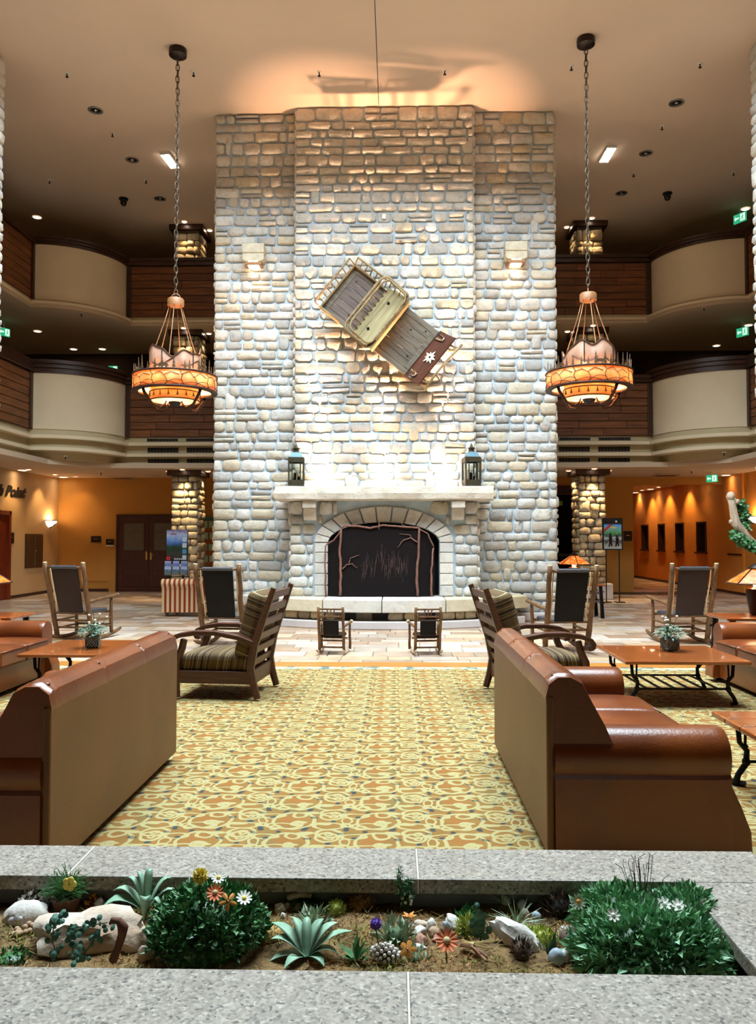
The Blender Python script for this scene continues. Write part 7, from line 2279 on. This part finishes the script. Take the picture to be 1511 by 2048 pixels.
# orange maple-like leaf and pebbles
q = sp(818, 1848)
t = MB()
for k in range(5): leaf_quad(t, (0, 0, .012), (math.cos(k * 1.1), math.sin(k * 1.1) * .6, .5), (0, 0, 1), .026, .014, .1)
tag(t.build('orange_leaf', 'petal_amber', None, tuple(q)), 'crumpled orange leaf behind the pebbles', 'leaf')
flower('amber star flower at the front rim beside the pine cone', pos(815, 1898, 2.07), .022, 5, 'petal_amber', 'petal_orange', (R(55), 0, 0), .03, 'star_flower', .5, heart=.15, cup=-.1)
for k, (a, b, w_, d_, h_, mt_, lb) in enumerate(((840, 1852, .05, .03, .012, 'rock_cream', 'flat cream stone at the top of the pebble heap'), (862, 1858, .032, .03, .02, 'rock_white', 'white stone in the middle of the pebble heap'), (838, 1868, .042, .03, .014, 'rock_white', 'pale flat stone at the left of the pebble heap'),
                                              (868, 1872, .04, .035, .022, 'rock_tan', 'tan stone at the heart of the pebble heap'), (842, 1890, .045, .035, .02, 'rock_pink', 'reddish stone at the lower left of the pebble heap'), (905, 1848, .07, .035, .020, 'rock_white', 'long white stone behind the orange daisy'),
                                              (892, 1862, .03, .025, .022, 'pebble_blue', 'bluish pebble just above the orange daisy'), (838, 1902, .04, .02, .010, 'rock_white', 'thin white slab below the reddish stone'), (880, 1884, .05, .03, .012, 'rock_pink', 'flat brown stone left of the orange daisy'))):
    rock(lb, a, b, w_, d_, h_, mt_, 40 + k * 1.7, k * .4, group='pebble heap')
flower('large orange daisy at the front of the planter', pos(893, 1881, 2.05), .031, 12, 'petal_orange', 'flower_heart', (R(50), 0, R(4)), .06)
# tied bundle of dried stalks
q = sp(944, 1918)
t = thing('stalk_bundle', 'bundle of dried pinkish stalks at the front rim', 'dried stalks', (q.x, q.y, q.z + .012), R(-25))
for k in range(16):
    a = rng.gauss(0, .012); b = rng.gauss(0, .008)
    MB().tube([(-.03 + rng.uniform(-.006, .006), a * .5, b * .5 + .006), (0, a * .35, b * .35 + .008), (.045 + rng.uniform(-.01, .01), a * 2, b * 1.5)], .0018, 5).build('stalk', 'rock_pink' if k % 2 else 'straw', t)
MB().lathe([(.009, -.006), (.009, .006)], 10, caps=False).build('tie', 'straw', t, (0, 0, .008), rot=(0, PI / 2, 0))
# eucalyptus and lime tufts
q = sp(962, 1886)
t = thing('eucalyptus_twig', 'round-leaved blue-green eucalyptus twig left of the pale rock', 'plant', tuple(q), 0)
m_ = MB()
for (dx, dz, n) in ((-.012, .10, 14), (.0, .075, 10), (-.028, .06, 10)):
    MB().tube([(0, 0, 0), (dx * .5, 0, dz * .5), (dx, 0, dz)], .0015, 5).build('stem', 'stem_green', t)
    for k in range(n):
        p = Vector((dx, 0, dz)) * rng.uniform(.3, 1) + Vector((rng.gauss(0, .008), rng.gauss(0, .006), rng.gauss(0, .004))); r_ = rng.uniform(.008, .013)
        nn = Vector((rng.gauss(0, .5), -1, rng.gauss(.2, .5))).normalized(); s1 = nn.cross(Vector((0, 0, 1))).normalized(); s2 = nn.cross(s1)
        m_.add([p + s1 * (r_ * math.cos(2 * PI * j / 7)) + s2 * (r_ * math.sin(2 * PI * j / 7)) for j in range(7)] + [p + nn * .002], [(j, (j + 1) % 7, 7) for j in range(7)])
o = m_.build('leaves', 'leaf_bluegreen', t); o['kind'] = 'stuff'
clump('yellow-green tuft left of the eucalyptus twig', 935, 1866, .032, .045, 'leaf_lime', 170, .02, .006, 'sedum_tuft', core='stem_green')
clump('dark green tuft behind the yellow-green tuft', 935, 1838, .035, .03, 'leaf_dark', 130, .018, .008, 'creeper')
clump('lime sedum right of the pale rock, upper one', 1052, 1866, .026, .026, 'leaf_lime', 170, .012, .007, 'sedum_tuft', core='leaf_lime')
clump('yellowish sedum right of the pale rock, lower one', 1086, 1884, .040, .040, 'leaf_lime', 280, .013, .007, 'sedum_tuft', core='leaf_lime')
# spiky air plants
def spiky(label, px, py, n, Ls, w_, mat):
    q = sp(px, py); t = thing('air_plant', label, 'plant', tuple(q), 0, 'spiky air plants')
    for k in range(n):
        a = rng.uniform(0, 2 * PI); el = rng.uniform(.35, 1.35); L_ = Ls * rng.uniform(.7, 1.15)
        d = Vector((math.cos(a) * math.cos(el), math.sin(a) * math.cos(el) * .6, math.sin(el)))
        tip = d * L_ + Vector((d.x * .02, 0, -.25 * L_ * (1 - el / 1.6)))
        MB().tube([(0, 0, 0), d * L_ * .5, tip], [.0022, .0022, .0003], 4, flat=.5).build('blade', mat, t)
spiky('spiky pale air plant with arching blades at the back rim', 1004, 1812, 26, .075, .004, 'leaf_grey')
spiky('upright spiky grass tuft above the pale rock', 1032, 1850, 40, .085, .004, 'leaf_grey')
for k, (a, b, w_, mt_, lb) in enumerate(((1012, 1812, .03, 'rock_white', 'white pebble among the air plants'), (1043, 1818, .034, 'rock_white', 'larger white pebble right of the grass tuft'), (1050, 1832, .03, 'rock_cream', 'cream pebble below the white ones'), (1072, 1836, .028, 'pebble_blue', 'bluish pebble right of the grass tuft'))):
    rock(lb, a, b, w_, w_ * .8, w_ * .55, mt_, 70 + k, k, .1, 'pebble', 'pebble', group='pebbles by the grass tuft')
rock('long white bone-like rock slanting to the front rim', 1034, 1888, .17, .07, .035, 'rock_white', 5.5, R(-24), .32, tilt=R(22), dz=.01)
clump('brown dried rosette lying against the white rock', 1042, 1916, .032, .04, 'leaf_brown', 90, .02, .006, 'dried_rosette', core='leaf_brown')
clump('dark purple-brown curled leaves left of the green bush', 1120, 1830, .045, .055, 'leaf_brown', 170, .026, .007, 'dark_foliage', core='dark_void')
clump('small white-flowered tuft beside the green bush', 1140, 1884, .045, .035, 'petal_white', 60, .010, .009, 'white_tuft', core='leaf_brown')
q = sp(1098, 1918); t = MB(); leaf_quad(t, (0, 0, 0), (.25, 0, 1), (0, -1, 0), .075, .02, .05); leaf_quad(t, (.002, 0, 0), (-.3, -.1, 1), (0, -1, 0), .05, .012, .05)
tag(t.build('blade_leaf', 'leaf_bluegreen', None, tuple(q)), 'single upright grey-green leaf before the yellowish sedum', 'leaf')
for k, (a, b, w_, mt_, lb) in enumerate(((1112, 1923, .045, 'pebble_blue', 'bluish pebble at the front rim'), (1132, 1916, .040, 'rock_white', 'upright white pebble at the front rim'), (1156, 1920, .036, 'rock_tan', 'brown pebble at the front rim'), (1172, 1925, .034, 'rock_white', 'small white pebble nearest the green bush'))):
    rock(lb, a, b, w_, w_ * .8, w_ * .6, mt_, 90 + k, k, .1, 'pebble', 'pebble', group='pebbles at the front rim')
for k, (a, b, w_, mt_, lb) in enumerate(((292, 1918, .05, 'rock_cream', 'cream stone at the foot of the boxwood bush'), (324, 1918, .036, 'rock_cream', 'smaller cream stone at the foot of the boxwood bush'), (200, 1812, .045, 'rock_white', 'white stone behind the cream boulder'), (215, 1822, .03, 'rock_white', 'small white stone right of the potted fern'))):
    rock(lb, a, b, w_, w_ * .7, w_ * .5, mt_, 110 + k, k, group='cream stones')
clump('yellow dried flower head right of the potted fern', 188, 1806, .028, .03, 'petal_amber', 90, .012, .006, 'dried_flower', core='leaf_brown')
# right-hand leafy bush with daisies
cb = at(1330, 1850, 2.18)
for (a, b, Y_, rx, ry, rz_, n, lb) in ((1240, 1808, 2.31, .12, .085, .085, 900, 'leafy green bush at the back right of the planter'), (1372, 1812, 2.32, .085, .08, .075, 600, 'leafy green bush in the back right corner of the planter'),
                                      (1300, 1880, 2.14, .195, .125, .10, 2000, 'spreading leafy green bush at the front right of the planter')):
    c = at(a, b, Y_)
    bush(lb, Vector((c.x, Y_, .44)), rx, ry, rz_, (('leaf_mid', .6, 'foliage'), ('leaf_sage', .4, 'pale_foliage')) if 'leaf_sage' in M else (('leaf_mid', 1.0, 'foliage'),), .036, .017, n, core='leaf_dark')
flower('white daisy with yellow heart left of the green bush', pos(1156, 1803, 2.26), .022, 12, 'petal_white', 'petal_amber', (R(65), 0, R(-10)), .06)
flower('white star flower on the left of the green bush', pos(1226, 1830, 2.10), .018, 8, 'petal_white', 'petal_white', (R(50), 0, 0), .05, 'star_flower')
flower('white star flower in the middle of the green bush', pos(1327, 1808, 2.16), .020, 8, 'petal_white', 'petal_white', (R(40), 0, 0), .05, 'star_flower')
flower('white star flower on the right of the green bush', pos(1356, 1812, 2.16), .020, 8, 'petal_white', 'petal_white', (R(40), 0, 0), .05, 'star_flower')
# dry grass
for (a, b, n, hh, lb) in ((1290, 1800, 34, .19, 'dry brown grass rising behind the green bush'), (1395, 1780, 8, .10, 'few dry grass stems in the right corner of the planter')):
    q = at(a, b, 2.30); t = thing('dry_grass', lb, 'grass', (q.x, q.y, SZ), 0, 'dry grass tufts')
    z0_ = 0.02
    for k in range(n):
        tip = Vector((rng.gauss(0, .035), rng.gauss(0, .015), hh * rng.uniform(.6, 1.25)))
        MB().tube([(rng.gauss(0, .012), 0, z0_), tip * .5 + Vector((rng.gauss(0, .006), 0, 0)), tip, tip + Vector((rng.gauss(0, .012), 0, .012))], .0009, 4).build('stem', 'leaf_brown', t)
# straw stalks at left
q = sp(30, 1892); t = thing('straw_stalks', 'loose straw stalks at the left edge of the planter bed', 'straw', tuple(q), 0)
for k in range(14):
    a = rng.uniform(-.6, .6); L_ = rng.uniform(.03, .08); p = Vector((rng.uniform(-.05, .06), rng.uniform(-.03, .04), .008))
    MB().tube([p, p + Vector((math.cos(a), math.sin(a), rng.uniform(-.1, .2))) * L_], .0013, 4).build('stalk', 'straw', t)
clump('dark green creeper at the lower left rim', 22, 1916, .05, .02, 'leaf_dark', 160, .014, .006, 'creeper')

# ------------------------------------------------------------------ flower pots on the coffee tables
plain('basket_green', C(44, 58, 52), .6, vary=.3, scale=30)
plain('basket_light', C(128, 140, 132), .6)
def flower_pot(label, x, yv, z, seed):
    rg = random.Random(seed)
    t = thing('flower_pot', label, 'flower pot', (x, yv, z), R(12), group='table flower pots')
    a = .062; h_ = .125
    pt = MB(); pt.prism([(-a * .86, -a * .86), (a * .86, -a * .86), (a * .86, a * .86), (-a * .86, a * .86)], 0, .01)
    vs = [(sx * a * k, sy * a * k, zz) for (k, zz) in ((.86, .0), (1.0, h_ * .5), (1.04, h_)) for sx, sy in ((-1, -1), (1, -1), (1, 1), (-1, 1))]
    pt.add(vs, [(i * 4 + k, i * 4 + (k + 1) % 4, (i + 1) * 4 + (k + 1) % 4, (i + 1) * 4 + k) for i in range(2) for k in range(4)] + [(8, 9, 10, 11)])
    b = pt.build('basket', 'basket_green', t)
    lt = MB()
    for f in range(4):
        an = PI / 2 * f; ca, sa = math.cos(an), math.sin(an)
        for s in (-1, 1):
            for k in range(-2, 5):
                x0_ = -a + k * .032; p0 = Vector((max(-a, min(a, x0_)), -a * 1.05, .01)); p1 = Vector((max(-a, min(a, x0_ + s * .11)), -a * 1.06, h_ - .005))
                lt.tube([Matrix.Rotation(an, 3, 'Z') @ p0, Matrix.Rotation(an, 3, 'Z') @ p1], .0028, 4)
    o = lt.build('lattice', 'basket_light', b); o['kind'] = 'stuff'
    m_ = MB()
    for k in range(320):
        an = rg.uniform(0, 2 * PI); rr_ = rg.uniform(.01, .15); zz = h_ + rg.uniform(.0, .12) * (1 - rr_ * 3.5)
        p = Vector((rr_ * math.cos(an), rr_ * math.sin(an), zz)); d = Vector((math.cos(an), math.sin(an), rg.uniform(-.3, .9)))
        leaf_quad(m_, p, d, (0, 0, 1), rg.uniform(.03, .05), rg.uniform(.016, .026))
    o = m_.build('foliage', 'leaf_grey2', t); o['kind'] = 'stuff'
    for k in range(9):
        an = rg.uniform(0, 2 * PI); rr_ = rg.uniform(.02, .15); tip = Vector((rr_ * math.cos(an), rr_ * math.sin(an), h_ + rg.uniform(.10, .22)))
        st_ = MB().tube([(0, 0, h_), tip * .6 + Vector((0, 0, .04)), tip], .0025, 5).build('stem', 'stem_green', t)
        MB().ball(tip, .014, 7, 5, (1, 1, .8)).build('bud', 'petal_pale', st_, smooth=True)
    MB().tube([(0, 0, h_), (.01, 0, h_ + .13), (-.005, .01, h_ + .25)], .004, 5).build('stem', 'stem_green', t)
    return t
plain('leaf_grey2', C(120, 152, 132), .6, c2=C(76, 116, 94), scale=30); plain('petal_pale', C(226, 214, 200), .6)
qf = at(186, 1290, 7.93); flower_pot('lattice flower pot on the coffee table behind the left sofa', qf.x, 7.93, .437, 3)
qf = at(1339, 1296, 7.85); flower_pot('lattice flower pot on the coffee table at right', qf.x, 7.85, .437, 5)
